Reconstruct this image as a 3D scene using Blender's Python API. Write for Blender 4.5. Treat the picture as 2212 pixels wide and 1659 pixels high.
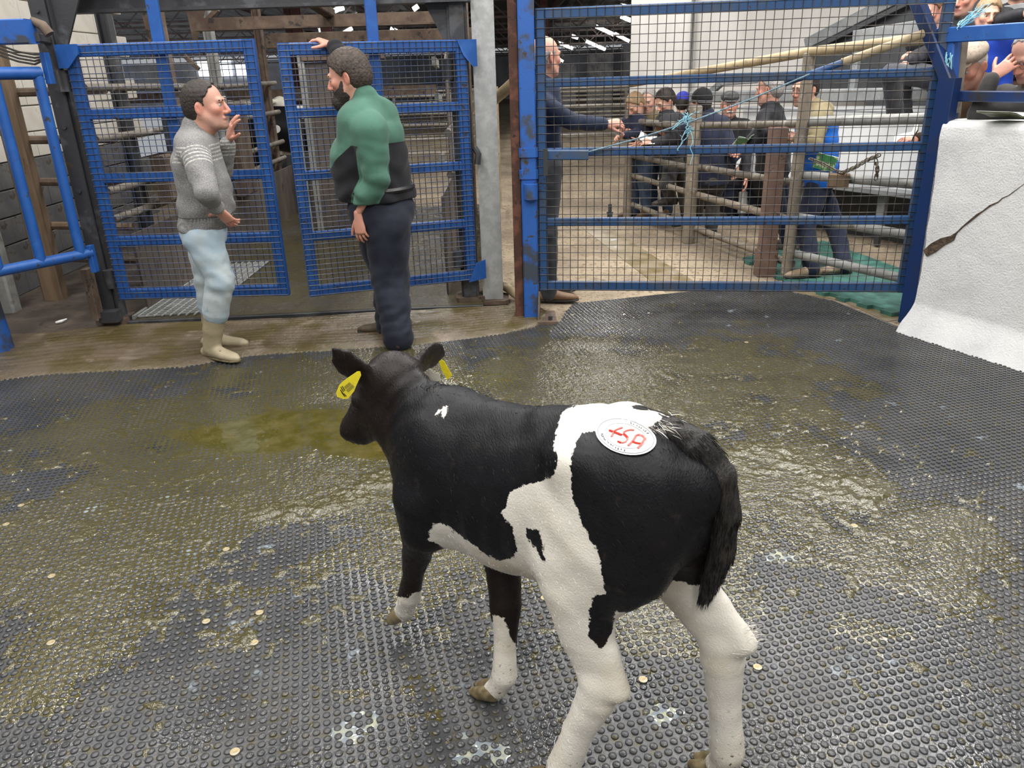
import bpy, bmesh, math, random
import numpy as np
from mathutils import Vector, Matrix
random.seed(7)
rng = np.random.default_rng(11)
for o in list(bpy.data.objects):
    bpy.data.objects.remove(o, do_unlink=True)
SC = bpy.context.scene
COL = SC.collection
R = math.radians

# ------------------------------------------------------------ camera
CAM_H, FPX, PITCH, ROLL = 1.65, 1661.0, R(22.0), R(1.75)
_f = np.array([0, math.cos(PITCH), -math.sin(PITCH)])
_r = np.array([1.0, 0, 0])
_u = np.cross(_r, _f)
CR = _r * math.cos(ROLL) - _u * math.sin(ROLL)
CU = _u * math.cos(ROLL) + _r * math.sin(ROLL)
CF = _f
CC = np.array([0, 0, CAM_H])
cam = bpy.data.cameras.new('camera')
cam.sensor_fit = 'HORIZONTAL'
cam.sensor_width = 36.0
cam.lens = 36.0 * FPX / 2212.0
cam.clip_start = 0.05
cam.clip_end = 200
camo = bpy.data.objects.new('camera', cam)
COL.objects.link(camo)
mw = Matrix.Identity(4)
for i in range(3):
    mw[i][0], mw[i][1], mw[i][2], mw[i][3] = CR[i], CU[i], -CF[i], CC[i]
camo.matrix_world = mw
SC.camera = camo

# ------------------------------------------------------------ world, exposure
SC.view_settings.view_transform = 'Standard'
SC.view_settings.look = 'None'
SC.view_settings.gamma = 1.0
SC.view_settings.use_curve_mapping = False
SC.view_settings.exposure = -0.08
wd = bpy.data.worlds.new('hall_daylight')
SC.world = wd
wd.use_nodes = True
bg = wd.node_tree.nodes['Background']
bg.inputs[0].default_value = (0.92, 0.96, 1.0, 1)
bg.inputs[1].default_value = 0.42

def area_light(name, loc, sx, sy, power, rot=(0, 0, 0), col=(1, 0.98, 0.95)):
    l = bpy.data.lights.new(name, 'AREA')
    l.shape = 'RECTANGLE'
    l.size, l.size_y = sx, sy
    l.energy = power
    l.color = col
    o = bpy.data.objects.new(name, l)
    COL.objects.link(o)
    o.location = loc
    o.rotation_euler = rot
    return o

# strip lamps over the sale ring
for i, (x, y) in enumerate([(x, y) for x in (-3.4, -1.2, 1.0, 3.2) for y in (-1.6, 1.6, 4.6)]):
    area_light('ring_lamp', (x, y, 4.5), 0.22, 1.6, 84)
for i, (x, y) in enumerate([(-1.6, 7.6), (0.9, 7.2), (2.6, 6.8), (3.6, 5.6), (-1.5, 12), (1.5, 12), (2.0, 18), (-2, 20), (5, 22)]):  # unseen area lights; those by the stand added to brighten its white panel
    area_light('alley_fill', (x, y, 3.9), 0.3, 2.0, 85)

def ray(px, py):
    return CF + CR * (px - 1106) / FPX - CU * (py - 829.5) / FPX
def at(px, py, Y):
    d = ray(px, py)
    return CC + d * (Y / d[1])
def fl(px, py, z=0.0):
    d = ray(px, py)
    return CC + d * ((z - CAM_H) / d[2])
def onplane(px, py, a, b):
    """point on the vertical plane through ground points a, b"""
    n = np.array([-(b[1] - a[1]), b[0] - a[0], 0.0])
    d = ray(px, py)
    t = (np.array([a[0], a[1], 0]) - CC) @ n / (d @ n)
    return CC + d * t
# ------------------------------------------------------------ materials
MATS = {}
def M(name, col, rough=0.6, metal=0.0, col2=None, scale=6.0, thr=(0.4, 0.65), bump=0.0, bscale=40.0,
      col3=None, scale3=25.0, thr3=(0.58, 0.66), rough2=None, emit=0.0, coord='Object', spec=0.5, detail=6.0, sheen=0.0, stretch=None, rough3=None):
    if name in MATS:
        return MATS[name]
    m = bpy.data.materials.new(name)
    m.use_nodes = True
    nt = m.node_tree
    N, L = nt.nodes, nt.links
    b = N['Principled BSDF']
    b.inputs['Roughness'].default_value = rough
    b.inputs['Metallic'].default_value = metal
    b.inputs['Specular IOR Level'].default_value = spec
    if sheen:
        b.inputs['Sheen Weight'].default_value = sheen
    b.inputs['Base Color'].default_value = (*col, 1)
    tc = N.new('ShaderNodeTexCoord')
    src = tc.outputs[coord]
    if stretch:
        mp = N.new('ShaderNodeMapping')
        mp.inputs['Scale'].default_value = stretch
        L.new(src, mp.inputs[0])
        src = mp.outputs[0]
    def noise(sc, det=detail):
        n = N.new('ShaderNodeTexNoise')
        n.inputs['Scale'].default_value = sc
        n.inputs['Detail'].default_value = det
        n.inputs['Roughness'].default_value = 0.6
        L.new(src, n.inputs['Vector'])
        return n.outputs['Fac']
    def ramp(fac, lo, hi):
        r = N.new('ShaderNodeMapRange')
        r.interpolation_type = 'SMOOTHSTEP'
        r.inputs['From Min'].default_value = lo
        r.inputs['From Max'].default_value = hi
        L.new(fac, r.inputs['Value'])
        return r.outputs['Result']
    def mix(fac, a, c):
        x = N.new('ShaderNodeMix')
        x.data_type = 'RGBA'
        L.new(fac, x.inputs['Factor'])
        if isinstance(a, tuple):
            x.inputs['A'].default_value = (*a, 1)
        else:
            L.new(a, x.inputs['A'])
        x.inputs['B'].default_value = (*c, 1)
        return x.outputs['Result']
    def mixf(fac, a, c):
        x = N.new('ShaderNodeMix')
        x.data_type = 'FLOAT'
        L.new(fac, x.inputs['Factor'])
        if isinstance(a, float):
            x.inputs['A'].default_value = a
        else:
            L.new(a, x.inputs['A'])
        x.inputs['B'].default_value = c
        return x.outputs['Result']
    c, rg = col, rough
    if col2:
        f = ramp(noise(scale), *thr)
        c = mix(f, c, col2)
        if rough2 is not None:
            rg = mixf(f, float(rg), rough2)
    if col3:
        f = ramp(noise(scale3), *thr3)
        c = mix(f, c, col3)
        if rough3 is not None:
            rg = mixf(f, float(rg) if isinstance(rg, (int, float)) else rg, rough3)
    if not isinstance(c, tuple):
        L.new(c, b.inputs['Base Color'])
    if not isinstance(rg, (int, float)):
        L.new(rg, b.inputs['Roughness'])
    if bump:
        bp = N.new('ShaderNodeBump')
        bp.inputs['Strength'].default_value = 1.0
        bp.inputs['Distance'].default_value = bump
        L.new(noise(bscale, 4.0), bp.inputs['Height'])
        L.new(bp.outputs[0], b.inputs['Normal'])
    if emit:
        b.inputs['Emission Color'].default_value = (*col, 1)
        b.inputs['Emission Strength'].default_value = emit
    MATS[name] = m
    return m

# ------------------------------------------------------------ objects
def setp(o, label=None, cat=None, group=None, kind=None):
    if label: o['label'] = label
    if cat: o['category'] = cat
    if group: o['group'] = group
    if kind: o['kind'] = kind
    return o
def empty(name, loc, label=None, cat=None, group=None, rz=0):
    o = bpy.data.objects.new(name, None)
    o.empty_display_size = 0.1
    COL.objects.link(o)
    o.location = [float(v) for v in loc]
    o.rotation_euler = (0, 0, rz)
    return setp(o, label, cat, group)
def link(name, me, mat=None, parent=None, smooth=False):
    o = bpy.data.objects.new(name, me)
    COL.objects.link(o)
    if mat is not None and not me.materials:
        me.materials.append(mat)
    if parent is not None:
        o.parent = parent
        pm = Matrix.Translation(parent.location) @ parent.rotation_euler.to_matrix().to_4x4()
        if parent.parent is not None:
            q = parent.parent
            pm = Matrix.Translation(q.location) @ q.rotation_euler.to_matrix().to_4x4() @ parent.matrix_parent_inverse @ pm
        o.matrix_parent_inverse = pm.inverted()
    if smooth:
        me.polygons.foreach_set('use_smooth', [True] * len(me.polygons))
    return o
class MB:
    """collects boxes, prisms and tubes into one mesh"""
    def __init__(s):
        s.v, s.f = [], []
    def add(s, v, f):
        o = len(s.v)
        s.v += [tuple(float(c) for c in p) for p in v]
        s.f += [tuple(i + o for i in q) for q in f]
        return s
    def prism(s, sec, a, b, up=(0, 0, 1)):
        a, b = np.array(a, float), np.array(b, float)
        d = (b - a) / np.linalg.norm(b - a)
        up = np.array(up, float)
        if abs(d @ up) > 0.98:
            up = np.array([0, 1.0, 0])
        x = np.cross(d, up); x /= np.linalg.norm(x)
        y = np.cross(x, d)
        n = len(sec)
        v = [a + x * p[0] + y * p[1] for p in sec] + [b + x * p[0] + y * p[1] for p in sec]
        f = [(i, (i + 1) % n, n + (i + 1) % n, n + i) for i in range(n)]
        f += [tuple(range(n - 1, -1, -1)), tuple(range(n, 2 * n))]
        return s.add(v, f)
    def beam(s, a, b, w, h, up=(0, 0, 1), c=None):
        c = min(w, h) * 0.12 if c is None else c
        w, h = w / 2, h / 2
        sec = [(-w + c, -h), (w - c, -h), (w, -h + c), (w, h - c), (w - c, h), (-w + c, h), (-w, h - c), (-w, -h + c)]
        return s.prism(sec, a, b, up)
    def ibeam(s, a, b, w, h, t, up=(0, 0, 1)):
        w, h, t = w / 2, h / 2, t / 2
        sec = [(-w, -h), (w, -h), (w, -h + 2 * t), (t, -h + 2 * t), (t, h - 2 * t), (w, h - 2 * t), (w, h), (-w, h), (-w, h - 2 * t), (-t, h - 2 * t), (-t, -h + 2 * t), (-w, -h + 2 * t)]
        return s.prism(sec, a, b, up)
    def angle(s, a, b, w, h, t, up=(0, 0, 1)):
        sec = [(0, 0), (w, 0), (w, t), (t, t), (t, h), (0, h)]
        return s.prism(sec, a, b, up)
    def tube(s, pts, r, n=10, cap=True):
        pts = [np.array(p, float) for p in pts]
        rs = r if isinstance(r, (list, tuple)) else [r] * len(pts)
        ring0 = None
        v, f = [], []
        px = None
        for i, p in enumerate(pts):
            d = pts[min(i + 1, len(pts) - 1)] - pts[max(i - 1, 0)]
            d = d / (np.linalg.norm(d) + 1e-9)
            if px is None:
                ref = np.array([0, 0, 1.0]) if abs(d[2]) < 0.9 else np.array([1.0, 0, 0])
                x = np.cross(d, ref)
            else:
                x = px - d * (px @ d)
            x /= np.linalg.norm(x) + 1e-9
            px = x
            y = np.cross(d, x)
            for k in range(n):
                an = 2 * math.pi * k / n
                v.append(p + (x * math.cos(an) + y * math.sin(an)) * rs[i])
        for i in range(len(pts) - 1):
            for k in range(n):
                f.append((i * n + k, i * n + (k + 1) % n, (i + 1) * n + (k + 1) % n, (i + 1) * n + k))
        if cap:
            f.append(tuple(range(n - 1, -1, -1)))
            f.append(tuple((len(pts) - 1) * n + k for k in range(n)))
        return s.add(v, f)
    def poly(s, pts, d):
        """flat polygon (list of 3d points) given thickness vector d"""
        n = len(pts)
        d = np.array(d, float)
        pts = [np.array(p, float) for p in pts]
        return s.add(pts + [p + d for p in pts],
                     [tuple(range(n - 1, -1, -1)), tuple(range(n, 2 * n))] + [(i, (i + 1) % n, n + (i + 1) % n, n + i) for i in range(n)])
    def mesh(s, name):
        me = bpy.data.meshes.new(name)
        me.from_pydata(s.v, [], s.f)
        bm = bmesh.new(); bm.from_mesh(me)
        bmesh.ops.recalc_face_normals(bm, faces=bm.faces)
        bm.to_mesh(me); bm.free()
        return me
    def build(s, name, mat, parent=None, smooth=False):
        me = s.mesh(name)
        o = link(name, me, mat, parent)
        if smooth:
            bpy_smooth(me)
        return o
def bpy_smooth(me, ang=40):
    me.polygons.foreach_set('use_smooth', [True] * len(me.polygons))
    try:
        me.set_sharp_from_angle(angle=R(ang))
    except Exception:
        pass

# ------------------------------------------------------------ signed distance bodies
class SDF:
    def __init__(s):
        s.p = []
    def _n(s, v):
        return np.array(v, float)
    def cone(s, a, b, r1, r2, k=0.02, sub=False):
        a, b = s._n(a), s._n(b)
        rm = max(r1, r2)
        s.p.append((np.minimum(a, b) - rm, np.maximum(a, b) + rm, k, sub, ('c', a, b, r1, r2)))
        return s
    def chain(s, pts, rs, k=0.02):
        for i in range(len(pts) - 1):
            s.cone(pts[i], pts[i + 1], rs[i], rs[i + 1], k if i == 0 else min(k, min(rs[i], rs[i + 1]) * 0.2))
        return s
    def ell(s, c, r, axes=None, k=0.02, sub=False):
        """ellipsoid, axes = 3x3 rows of unit vectors"""
        c, r = s._n(c), s._n(r)
        ax = np.eye(3) if axes is None else np.array(axes, float)
        ext = np.sqrt(((ax * r[:, None]) ** 2).sum(0))
        s.p.append((c - ext, c + ext, k, sub, ('e', c, r, ax)))
        return s
    def loft(s, st, side, k=0.02, sq=2.0):
        """stations (centre, ru, rv): elliptic sections, ru along side"""
        side = s._n(side)
        C = [s._n(q[0]) for q in st]
        rm = max(max(q[1], q[2]) for q in st)
        s.p.append((np.min(C, 0) - rm, np.max(C, 0) + rm, k, False, ('l', C, [q[1] for q in st], [q[2] for q in st], side, sq)))
        return s
    def ev(s, q, P):
        t = q[0]
        if t == 'c':
            _, a, b, r1, r2 = q
            ab = b - a
            h = np.clip(((P - a) @ ab) / (ab @ ab + 1e-12), 0, 1)
            return np.linalg.norm(P - a - h[..., None] * ab, axis=-1) - (r1 + (r2 - r1) * h)
        if t == 'e':
            _, c, r, ax = q
            L = (P - c) @ ax.T
            k0 = np.linalg.norm(L / r, axis=-1)
            k1 = np.linalg.norm(L / (r * r), axis=-1)
            return k0 * (k0 - 1) / (k1 + 1e-9)
        if t == 'l':
            _, C, RU, RV, side, sq = q
            best = None
            for i in range(len(C) - 1):
                a, b = C[i], C[i + 1]
                ab = b - a
                h0 = ((P - a) @ ab) / (ab @ ab)
                h = np.clip(h0, 0, 1)
                d = ab / np.linalg.norm(ab)
                u = side - d * (side @ d); u /= np.linalg.norm(u)
                v = np.cross(d, u)
                W = P - a - h[..., None] * ab
                x, y, z = W @ u, W @ v, W @ d
                ru = RU[i] + (RU[i + 1] - RU[i]) * h
                rv = RV[i] + (RV[i + 1] - RV[i]) * h
                rm = np.minimum(ru, rv)
                e = (np.abs(x / ru) ** sq + np.abs(y / rv) ** sq + np.abs(z / rm) ** sq) ** (1 / sq)
                e1 = np.sqrt((x / ru ** 2) ** 2 + (y / rv ** 2) ** 2 + (z / rm ** 2) ** 2)
                e2 = np.sqrt((x / ru) ** 2 + (y / rv) ** 2 + (z / rm) ** 2)
                dd = e2 * (e - 1) / (e1 + 1e-9)
                dd = np.where(e2 < 1e-3, -rm, dd)
                best = dd if best is None else np.minimum(best, dd)
            return best
    def mesh(s, name, vox, disp=None, cut=None, smooth=1):
        lo = np.min([p[0] for p in s.p if not p[3]], 0) - 4 * vox
        hi = np.max([p[1] for p in s.p if not p[3]], 0) + 4 * vox
        n = np.ceil((hi - lo) / vox).astype(int) + 1
        D = np.full(n, 1.0, dtype=np.float32)
        ax = [lo[i] + vox * np.arange(n[i]) for i in range(3)]
        for (a, b, k, sub, q) in s.p:
            m = abs(k) + 3 * vox
            i0 = np.clip(((a - m - lo) / vox).astype(int), 0, n - 1)
            i1 = np.clip(((b + m - lo) / vox).astype(int) + 2, 1, n)
            if (i1 <= i0).any():
                continue
            sl = tuple(slice(i0[i], i1[i]) for i in range(3))
            P = np.stack(np.meshgrid(ax[0][sl[0]], ax[1][sl[1]], ax[2][sl[2]], indexing='ij'), -1)
            d = s.ev(q, P)
            A = D[sl]
            if sub:
                d = -d
                h = np.maximum(k - np.abs(A - d), 0) / k
                D[sl] = np.maximum(A, d) + h * h * k * 0.25
            else:
                h = np.maximum(k - np.abs(A - d), 0) / max(k, 1e-6)
                D[sl] = np.minimum(A, d) - h * h * k * 0.25
        if disp is not None or cut is not None:
            near = np.abs(D) < 6 * vox + 0.03 if cut is None else D < 3 * vox + 0.012
            I = np.nonzero(near)
            P = np.stack([ax[i][I[i]] for i in range(3)], -1)
            dv = D[I]
            if disp is not None:
                dv = dv - disp(P)
            if cut is not None:
                dv = np.maximum(dv, cut(P))
            D[I] = dv
        return snets(name, D, lo, vox, smooth)

def snets(name, D, lo, vox, smooth=1):
    S = D < 0
    n = np.array(D.shape)
    c = np.zeros(n - 1, np.int8)
    for dx in (0, 1):
        for dy in (0, 1):
            for dz in (0, 1):
                c += S[dx:n[0] - 1 + dx, dy:n[1] - 1 + dy, dz:n[2] - 1 + dz]
    act = (c > 0) & (c < 8)
    I = np.stack(np.nonzero(act), -1)
    idx = np.full(act.shape, -1, np.int64)
    idx[act] = np.arange(len(I))
    acc = np.zeros((len(I), 3)); cnt = np.zeros(len(I))
    corners = [(x, y, z) for x in (0, 1) for y in (0, 1) for z in (0, 1)]
    for a in corners:
        for axis in range(3):
            if a[axis]: continue
            b = list(a); b[axis] = 1
            da = D[I[:, 0] + a[0], I[:, 1] + a[1], I[:, 2] + a[2]].astype(float)
            db = D[I[:, 0] + b[0], I[:, 1] + b[1], I[:, 2] + b[2]].astype(float)
            cr = (da < 0) != (db < 0)
            t = np.where(cr, da / np.where(cr, da - db, 1), 0)
            p = np.array(a, float)[None].repeat(len(I), 0)
            p[:, axis] = t
            acc[cr] += p[cr]; cnt[cr] += 1
    V = lo + vox * (I + acc / cnt[:, None])
    F = []
    for axis in range(3):
        u, w = (axis + 1) % 3, (axis + 2) % 3
        sl0 = [slice(None)] * 3; sl1 = [slice(None)] * 3
        sl0[axis] = slice(0, n[axis] - 1); sl1[axis] = slice(1, n[axis])
        e = S[tuple(sl0)] != S[tuple(sl1)]
        flip = S[tuple(sl0)]
        E = np.stack(np.nonzero(e), -1)
        E = E[(E[:, u] > 0) & (E[:, w] > 0) & (E[:, u] < n[u] - 1) & (E[:, w] < n[w] - 1)]
        fl_ = flip[E[:, 0], E[:, 1], E[:, 2]]
        q = []
        for (du, dw) in ((0, 0), (-1, 0), (-1, -1), (0, -1)):
            G = E.copy(); G[:, u] += du; G[:, w] += dw
            q.append(idx[G[:, 0], G[:, 1], G[:, 2]])
        q = np.stack(q, -1)
        q[~fl_] = q[~fl_][:, ::-1]
        F.append(q)
    F = np.concatenate(F)
    F = F[(F >= 0).all(1)]
    # a little tangential smoothing
    for _ in range(smooth):
        s = np.zeros_like(V); k = np.zeros(len(V))
        for i in range(4):
            a, b = F[:, i], F[:, (i + 1) % 4]
            np.add.at(s, a, V[b]); np.add.at(k, a, 1)
            np.add.at(s, b, V[a]); np.add.at(k, b, 1)
        V = V * 0.5 + 0.5 * s / np.maximum(k, 1)[:, None]
    me = bpy.data.meshes.new(name)
    me.vertices.add(len(V)); me.vertices.foreach_set('co', V.astype(np.float32).ravel())
    me.loops.add(4 * len(F)); me.loops.foreach_set('vertex_index', F.astype(np.int32).ravel())
    me.polygons.add(len(F)); me.polygons.foreach_set('loop_start', np.arange(0, 4 * len(F), 4, dtype=np.int32))
    me.polygons.foreach_set('use_smooth', np.ones(len(F), bool))
    me.update(calc_edges=True)
    me.validate()
    return me
def join_meshes(name, mes):
    V, F, MI, mats = [], [], [], []
    off = 0
    bm = bmesh.new()
    for m in mes:
        bm.from_mesh(m)
    out = bpy.data.meshes.new(name)
    bm.to_mesh(out); bm.free()
    out.polygons.foreach_set('use_smooth', [True] * len(out.polygons))
    return out
def vnoise(P, f, seed=0):
    """cheap smooth pseudo noise, about -1..1"""
    x, y, z = P[..., 0] * f, P[..., 1] * f, P[..., 2] * f
    s = seed * 1.7
    return (np.sin(x * 1.0 + 1.7 * np.sin(y * 0.9 + s) + s) + np.sin(y * 1.1 + 1.5 * np.sin(z * 1.2 + 2 * s)) + np.sin(z * 0.95 + 1.6 * np.sin(x * 1.05 - s))) / 3
# ------------------------------------------------------------ shared materials
BLUE = M('blue_paint', (0.012, 0.080, 0.31), 0.42, col2=(0.020, 0.108, 0.37), scale=9, thr=(0.45, 0.7), col3=(0.035, 0.035, 0.04), scale3=14, thr3=(0.64, 0.68), bump=0.0006, bscale=220, rough3=0.8)
BLUE_WORN = M('worn_blue_paint', (0.018, 0.10, 0.38), 0.5, col2=(0.045, 0.055, 0.075), scale=5, thr=(0.5, 0.62), col3=(0.05, 0.04, 0.03), scale3=16, thr3=(0.62, 0.67), bump=0.0008, bscale=160, rough3=0.85)
BLUE_GATE = M('dull_blue_paint', (0.020, 0.070, 0.185), 0.4, col2=(0.055, 0.075, 0.11), scale=4, thr=(0.45, 0.68), col3=(0.03, 0.03, 0.035), scale3=22, thr3=(0.63, 0.69), bump=0.0005, bscale=200)
BLUE_DARK = M('dark_blue_paint', (0.006, 0.024, 0.095), 0.38, col2=(0.02, 0.025, 0.04), scale=6, thr=(0.5, 0.7), col3=(0.03, 0.02, 0.015), scale3=15, thr3=(0.63, 0.68))
WIRE = M('dark_wire', (0.045, 0.045, 0.05), 0.5, 0.6, col2=(0.10, 0.085, 0.07), scale=9)
WIRE_BLUE = M('blue_grey_wire', (0.045, 0.06, 0.115), 0.45, 0.3, col2=(0.10, 0.095, 0.09), scale=7, thr=(0.45, 0.6))
BLACK_STEEL = M('black_painted_steel', (0.035, 0.036, 0.04), 0.45, col2=(0.075, 0.078, 0.085), scale=5, thr=(0.52, 0.62), col3=(0.07, 0.045, 0.025), scale3=9, thr3=(0.6, 0.7), bump=0.001, bscale=90)
RUSTY = M('rusty_steel', (0.085, 0.055, 0.04), 0.8, col2=(0.14, 0.10, 0.07), scale=7, col3=(0.03, 0.025, 0.022), scale3=12, bump=0.001, bscale=120)
RUST_RED = M('red_brown_rust', (0.06, 0.025, 0.016), 0.85, col2=(0.13, 0.05, 0.03), scale=9, thr=(0.45, 0.6), col3=(0.025, 0.015, 0.012), scale3=22, bump=0.0015, bscale=120)
GALV = M('galvanised_steel', (0.42, 0.43, 0.42), 0.5, 0.35, col2=(0.52, 0.53, 0.52), scale=20, col3=(0.20, 0.18, 0.15), scale3=5, thr3=(0.58, 0.75))
GALV_DULL = M('dull_galvanised', (0.23, 0.235, 0.225), 0.6, 0.2, col2=(0.32, 0.32, 0.30), scale=8, col3=(0.12, 0.10, 0.07), scale3=7, thr3=(0.58, 0.72))
TAN_PIPE = M('tan_painted_pipe', (0.42, 0.33, 0.20), 0.55, col2=(0.30, 0.23, 0.13), scale=7, col3=(0.12, 0.09, 0.06), scale3=11, thr3=(0.6, 0.7))
TAN_POST = M('tan_grey_post', (0.24, 0.20, 0.15), 0.65, col2=(0.17, 0.14, 0.11), scale=9, col3=(0.33, 0.30, 0.25), scale3=14)
GREY_PIPE = M('weathered_grey_pipe', (0.20, 0.18, 0.15), 0.6, 0.2, col2=(0.12, 0.10, 0.08), scale=9, col3=(0.32, 0.30, 0.27), scale3=12)
BROWN_STEEL = M('red_oxide_steel', (0.085, 0.026, 0.022), 0.6, col2=(0.11, 0.04, 0.032), scale=6)
BROWN_POST = M('brown_rust_post', (0.14, 0.085, 0.065), 0.75, col2=(0.19, 0.12, 0.09), scale=8, col3=(0.08, 0.05, 0.04), scale3=16, bump=0.001)
PLATE = M('brown_grey_sheet', (0.095, 0.078, 0.068), 0.6, col2=(0.15, 0.125, 0.10), scale=3.5, col3=(0.045, 0.04, 0.038), scale3=8, stretch=(1, 1, 0.35))
CONC_TAN = M('straw_dusted_concrete', (0.36, 0.29, 0.20), 0.85, col2=(0.24, 0.19, 0.135), scale=1.1, thr=(0.4, 0.6), col3=(0.17, 0.125, 0.075), scale3=28, thr3=(0.52, 0.62), bump=0.004, bscale=70)
CONC_DARK = M('dirty_dark_concrete', (0.055, 0.042, 0.033), 0.75, col2=(0.10, 0.078, 0.06), scale=4, col3=(0.03, 0.025, 0.022), scale3=9, bump=0.003, bscale=40)
CREAM = M('cream_painted_block', (0.66, 0.61, 0.53), 0.85, col2=(0.72, 0.68, 0.61), scale=5, col3=(0.45, 0.38, 0.29), scale3=7, thr3=(0.62, 0.8), bump=0.002, bscale=90)
BLOCK_DARK = M('dark_painted_block', (0.10, 0.10, 0.105), 0.75, col2=(0.14, 0.135, 0.13), scale=5, col3=(0.07, 0.055, 0.045), scale3=9, bump=0.002, bscale=80)
WALL_PALE = M('pale_render', (0.66, 0.635, 0.60), 0.85, col2=(0.73, 0.71, 0.68), scale=2.2, col3=(0.50, 0.46, 0.40), scale3=5, thr3=(0.62, 0.82), stretch=(1, 1, 0.5), bump=0.002, bscale=40)
PIER = M('white_roughcast', (0.66, 0.66, 0.655), 0.8, col2=(0.54, 0.545, 0.555), scale=2.6, thr=(0.42, 0.72), col3=(0.30, 0.27, 0.23), scale3=30, thr3=(0.735, 0.77), bump=0.006, bscale=85)
WHITE_PANEL = M('white_panel', (0.78, 0.79, 0.80), 0.5, col2=(0.72, 0.73, 0.74), scale=3)
GREY_PAINT = M('grey_painted_timber', (0.19, 0.20, 0.205), 0.6, col2=(0.25, 0.255, 0.255), scale=7, col3=(0.33, 0.33, 0.32), scale3=20, thr3=(0.62, 0.7))
DARK_GREY = M('dark_grey_sheet', (0.045, 0.048, 0.052), 0.6, col2=(0.06, 0.063, 0.068), scale=3)
WOOD_BROWN = M('brown_timber', (0.13, 0.085, 0.05), 0.8, col2=(0.19, 0.13, 0.08), scale=5, stretch=(3, 3, 0.4), col3=(0.07, 0.05, 0.035), scale3=9)
GREEN_MAT = M('green_rubber', (0.035, 0.12, 0.095), 0.5, col2=(0.07, 0.20, 0.16), scale=7, thr=(0.45, 0.6), col3=(0.14, 0.12, 0.07), scale3=9, thr3=(0.62, 0.72), bump=0.002, bscale=60)
BLACK_RUBBER = M('black_rubber', (0.018, 0.018, 0.019), 0.55, bump=0.001)
ROOF = M('dark_roof_sheet', (0.075, 0.075, 0.08), 0.7, col2=(0.11, 0.11, 0.11), scale=0.6)
TWINE = M('light_blue_twine', (0.20, 0.48, 0.62), 0.6, col2=(0.36, 0.62, 0.70), scale=30)
TUBE = M('lamp_tube', (1.0, 0.98, 0.93), 0.4, emit=14.0)
WINDOW = M('bright_daylight_opening', (0.95, 0.98, 1.0), 0.4, emit=3.2)
PAPER = M('white_paper', (0.80, 0.80, 0.78), 0.6)
# ------------------------------------------------------------ floors
def polyslab(name, pts, z1, z0, mat, parent=None):
    b = MB()
    b.poly([(p[0], p[1], z0) for p in pts], (0, 0, z1 - z0))
    return b.build(name, mat, parent)
fo = polyslab('floor', [(-9, -1), (12, -1), (12, 62), (-9, 62)], -0.014, -0.3, CONC_TAN)
setp(fo, kind='structure')
po = polyslab('floor', [(-4.2, 4.55), (-2.95, 4.75), (-2.86, 5.45), (-2.86, 9.5), (-4.2, 9.5)], 0.004, -0.02, CONC_DARK)
setp(po, kind='structure')

# rubber mat with square lattice of round studs
MATP = [(-3.9, 0.35), (3.9, 0.35), (3.75, 2.4), (3.0, 4.0), (2.95, 4.11), (2.66, 4.80), (2.61, 4.88), (2.43, 5.55), (2.19, 5.87), (1.48, 5.95), (0.49, 5.70), (0.42, 5.50), (0.36, 5.24), (0.29, 5.27), (-0.07, 5.05), (-0.62, 4.88), (-1.69, 4.77), (-2.05, 4.59), (-2.89, 4.52), (-3.13, 4.45), (-3.9, 4.35)]
def inside(px, py, poly):
    px, py = np.asarray(px), np.asarray(py)
    c = np.zeros(px.shape, bool)
    n = len(poly)
    for i in range(n):
        x1, y1 = poly[i][:2]; x2, y2 = poly[(i + 1) % n][:2]
        cond = ((y1 > py) != (y2 > py))
        xi = (x2 - x1) * (py - y1) / ((y2 - y1) if y2 != y1 else 1e-9) + x1
        c ^= cond & (px < xi)
    return c

def fbm(x, y, f, seed=0, oct=4):
    """value noise on a hashed lattice, 0..1"""
    tot = np.zeros_like(x, dtype=float); amp = 1.0; s = 0.0
    for o in range(oct):
        X, Y = x * f + 37.1 * seed + 11.3 * o, y * f + 17.7 * seed + 5.9 * o
        xi, yi = np.floor(X).astype(np.int64), np.floor(Y).astype(np.int64)
        u, v = X - xi, Y - yi
        u, v = u * u * (3 - 2 * u), v * v * (3 - 2 * v)
        def h(a, b):
            q = (a * 374761393 + b * 668265263 + seed * 1442695041) & 0xffffffff
            q = ((q ^ (q >> 13)) * 1274126177) & 0xffffffff
            return ((q ^ (q >> 16)) & 0xffff) / 65535.0
        tot += amp * ((h(xi, yi) * (1 - u) + h(xi + 1, yi) * u) * (1 - v) + (h(xi, yi + 1) * (1 - u) + h(xi + 1, yi + 1) * u) * v)
        s += amp; amp *= 0.5; f *= 2.0
    return tot / s

def gauss(x, y, cx, cy, sx, sy, ang=0):
    c, s = math.cos(ang), math.sin(ang)
    dx, dy = (x - cx) * c + (y - cy) * s, -(x - cx) * s + (y - cy) * c
    return np.exp(-(dx / sx) ** 2 - (dy / sy) ** 2)

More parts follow.
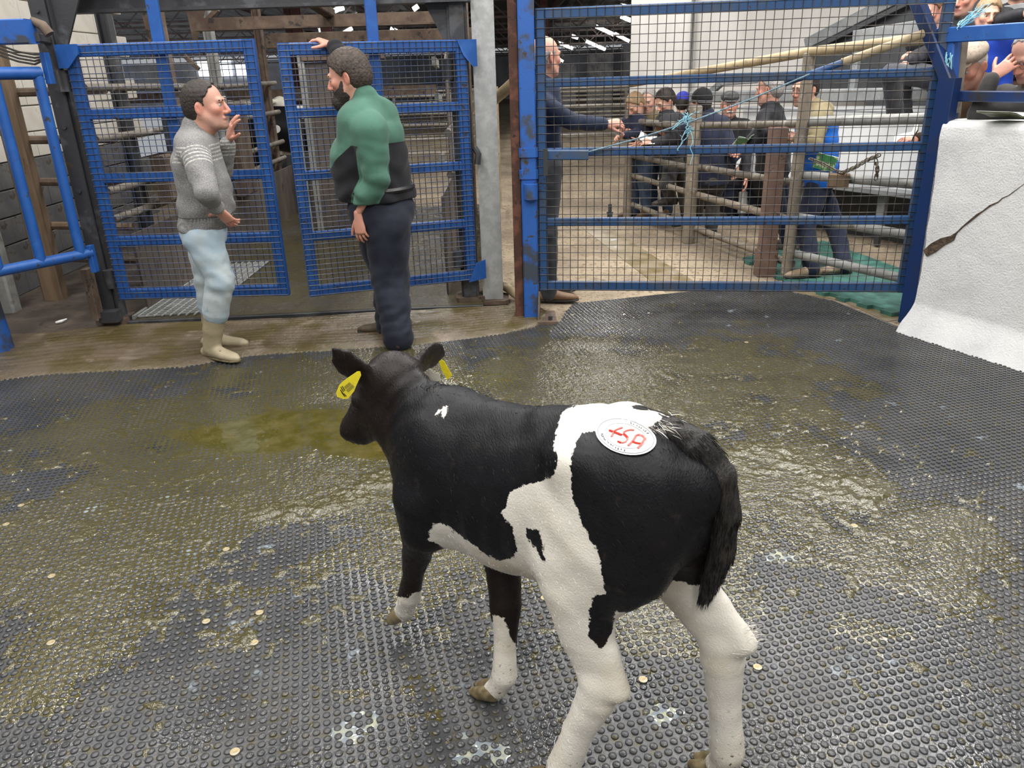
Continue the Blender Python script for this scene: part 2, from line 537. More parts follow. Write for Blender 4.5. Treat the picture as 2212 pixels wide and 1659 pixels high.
STUD_H = 0.0042
def slurry_h(x, y):
    """height of the wet slurry above the mat sheet"""
    n = fbm(x, y, 1.6, 3) * 0.6 + fbm(x, y, 6.0, 5) * 0.4
    fine = fbm(x, y, 42.0, 8, 3)
    cover = (0.60 * gauss(x, y, -0.75, 3.3, 1.7, 1.5) + 0.52 * gauss(x, y, 0.9, 3.2, 1.0, 1.3) + 0.25 * gauss(x, y, -1.6, 2.1, 1.2, 0.7)
             + 0.35 * gauss(x, y, 1.4, 2.5, 0.5, 0.6) + 0.30 * gauss(x, y, 0.2, 4.3, 1.4, 0.5))
    cover = cover - 0.32 * np.clip((2.2 - y) / 0.7, 0, 1) - 0.35 * np.clip((x - 1.55) / 0.6, 0, 1) + 0.30 * gauss(x, y, -1.9, 3.2, 0.9, 1.0)
    h = (n - 0.64 + cover * 0.42) * 0.030
    h = np.minimum(h, 0.0036)
    pud = 1.25 * gauss(x, y, -1.22, 3.55, 0.62, 0.30, 0.1) + 0.9 * gauss(x, y, -0.62, 3.35, 0.42, 0.24) + 0.8 * gauss(x, y, -0.25, 4.15, 0.45, 0.3) + 0.5 * gauss(x, y, -1.6, 4.3, 0.5, 0.3)
    pn = pud * (0.55 + 0.9 * fbm(x, y, 3.2, 21)) - 0.55
    h = np.maximum(h, np.minimum(pn * 0.02, 0.0052))
    d = (1.0 * gauss(x, y, -0.87, 2.78, 0.34, 0.12, 0.18) + 0.9 * gauss(x, y, -0.52, 3.02, 0.30, 0.12, 0.25) + 0.8 * gauss(x, y, -0.92, 1.98, 0.13, 0.09)
         + 0.8 * gauss(x, y, 1.42, 2.75, 0.24, 0.18, -0.3) + 0.75 * gauss(x, y, 1.15, 3.1, 0.4, 0.25) + 0.6 * gauss(x, y, 1.62, 2.4, 0.22, 0.12) + 0.5 * gauss(x, y, 1.9, 3.9, 0.4, 0.2)
         + 0.6 * gauss(x, y, -2.0, 3.3, 0.3, 0.2) + 0.55 * gauss(x, y, 0.65, 3.75, 0.6, 0.35))
    dung = d * (0.35 + 1.1 * fbm(x, y, 14.0, 31)) - 0.42
    h = np.maximum(h, np.minimum(dung, 0.55) * 0.036 * (0.1 + 1.5 * fine))
    # splashes left on top of studs
    sp = fbm(x, y, 26.0, 41, 2) + 0.25 * cover - 0.83
    h = np.maximum(h, np.where(sp > 0, STUD_H + np.minimum(sp, 0.06) * 0.03, -1))
    return h + (fine - 0.5) * 0.0022

RUBBER = bpy.data.materials.new('wet_studded_rubber'); RUBBER.use_nodes = True
def build_rubber(m):
    nt = m.node_tree; N, L = nt.nodes, nt.links
    b = N['Principled BSDF']
    tc = N.new('ShaderNodeTexCoord')
    def noise(sc, det=5):
        n = N.new('ShaderNodeTexNoise'); n.inputs['Scale'].default_value = sc; n.inputs['Detail'].default_value = det
        L.new(tc.outputs['Object'], n.inputs['Vector']); return n.outputs['Fac']
    def ramp(f, lo, hi):
        r = N.new('ShaderNodeMapRange'); r.inputs['From Min'].default_value = lo; r.inputs['From Max'].default_value = hi
        L.new(f, r.inputs['Value']); return r.outputs['Result']
    def mix(f, a, c):
        x = N.new('ShaderNodeMix'); x.data_type = 'RGBA'; L.new(f, x.inputs['Factor'])
        if isinstance(a, tuple): x.inputs['A'].default_value = (*a, 1)
        else: L.new(a, x.inputs['A'])
        x.inputs['B'].default_value = (*c, 1); return x.outputs['Result']
    c = mix(ramp(noise(2.2), 0.35, 0.68), (0.038, 0.040, 0.044), (0.066, 0.066, 0.067))
    c = mix(ramp(noise(35), 0.55, 0.68), c, (0.060, 0.050, 0.020))
    c = mix(ramp(noise(7), 0.66, 0.74), c, (0.22, 0.26, 0.29))
    L.new(c, b.inputs['Base Color'])
    rr = N.new('ShaderNodeMapRange'); rr.inputs['From Min'].default_value = 0.4; rr.inputs['From Max'].default_value = 0.62
    rr.inputs['To Min'].default_value = 0.34; rr.inputs['To Max'].default_value = 0.10
    L.new(noise(5), rr.inputs['Value']); L.new(rr.outputs[0], b.inputs['Roughness'])
    bp = N.new('ShaderNodeBump'); bp.inputs['Distance'].default_value = 0.0016; bp.inputs['Strength'].default_value = 1.0
    L.new(noise(95, 3), bp.inputs['Height']); L.new(bp.outputs[0], b.inputs['Normal'])
build_rubber(RUBBER)
SLURRY = bpy.data.materials.new('olive_slurry'); SLURRY.use_nodes = True
def build_slurry(m):
    nt = m.node_tree; N, L = nt.nodes, nt.links
    b = N['Principled BSDF']
    tc = N.new('ShaderNodeTexCoord')
    def noise(sc, det=5):
        n = N.new('ShaderNodeTexNoise'); n.inputs['Scale'].default_value = sc; n.inputs['Detail'].default_value = det
        L.new(tc.outputs['Object'], n.inputs['Vector']); return n.outputs['Fac']
    x = N.new('ShaderNodeMix'); x.data_type = 'RGBA'
    r = N.new('ShaderNodeMapRange'); r.inputs['From Min'].default_value = 0.42; r.inputs['From Max'].default_value = 0.62
    L.new(noise(9), r.inputs['Value']); L.new(r.outputs[0], x.inputs['Factor'])
    x.inputs['A'].default_value = (0.058, 0.050, 0.007, 1); x.inputs['B'].default_value = (0.085, 0.071, 0.020, 1)
    at_ = N.new('ShaderNodeAttribute'); at_.attribute_name = 'dry'
    y = N.new('ShaderNodeMix'); y.data_type = 'RGBA'; L.new(at_.outputs['Fac'], y.inputs['Factor'])
    L.new(x.outputs['Result'], y.inputs['A']); y.inputs['B'].default_value = (0.060, 0.051, 0.018, 1)
    L.new(y.outputs['Result'], b.inputs['Base Color'])
    b.inputs['Roughness'].default_value = 0.07
    b.inputs['Specular IOR Level'].default_value = 0.8
    bp = N.new('ShaderNodeBump'); bp.inputs['Strength'].default_value = 1.0
    mm = N.new('ShaderNodeMath'); mm.operation = 'MULTIPLY_ADD'; L.new(at_.outputs['Fac'], mm.inputs[0]); mm.inputs[1].default_value = 0.0062; mm.inputs[2].default_value = 0.0004
    L.new(mm.outputs[0], bp.inputs['Distance'])
    L.new(noise(58, 3), bp.inputs['Height']); L.new(bp.outputs[0], b.inputs['Normal'])
build_slurry(SLURRY)

mat_root = empty('rubber_mat', (0, 2.5, 0), 'dark grey studded rubber mat covering the sale ring floor', 'mat')
polyslab('mat_sheet', MATP, 0.0, -0.014, RUBBER, mat_root)
def stud_profile(n, bev):
    r = 0.0108
    v, f = [], []
    rings = [(r, 0.0), (r, STUD_H * 0.6), (r * 0.86, STUD_H)] if bev else [(r, 0.0), (r * 0.9, STUD_H)]
    for (q, z) in rings:
        for k in range(n):
            a = 2 * math.pi * k / n
            v.append((q * math.cos(a), q * math.sin(a), z))
    for i in range(len(rings) - 1):
        for k in range(n):
            f.append((i * n + k, i * n + (k + 1) % n, (i + 1) * n + (k + 1) % n, (i + 1) * n + k))
    v.append((0, 0, STUD_H * 1.22)); t_ = (len(rings) - 1) * n
    f += [(t_ + k, t_ + (k + 1) % n, len(v) - 1) for k in range(n)]
    return np.array(v), f
SP, SA = 0.0287, R(13.5)
gx, gy = np.meshgrid(np.arange(-260, 261), np.arange(-260, 261), indexing='ij')
sx = (gx * SP * math.cos(SA) - gy * SP * math.sin(SA)).ravel() + 0.2
sy = (gx * SP * math.sin(SA) + gy * SP * math.cos(SA)).ravel() + 2.6
# stay within the part of the mat that lies in front of the lens
ok = inside(sx, sy, [(p[0] * 0.998, p[1] - 0.012) for p in MATP]) & (sy > 1.2) & (np.abs(sx) < 0.50 + 0.74 * sy)
ok &= slurry_h(sx, sy) < STUD_H + 0.0035
sx, sy = sx[ok], sy[ok]
order = np.argsort(sy)
sx, sy = sx[order], sy[order]
vis = np.abs(sx) < 0.10 + 0.66 * sy
nearest = [i for i in range(len(sx)) if vis[i] and sy[i] > 1.43][:300]
v, f = stud_profile(14, True)
stud_me = bpy.data.meshes.new('rubber_stud'); stud_me.from_pydata(v.tolist(), [], f); stud_me.materials.append(RUBBER); bpy_smooth(stud_me, 50)
for i in nearest:
    o = bpy.data.objects.new('rubber_stud', stud_me); COL.objects.link(o); o.parent = mat_root
    o.location = (sx[i], sy[i] - 2.5, 0); o.rotation_euler = (0, 0, random.uniform(0, 6))
rest = np.ones(len(sx), bool); rest[nearest] = False
def many(xs, ys, v, f, name):
    V = np.concatenate([v + np.array([x, y, 0]) for x, y in zip(xs, ys)])
    n = len(v)
    me = bpy.data.meshes.new(name)
    F = [np.array(q) for q in f]
    loops, starts, tot = [], [], 0
    base = np.arange(len(xs)) * n
    lp = []; cnt = []
    per = np.concatenate(F); ln = np.array([len(q) for q in F])
    alll = (per[None, :] + base[:, None]).ravel()
    lens = np.tile(ln, len(xs))
    me.vertices.add(len(V)); me.vertices.foreach_set('co', V.astype(np.float32).ravel())
    me.loops.add(len(alll)); me.loops.foreach_set('vertex_index', alll.astype(np.int32))
    me.polygons.add(len(lens)); me.polygons.foreach_set('loop_start', np.concatenate([[0], np.cumsum(lens)[:-1]]).astype(np.int32))
    me.update(calc_edges=True)
    return me
nr = rest & (sy < 2.9)
v, f = stud_profile(9, True)
me1 = many(sx[nr], sy[nr], v, f, 'rubber_studs_near')
v, f = stud_profile(6, False)
fr = rest & (sy >= 2.9)
me2 = many(sx[fr], sy[fr], v, f, 'rubber_studs_far')
bm = bmesh.new(); bm.from_mesh(me1); bm.from_mesh(me2)
me = bpy.data.meshes.new('rubber_studs'); bm.to_mesh(me); bm.free()
bpy_smooth(me, 50)
so = link('rubber_studs', me, RUBBER, mat_root); so['kind'] = 'stuff'
# mat fixing washers
WASH = M('brass_washer', (0.36, 0.29, 0.15), 0.45, 0.4, col2=(0.42, 0.38, 0.3), scale=40)
b = MB()
n = 16
prof = [(0.013, 0), (0.013, 0.0035), (0.006, 0.0048), (0.003, 0.0030)]
vv = [(q * math.cos(2 * math.pi * k / n), q * math.sin(2 * math.pi * k / n), z) for q, z in prof for k in range(n)]
ff = [(i * n + k, i * n + (k + 1) % n, (i + 1) * n + (k + 1) % n, (i + 1) * n + k) for i in range(3) for k in range(n)] + [tuple(3 * n + k for k in range(n))]
b.add(vv, ff); wme = b.mesh('washer'); wme.materials.append(WASH); bpy_smooth(wme, 50)
for (px, py) in [(550, 1391), (112, 1247), (111, 1391), (561, 1326), (446, 1345), (508, 1627), (1556, 1238), (1176, 1294), (867, 1282), (1636, 1444), (1389, 1471), (1845, 1138), (1612, 741), (46, 1094), (489, 1189), (14, 1135)]:
    p = fl(px, py)
    o = bpy.data.objects.new('washer', wme); COL.objects.link(o); o.parent = mat_root
    o.location = (p[0], p[1] - 2.5, STUD_H - 0.001)

# wet slurry
ys = [1.25]
while ys[-1] < 5.6:
    ys.append(ys[-1] + 0.0042 + 0.0022 * (ys[-1] - 1.2))
ys = np.array(ys)
NXG = 500
tx = np.linspace(-1, 1, NXG)
GX = tx[:, None] * (0.32 + 0.70 * ys[None, :])
GY = np.repeat(ys[None, :], NXG, 0)
GX = GX + 0.001 * np.sin(GY * 900)
HZ = slurry_h(GX, GY)
inn = inside(GX, GY, MATP)
keepv = (HZ > -0.0006) & inn
fk = keepv[:-1, :-1] | keepv[1:, :-1] | keepv[1:, 1:] | keepv[:-1, 1:]
fk &= inn[:-1, :-1] & inn[1:, 1:]
ii, jj = np.nonzero(fk)
W_ = len(ys)
quad = np.stack([ii * W_ + jj, (ii + 1) * W_ + jj, (ii + 1) * W_ + jj + 1, ii * W_ + jj + 1], -1)
used, inv = np.unique(quad.ravel(), return_inverse=True)
V = np.stack([GX.ravel(), GY.ravel(), np.maximum(HZ.ravel(), -0.003)], -1)[used]
me = bpy.data.meshes.new('slurry')
me.vertices.add(len(V)); me.vertices.foreach_set('co', V.astype(np.float32).ravel())
me.loops.add(len(inv)); me.loops.foreach_set('vertex_index', inv.astype(np.int32))
me.polygons.add(len(quad)); me.polygons.foreach_set('loop_start', np.arange(0, 4 * len(quad), 4, dtype=np.int32))
me.polygons.foreach_set('use_smooth', np.ones(len(quad), bool))
me.update(calc_edges=True)
pud = 1.25 * gauss(V[:, 0], V[:, 1], -1.22, 3.55, 0.62, 0.30, 0.1) + 0.9 * gauss(V[:, 0], V[:, 1], -0.62, 3.35, 0.42, 0.24) + 0.8 * gauss(V[:, 0], V[:, 1], -0.25, 4.15, 0.45, 0.3)
dry = np.clip(1.0 - 1.6 * np.clip(pud * (0.55 + 0.9 * fbm(V[:, 0], V[:, 1], 3.2, 21)) - 0.35, 0, 1), 0, 1) * (0.55 + 0.45 * np.clip(V[:, 2] / 0.006, 0, 1))
a_ = me.attributes.new('dry', 'FLOAT', 'POINT'); a_.data.foreach_set('value', dry.astype(np.float32))
slo = link('slurry', me, SLURRY)
setp(slo, 'olive green wet slurry and dung smeared over the studded mat', 'slurry', kind='stuff')

# milky splashes lying between the studs
MILK = M('milky_splash', (0.20, 0.23, 0.26), 0.12, col2=(0.36, 0.37, 0.27), scale=30)
for (px_, py_, rx_, ry_, sd_) in [(765, 1572, 0.11, 0.055, 1), (1035, 1622, 0.12, 0.06, 2), (1425, 1545, 0.06, 0.04, 3), (880, 1085, 0.09, 0.05, 4), (1690, 1205, 0.07, 0.05, 5)]:
    c_ = fl(px_, py_)
    n_ = 46
    gx_, gy_ = np.meshgrid(np.linspace(-1.5, 1.5, n_), np.linspace(-1.5, 1.5, n_), indexing='ij')
    X_, Y_ = c_[0] + gx_ * rx_, c_[1] + gy_ * ry_
    Z_ = np.minimum((0.75 * np.exp(-(gx_ ** 2 + gy_ ** 2)) + 1.1 * fbm(X_, Y_, 20.0, 80 + sd_, 3) - 1.05) * 0.012, 0.0030)
    kf = (Z_[:-1, :-1] > 0) | (Z_[1:, 1:] > 0)
    V_ = np.stack([X_, Y_, np.maximum(Z_, -0.002)], -1).reshape(-1, 3)
    Q_ = [(i * n_ + j, (i + 1) * n_ + j, (i + 1) * n_ + j + 1, i * n_ + j + 1) for i in range(n_ - 1) for j in range(n_ - 1) if kf[i, j]]
    if Q_:
        me = bpy.data.meshes.new('milky_splash'); me.from_pydata(V_.tolist(), [], Q_); me.polygons.foreach_set('use_smooth', [True] * len(Q_))
        bm = bmesh.new(); bm.from_mesh(me); bmesh.ops.delete(bm, geom=[v for v in bm.verts if not v.link_faces], context='VERTS'); bm.to_mesh(me); bm.free()
        setp(link('milky_splash', me, MILK), 'pale milky splash lying between the mat studs', 'splash', 'milky splashes on the mat')

# concrete apron with brushed wet surface
APRON = M('wet_brushed_concrete', (0.125, 0.095, 0.062), 0.30, col2=(0.085, 0.066, 0.026), scale=2.4, thr=(0.42, 0.6), col3=(0.19, 0.15, 0.11), scale3=5, thr3=(0.55, 0.7), rough2=0.10, bump=0.007, bscale=45)
front = [(-3.6, 4.28), (-3.13, 4.38), (-2.89, 4.46), (-2.05, 4.52), (-1.69, 4.70), (-0.62, 4.81), (-0.07, 4.98), (0.18, 5.13), (0.27, 5.27)]
back = [(-3.9, 5.25), (-3.3, 5.28), (-2.86, 5.42), (-1.58, 5.46), (-0.9, 5.54), (-0.21, 5.62), (0.05, 5.62), (0.22, 5.55), (0.30, 5.36)]
def resample(pl, n):
    pl = np.array(pl); d = np.concatenate([[0], np.cumsum(np.linalg.norm(np.diff(pl, axis=0), axis=1))])
    t = np.linspace(0, d[-1], n)
    return np.stack([np.interp(t, d, pl[:, 0]), np.interp(t, d, pl[:, 1])], -1)
nu, nv = 240, 70
A, B = resample(front, nu), resample(back, nu)
tv = np.linspace(0, 1, nv)
P = A[:, None, :] * (1 - tv)[None, :, None] + B[:, None, :] * tv[None, :, None]
Z = 0.030 * np.clip(np.minimum(tv / 0.09, 1), 0, 1)[None, :] ** 0.6 * np.clip(np.minimum(np.linspace(0, 1, nu), 1 - np.linspace(0, 1, nu)) / 0.02, 0.1, 1)[:, None] - 0.004
w = 0.5 * fbm(P[..., 0], P[..., 1] * 3, 1.3, 4) * 10
Z = Z + 0.0032 * np.sin(tv[None, :] * 75 + w * 2.0) * np.clip((tv - 0.05) / 0.1, 0, 1)[None, :] + 0.012 * (fbm(P[..., 0], P[..., 1], 3.5, 9) - 0.5) * np.clip(tv / 0.1, 0, 1)[None, :]
V = np.concatenate([P, Z[..., None]], -1).reshape(-1, 3)
Q = [(i * nv + j, (i + 1) * nv + j, (i + 1) * nv + j + 1, i * nv + j + 1) for i in range(nu - 1) for j in range(nv - 1)]
me = bpy.data.meshes.new('trim_1'); me.from_pydata(V.tolist(), [], Q); me.polygons.foreach_set('use_smooth', [True] * len(Q))
ap = link('trim_1', me, APRON); setp(ap, 'wet brushed concrete apron in front of the two weigh cage gates', kind='structure')

# block wall on the left
wl = MB(); wl.poly([(-4.34, 2.0, -0.3), (-4.34, 9.35, -0.3), (-4.34, 9.35, 5.0), (-4.34, 2.0, 5.0)], (0.10, 0, 0))
wl = wl.build('wall_left', BLOCK_DARK); setp(wl, kind='structure')
bme = {}
for kind, mt in (('c', CREAM), ('d', BLOCK_DARK)):
    bb = MB(); bb.beam((0, -0.2165, 0), (0, 0.2165, 0), 0.10, 0.207, c=0.006)
    q = bb.mesh('concrete_block'); q.materials.append(mt); bme[kind] = q
for k in range(20):
    z = 0.1075 + 0.215 * k
    for j in range(-1, 11):
        y = 4.6 + 0.44 * j + (0.22 if k % 2 else 0)
        o = bpy.data.objects.new('concrete_block', bme['c' if z > 1.15 else 'd']); COL.objects.link(o); o.parent = wl
        o.location = (-4.235 + random.uniform(-0.002, 0.002), y, z)

# pale wall behind the ringside stand
WA, WB = at(1360, 150, 13.2)[:2], np.array([7.9, 5.4])
wd_ = (WB - WA) / np.linalg.norm(WB - WA); wn = np.array([wd_[1], -wd_[0]]) * -1
b = MB(); b.poly([(*WA, 0), (*WB, 0), (*WB, 5.5), (*WA, 5.5)], (wn[0] * 0.2, wn[1] * 0.2, 0))
wr = b.build('wall_right', WALL_PALE); setp(wr, kind='structure')
# conduit and notice on it
p1, p2 = onplane(1497, 25, WA, WB), onplane(1497, 175, WA, WB)
b = MB(); b.tube([p1 + np.array([-0.04, -0.04, 3.0]), p2 + np.array([-0.04, -0.04, -1.2])], 0.028, 8)
setp(b.build('wall_conduit', GALV_DULL, smooth=True), 'thin grey conduit running up the pale wall behind the stand', 'pipe')

# far hall: end wall, roof, trusses, lamps
b = MB(); b.poly([(-30, 58, 0), (40, 58, 0), (40, 58, 3.0), (-30, 58, 3.0)], (0, 0.3, 0))
END = M('far_end_wall', (0.33, 0.34, 0.37), 0.8, col2=(0.22, 0.22, 0.24), scale=0.5)
we = b.build('wall_back', END); setp(we, kind='structure')
b = MB()
sec = []
for i in range(0, 281):
    x = -28 + 0.25 * i
    sec.append((x, 4.6 + 0.0 * abs(x) + (0.035 if i % 2 else 0)))
v = [(x, 9.0, z) for x, z in sec] + [(x, 58.2, z - 1.35) for x, z in sec]
n = len(sec)
b.add(v, [(i, i + 1, n + i + 1, n + i) for i in range(n - 1)])
ro = b.build('ceiling', ROOF); setp(ro, kind='structure')
b = MB(); b.poly([(-9, -9, 5.0), (11, -9, 5.0), (11, 9.2, 5.0), (-9, 9.2, 5.0)], (0, 0, 0.1))
setp(b.build('ceiling', ROOF), kind='structure')
def roofz(y):
    return 4.6 - 1.35 * (y - 9) / 49.2
TRUSS = M('truss_steel', (0.16, 0.12, 0.115), 0.7, col2=(0.24, 0.2, 0.19), scale=2)
for i, y in enumerate([13, 18, 23, 28, 33, 38, 43, 48, 53]):
    b = MB()
    z1 = roofz(y) - 0.08; z0 = z1 - 0.62
    b.beam((-18, y, z1), (24, y, z1), 0.09, 0.09)
    b.beam((-18, y, z0), (24, y, z0), 0.08, 0.08)
    x = -18
    while x < 23.5:
        b.beam((x, y, z0), (x + 0.7, y, z1), 0.045, 0.045); b.beam((x + 0.7, y, z1), (x + 1.4, y, z0), 0.045, 0.045); x += 1.4
    setp(b.build('roof_truss', TRUSS), 'lattice roof truss spanning the far hall', 'truss', 'roof trusses of the far hall')
for i, x in enumerate([-9, -5, -1.5, 2.0, 5.5, 9]):
    b = MB(); b.beam((x, 10, roofz(10) - 0.05), (x, 58, roofz(58) - 0.05), 0.08, 0.12)
    setp(b.build('roof_purlin', BROWN_STEEL), 'red brown roof purlin running down the far hall', 'beam', 'roof purlins of the far hall')
tubes = [((683, 40), (727, 24)), ((744, 47), (768, 36)), ((852, 33), (884, 47)), ((729, 78), (760, 63)), ((846, 62), (876, 76)), ((690, 66), (703, 65)), ((728, 20), (742, 17)), ((893, 20), (903, 14)),
         ((1289, 58), (1325, 74)), ((1326, 72), (1358, 88)), ((1208, 93), (1236, 104)), ((1268, 90), (1306, 106)), ((1236, 78), (1248, 82)), ((1342, 36), (1362, 44)), ((1200, 122), (1216, 132)), ((1344, 14), (1352, 16))]
for (a, c) in tubes:
    # tubes hang 0.5 m under the roof sheet, all running along the hall
    d = ray((a[0] + c[0]) / 2, (a[1] + c[1]) / 2)
    t = 20.0
    for _ in range(30):
        t = (roofz(np.clip(t * d[1], 10, 57)) - 0.55 - CAM_H) / max(d[2], 0.02)
    y0 = float(np.clip(t * d[1], 11, 56)); p = CC + d * (y0 / d[1])
    ln = 1.5
    tt = empty('strip_light', p, 'lit fluorescent strip light under the far hall roof', 'light', 'strip lights of the far hall')
    sgn = 1 if (c[1] - a[1]) * (c[0] - a[0]) > 0 else -1
    dx = (c[0] - a[0]) / FPX * y0 * 0.5
    q1, q2 = p + np.array([-dx, 0.0, (829.5 - a[1] - 829.5 + c[1]) / 2 / FPX * y0]), p + np.array([dx, 0, -(c[1] - a[1]) / 2 / FPX * y0])
    e = (q2 - q1) / np.linalg.norm(q2 - q1)
    bb = MB(); bb.tube([q1, q2], 0.05 + 0.0006 * y0, 8); bb.build('tube', TUBE, tt, True)
    bb = MB(); bb.beam(q1 - e * 0.05 + np.array([0, 0, 0.11]), q2 + e * 0.05 + np.array([0, 0, 0.11]), 0.16, 0.06); bb.build('housing', GALV_DULL, tt)
    for q_ in (q1, q2):
        MB().tube([q_ + np.array([0, 0, 0.12]), np.array([q_[0], q_[1], roofz(q_[1]) + 0.0])], 0.012, 5).build('drop_rod', GALV_DULL, tt)
# daylight openings low in the far end wall
for i, (x0, y0, x1, y1) in enumerate([(425, 132, 458, 164), (465, 130, 502, 164), (508, 138, 536, 164), (538, 150, 548, 164), (478, 212, 502, 234), (517, 216, 542, 234), (545, 215, 553, 232), (575, 220, 585, 240), (590, 220, 594, 240), (597, 220, 601, 240), (604, 220, 611, 240), (643, 209, 670, 232), (626, 222, 632, 232)]):
    p, q = at(x0, y0, 57.8), at(x1, y1, 57.8)
    b = MB(); b.poly([(p[0], 57.9, p[2]), (q[0], 57.9, p[2]), (q[0], 57.9, q[2]), (p[0], 57.9, q[2])], (0, -0.1, 0))
    o = b.build('window_%d' % (i + 1), WINDOW); setp(o, kind='structure')
# ------------------------------------------------------------ gates
def A3(p, z):
    return np.array([p[0], p[1], z])
def gate(name, label, a, b, zs, fw, fd, mat, wmat, su, sv, wr, upright=None, inner_t=None):
    a, b = np.array(a, float), np.array(b, float)
    root = empty(name, A3(a, 0), label, 'gate')
    d = (b - a) / np.linalg.norm(b - a); nrm = np.array([d[1], -d[0]])      # towards the camera
    L = np.linalg.norm(b - a)
    z0, z1 = zs[-1], zs[0]
    for t in (fw / 2, L - fw / 2):
        p = a + d * t
        MB().beam(A3(p, z0), A3(p, z1), fd, fw, up=(d[0], d[1], 0)).build('stile', mat, root)
    for i, z in enumerate(zs):
        zz = z + (fw / 2 if i == len(zs) - 1 else -fw / 2 if i == 0 else 0)
        hh = fw if i in (0, len(zs) - 1) else fw * 0.85
        MB().beam(A3(a + d * fw, zz), A3(b - d * fw, zz), fd * 0.9, hh).build('rail', mat, root)
    if upright:
        for (t, u0, u1) in upright:
            p = a + d * t - nrm * fd * 0.9
            MB().beam(A3(p, u0), A3(p, u1), fd * 0.7, fw * 1.0, up=(d[0], d[1], 0)).build('upright', mat, root)
    w = MB()
    off = nrm * (fd / 2 + wr)
    nx = int(round((L - 0.02) / su)); nz = int(round((z1 - z0 - 0.02) / sv))
    for i in range(nx + 1):
        x = 0.01 + (L - 0.02) * i / nx
        p = a + d * x + off
        jit = random.uniform(-1, 1) * 0.0015
        w.tube([A3(p + d * jit, z0 + 0.005), A3(p, (z0 + z1) / 2), A3(p - d * jit, z1 - 0.003)], wr, 4)
    for k in range(nz + 1):
        z = z0 + 0.01 + (z1 - z0 - 0.02) * k / nz
        w.tube([A3(a + d * 0.004 + off + nrm * wr * 1.6, z), A3((a + b) / 2 + off + nrm * wr * 1.6, z + random.uniform(-1, 1) * 0.0015), A3(b - d * 0.004 + off + nrm * wr * 1.6, z)], wr, 4)
    w.build('wire_mesh', wmat, root)['kind'] = 'stuff'
    return root, a, d, nrm

gl, *_ = gate('mesh_gate', 'bright blue mesh gate hung on the black post beside the block wall', (-2.81, 5.42), (-1.58, 5.40), [1.90, 1.475, 1.065, 0.635, 0.215], 0.075, 0.05, BLUE, WIRE_BLUE, 0.0435, 0.0415, 0.0026,
              upright=[(0.60, 0.3, 2.75)])
gr, *_ = gate('mesh_gate', 'bright blue mesh gate held open by the person in green fleece', (-1.43, 5.36), (-0.245, 5.71), [1.87, 1.445, 1.045, 0.635, 0.21], 0.075, 0.05, BLUE, WIRE_BLUE, 0.0415, 0.0365, 0.0026,
              upright=[(0.62, 0.3, 2.75)])
# hinge wing plates on the two leaves
MB().poly([(-2.84, 5.36, 1.90), (-2.70, 5.36, 1.90), (-2.70, 5.36, 1.84), (-2.78, 5.36, 1.76), (-2.84, 5.36, 1.76)], (0, 0.02, 0)).build('hinge_plate', BLUE, gl)
MB().poly([(-0.30, 5.655, 1.87), (-0.17, 5.69, 1.87), (-0.17, 5.69, 1.70), (-0.20, 5.68, 1.70), (-0.26, 5.66, 1.77)], (0, 0.02, 0)).build('hinge_plate', BLUE, gr)
MB().poly([(-0.30, 5.655, 0.20), (-0.17, 5.69, 0.22), (-0.17, 5.69, 0.36), (-0.24, 5.67, 0.34)], (0, 0.02, 0)).build('hinge_plate', BLUE, gr)
# sale ring gate on the right
GA, GB = np.array([0.215, 5.33]), np.array([2.665, 4.99])
gR, ga, gd, gn = gate('mesh_gate', 'dull blue five rail mesh gate between blue post and white pier', GA, GB, [2.02, 1.585, 1.155, 0.695, 0.215], 0.062, 0.05, BLUE_GATE, WIRE, 0.0535, 0.0525, 0.0023)
# latch box and hook on it
q0, q1 = onplane(1182, 332, GA, GB), onplane(1272, 330, GA, GB)
MB().beam(A3(q0[:2] + gn * 0.07, q0[2]), A3(q1[:2] + gn * 0.07, q0[2] - 0.005), 0.05, 0.062).build('latch_box', BLUE_GATE, gR)
q = onplane(1181, 325, GA, GB); qq = q[:2] + gn * 0.11
MB().beam((qq[0], qq[1], q[2] + 0.02), (qq[0], qq[1], q[2] - 0.15), 0.03, 0.012).build('latch_hook', BLACK_STEEL, gR)
# slanting stay pipe behind the gate
s0, s1 = onplane(1700, 180, GA, GB), onplane(2003, 72, GA, GB)
off = np.array([-gn[0], -gn[1], 0]) * 0.06
m_ = s0 + (s1 - s0) * 0.42
st = empty('stay_pipe', s0 + off, 'slanting stay pipe, blue at its foot, on back of the wide gate', 'pipe')
MB().tube([s0 + off, m_ + off], 0.021, 12).build('lower_length', BLUE_GATE, st, True)
MB().tube([m_ + off, s1 + off], 0.026, 12).build('upper_length', TAN_PIPE, st, True)
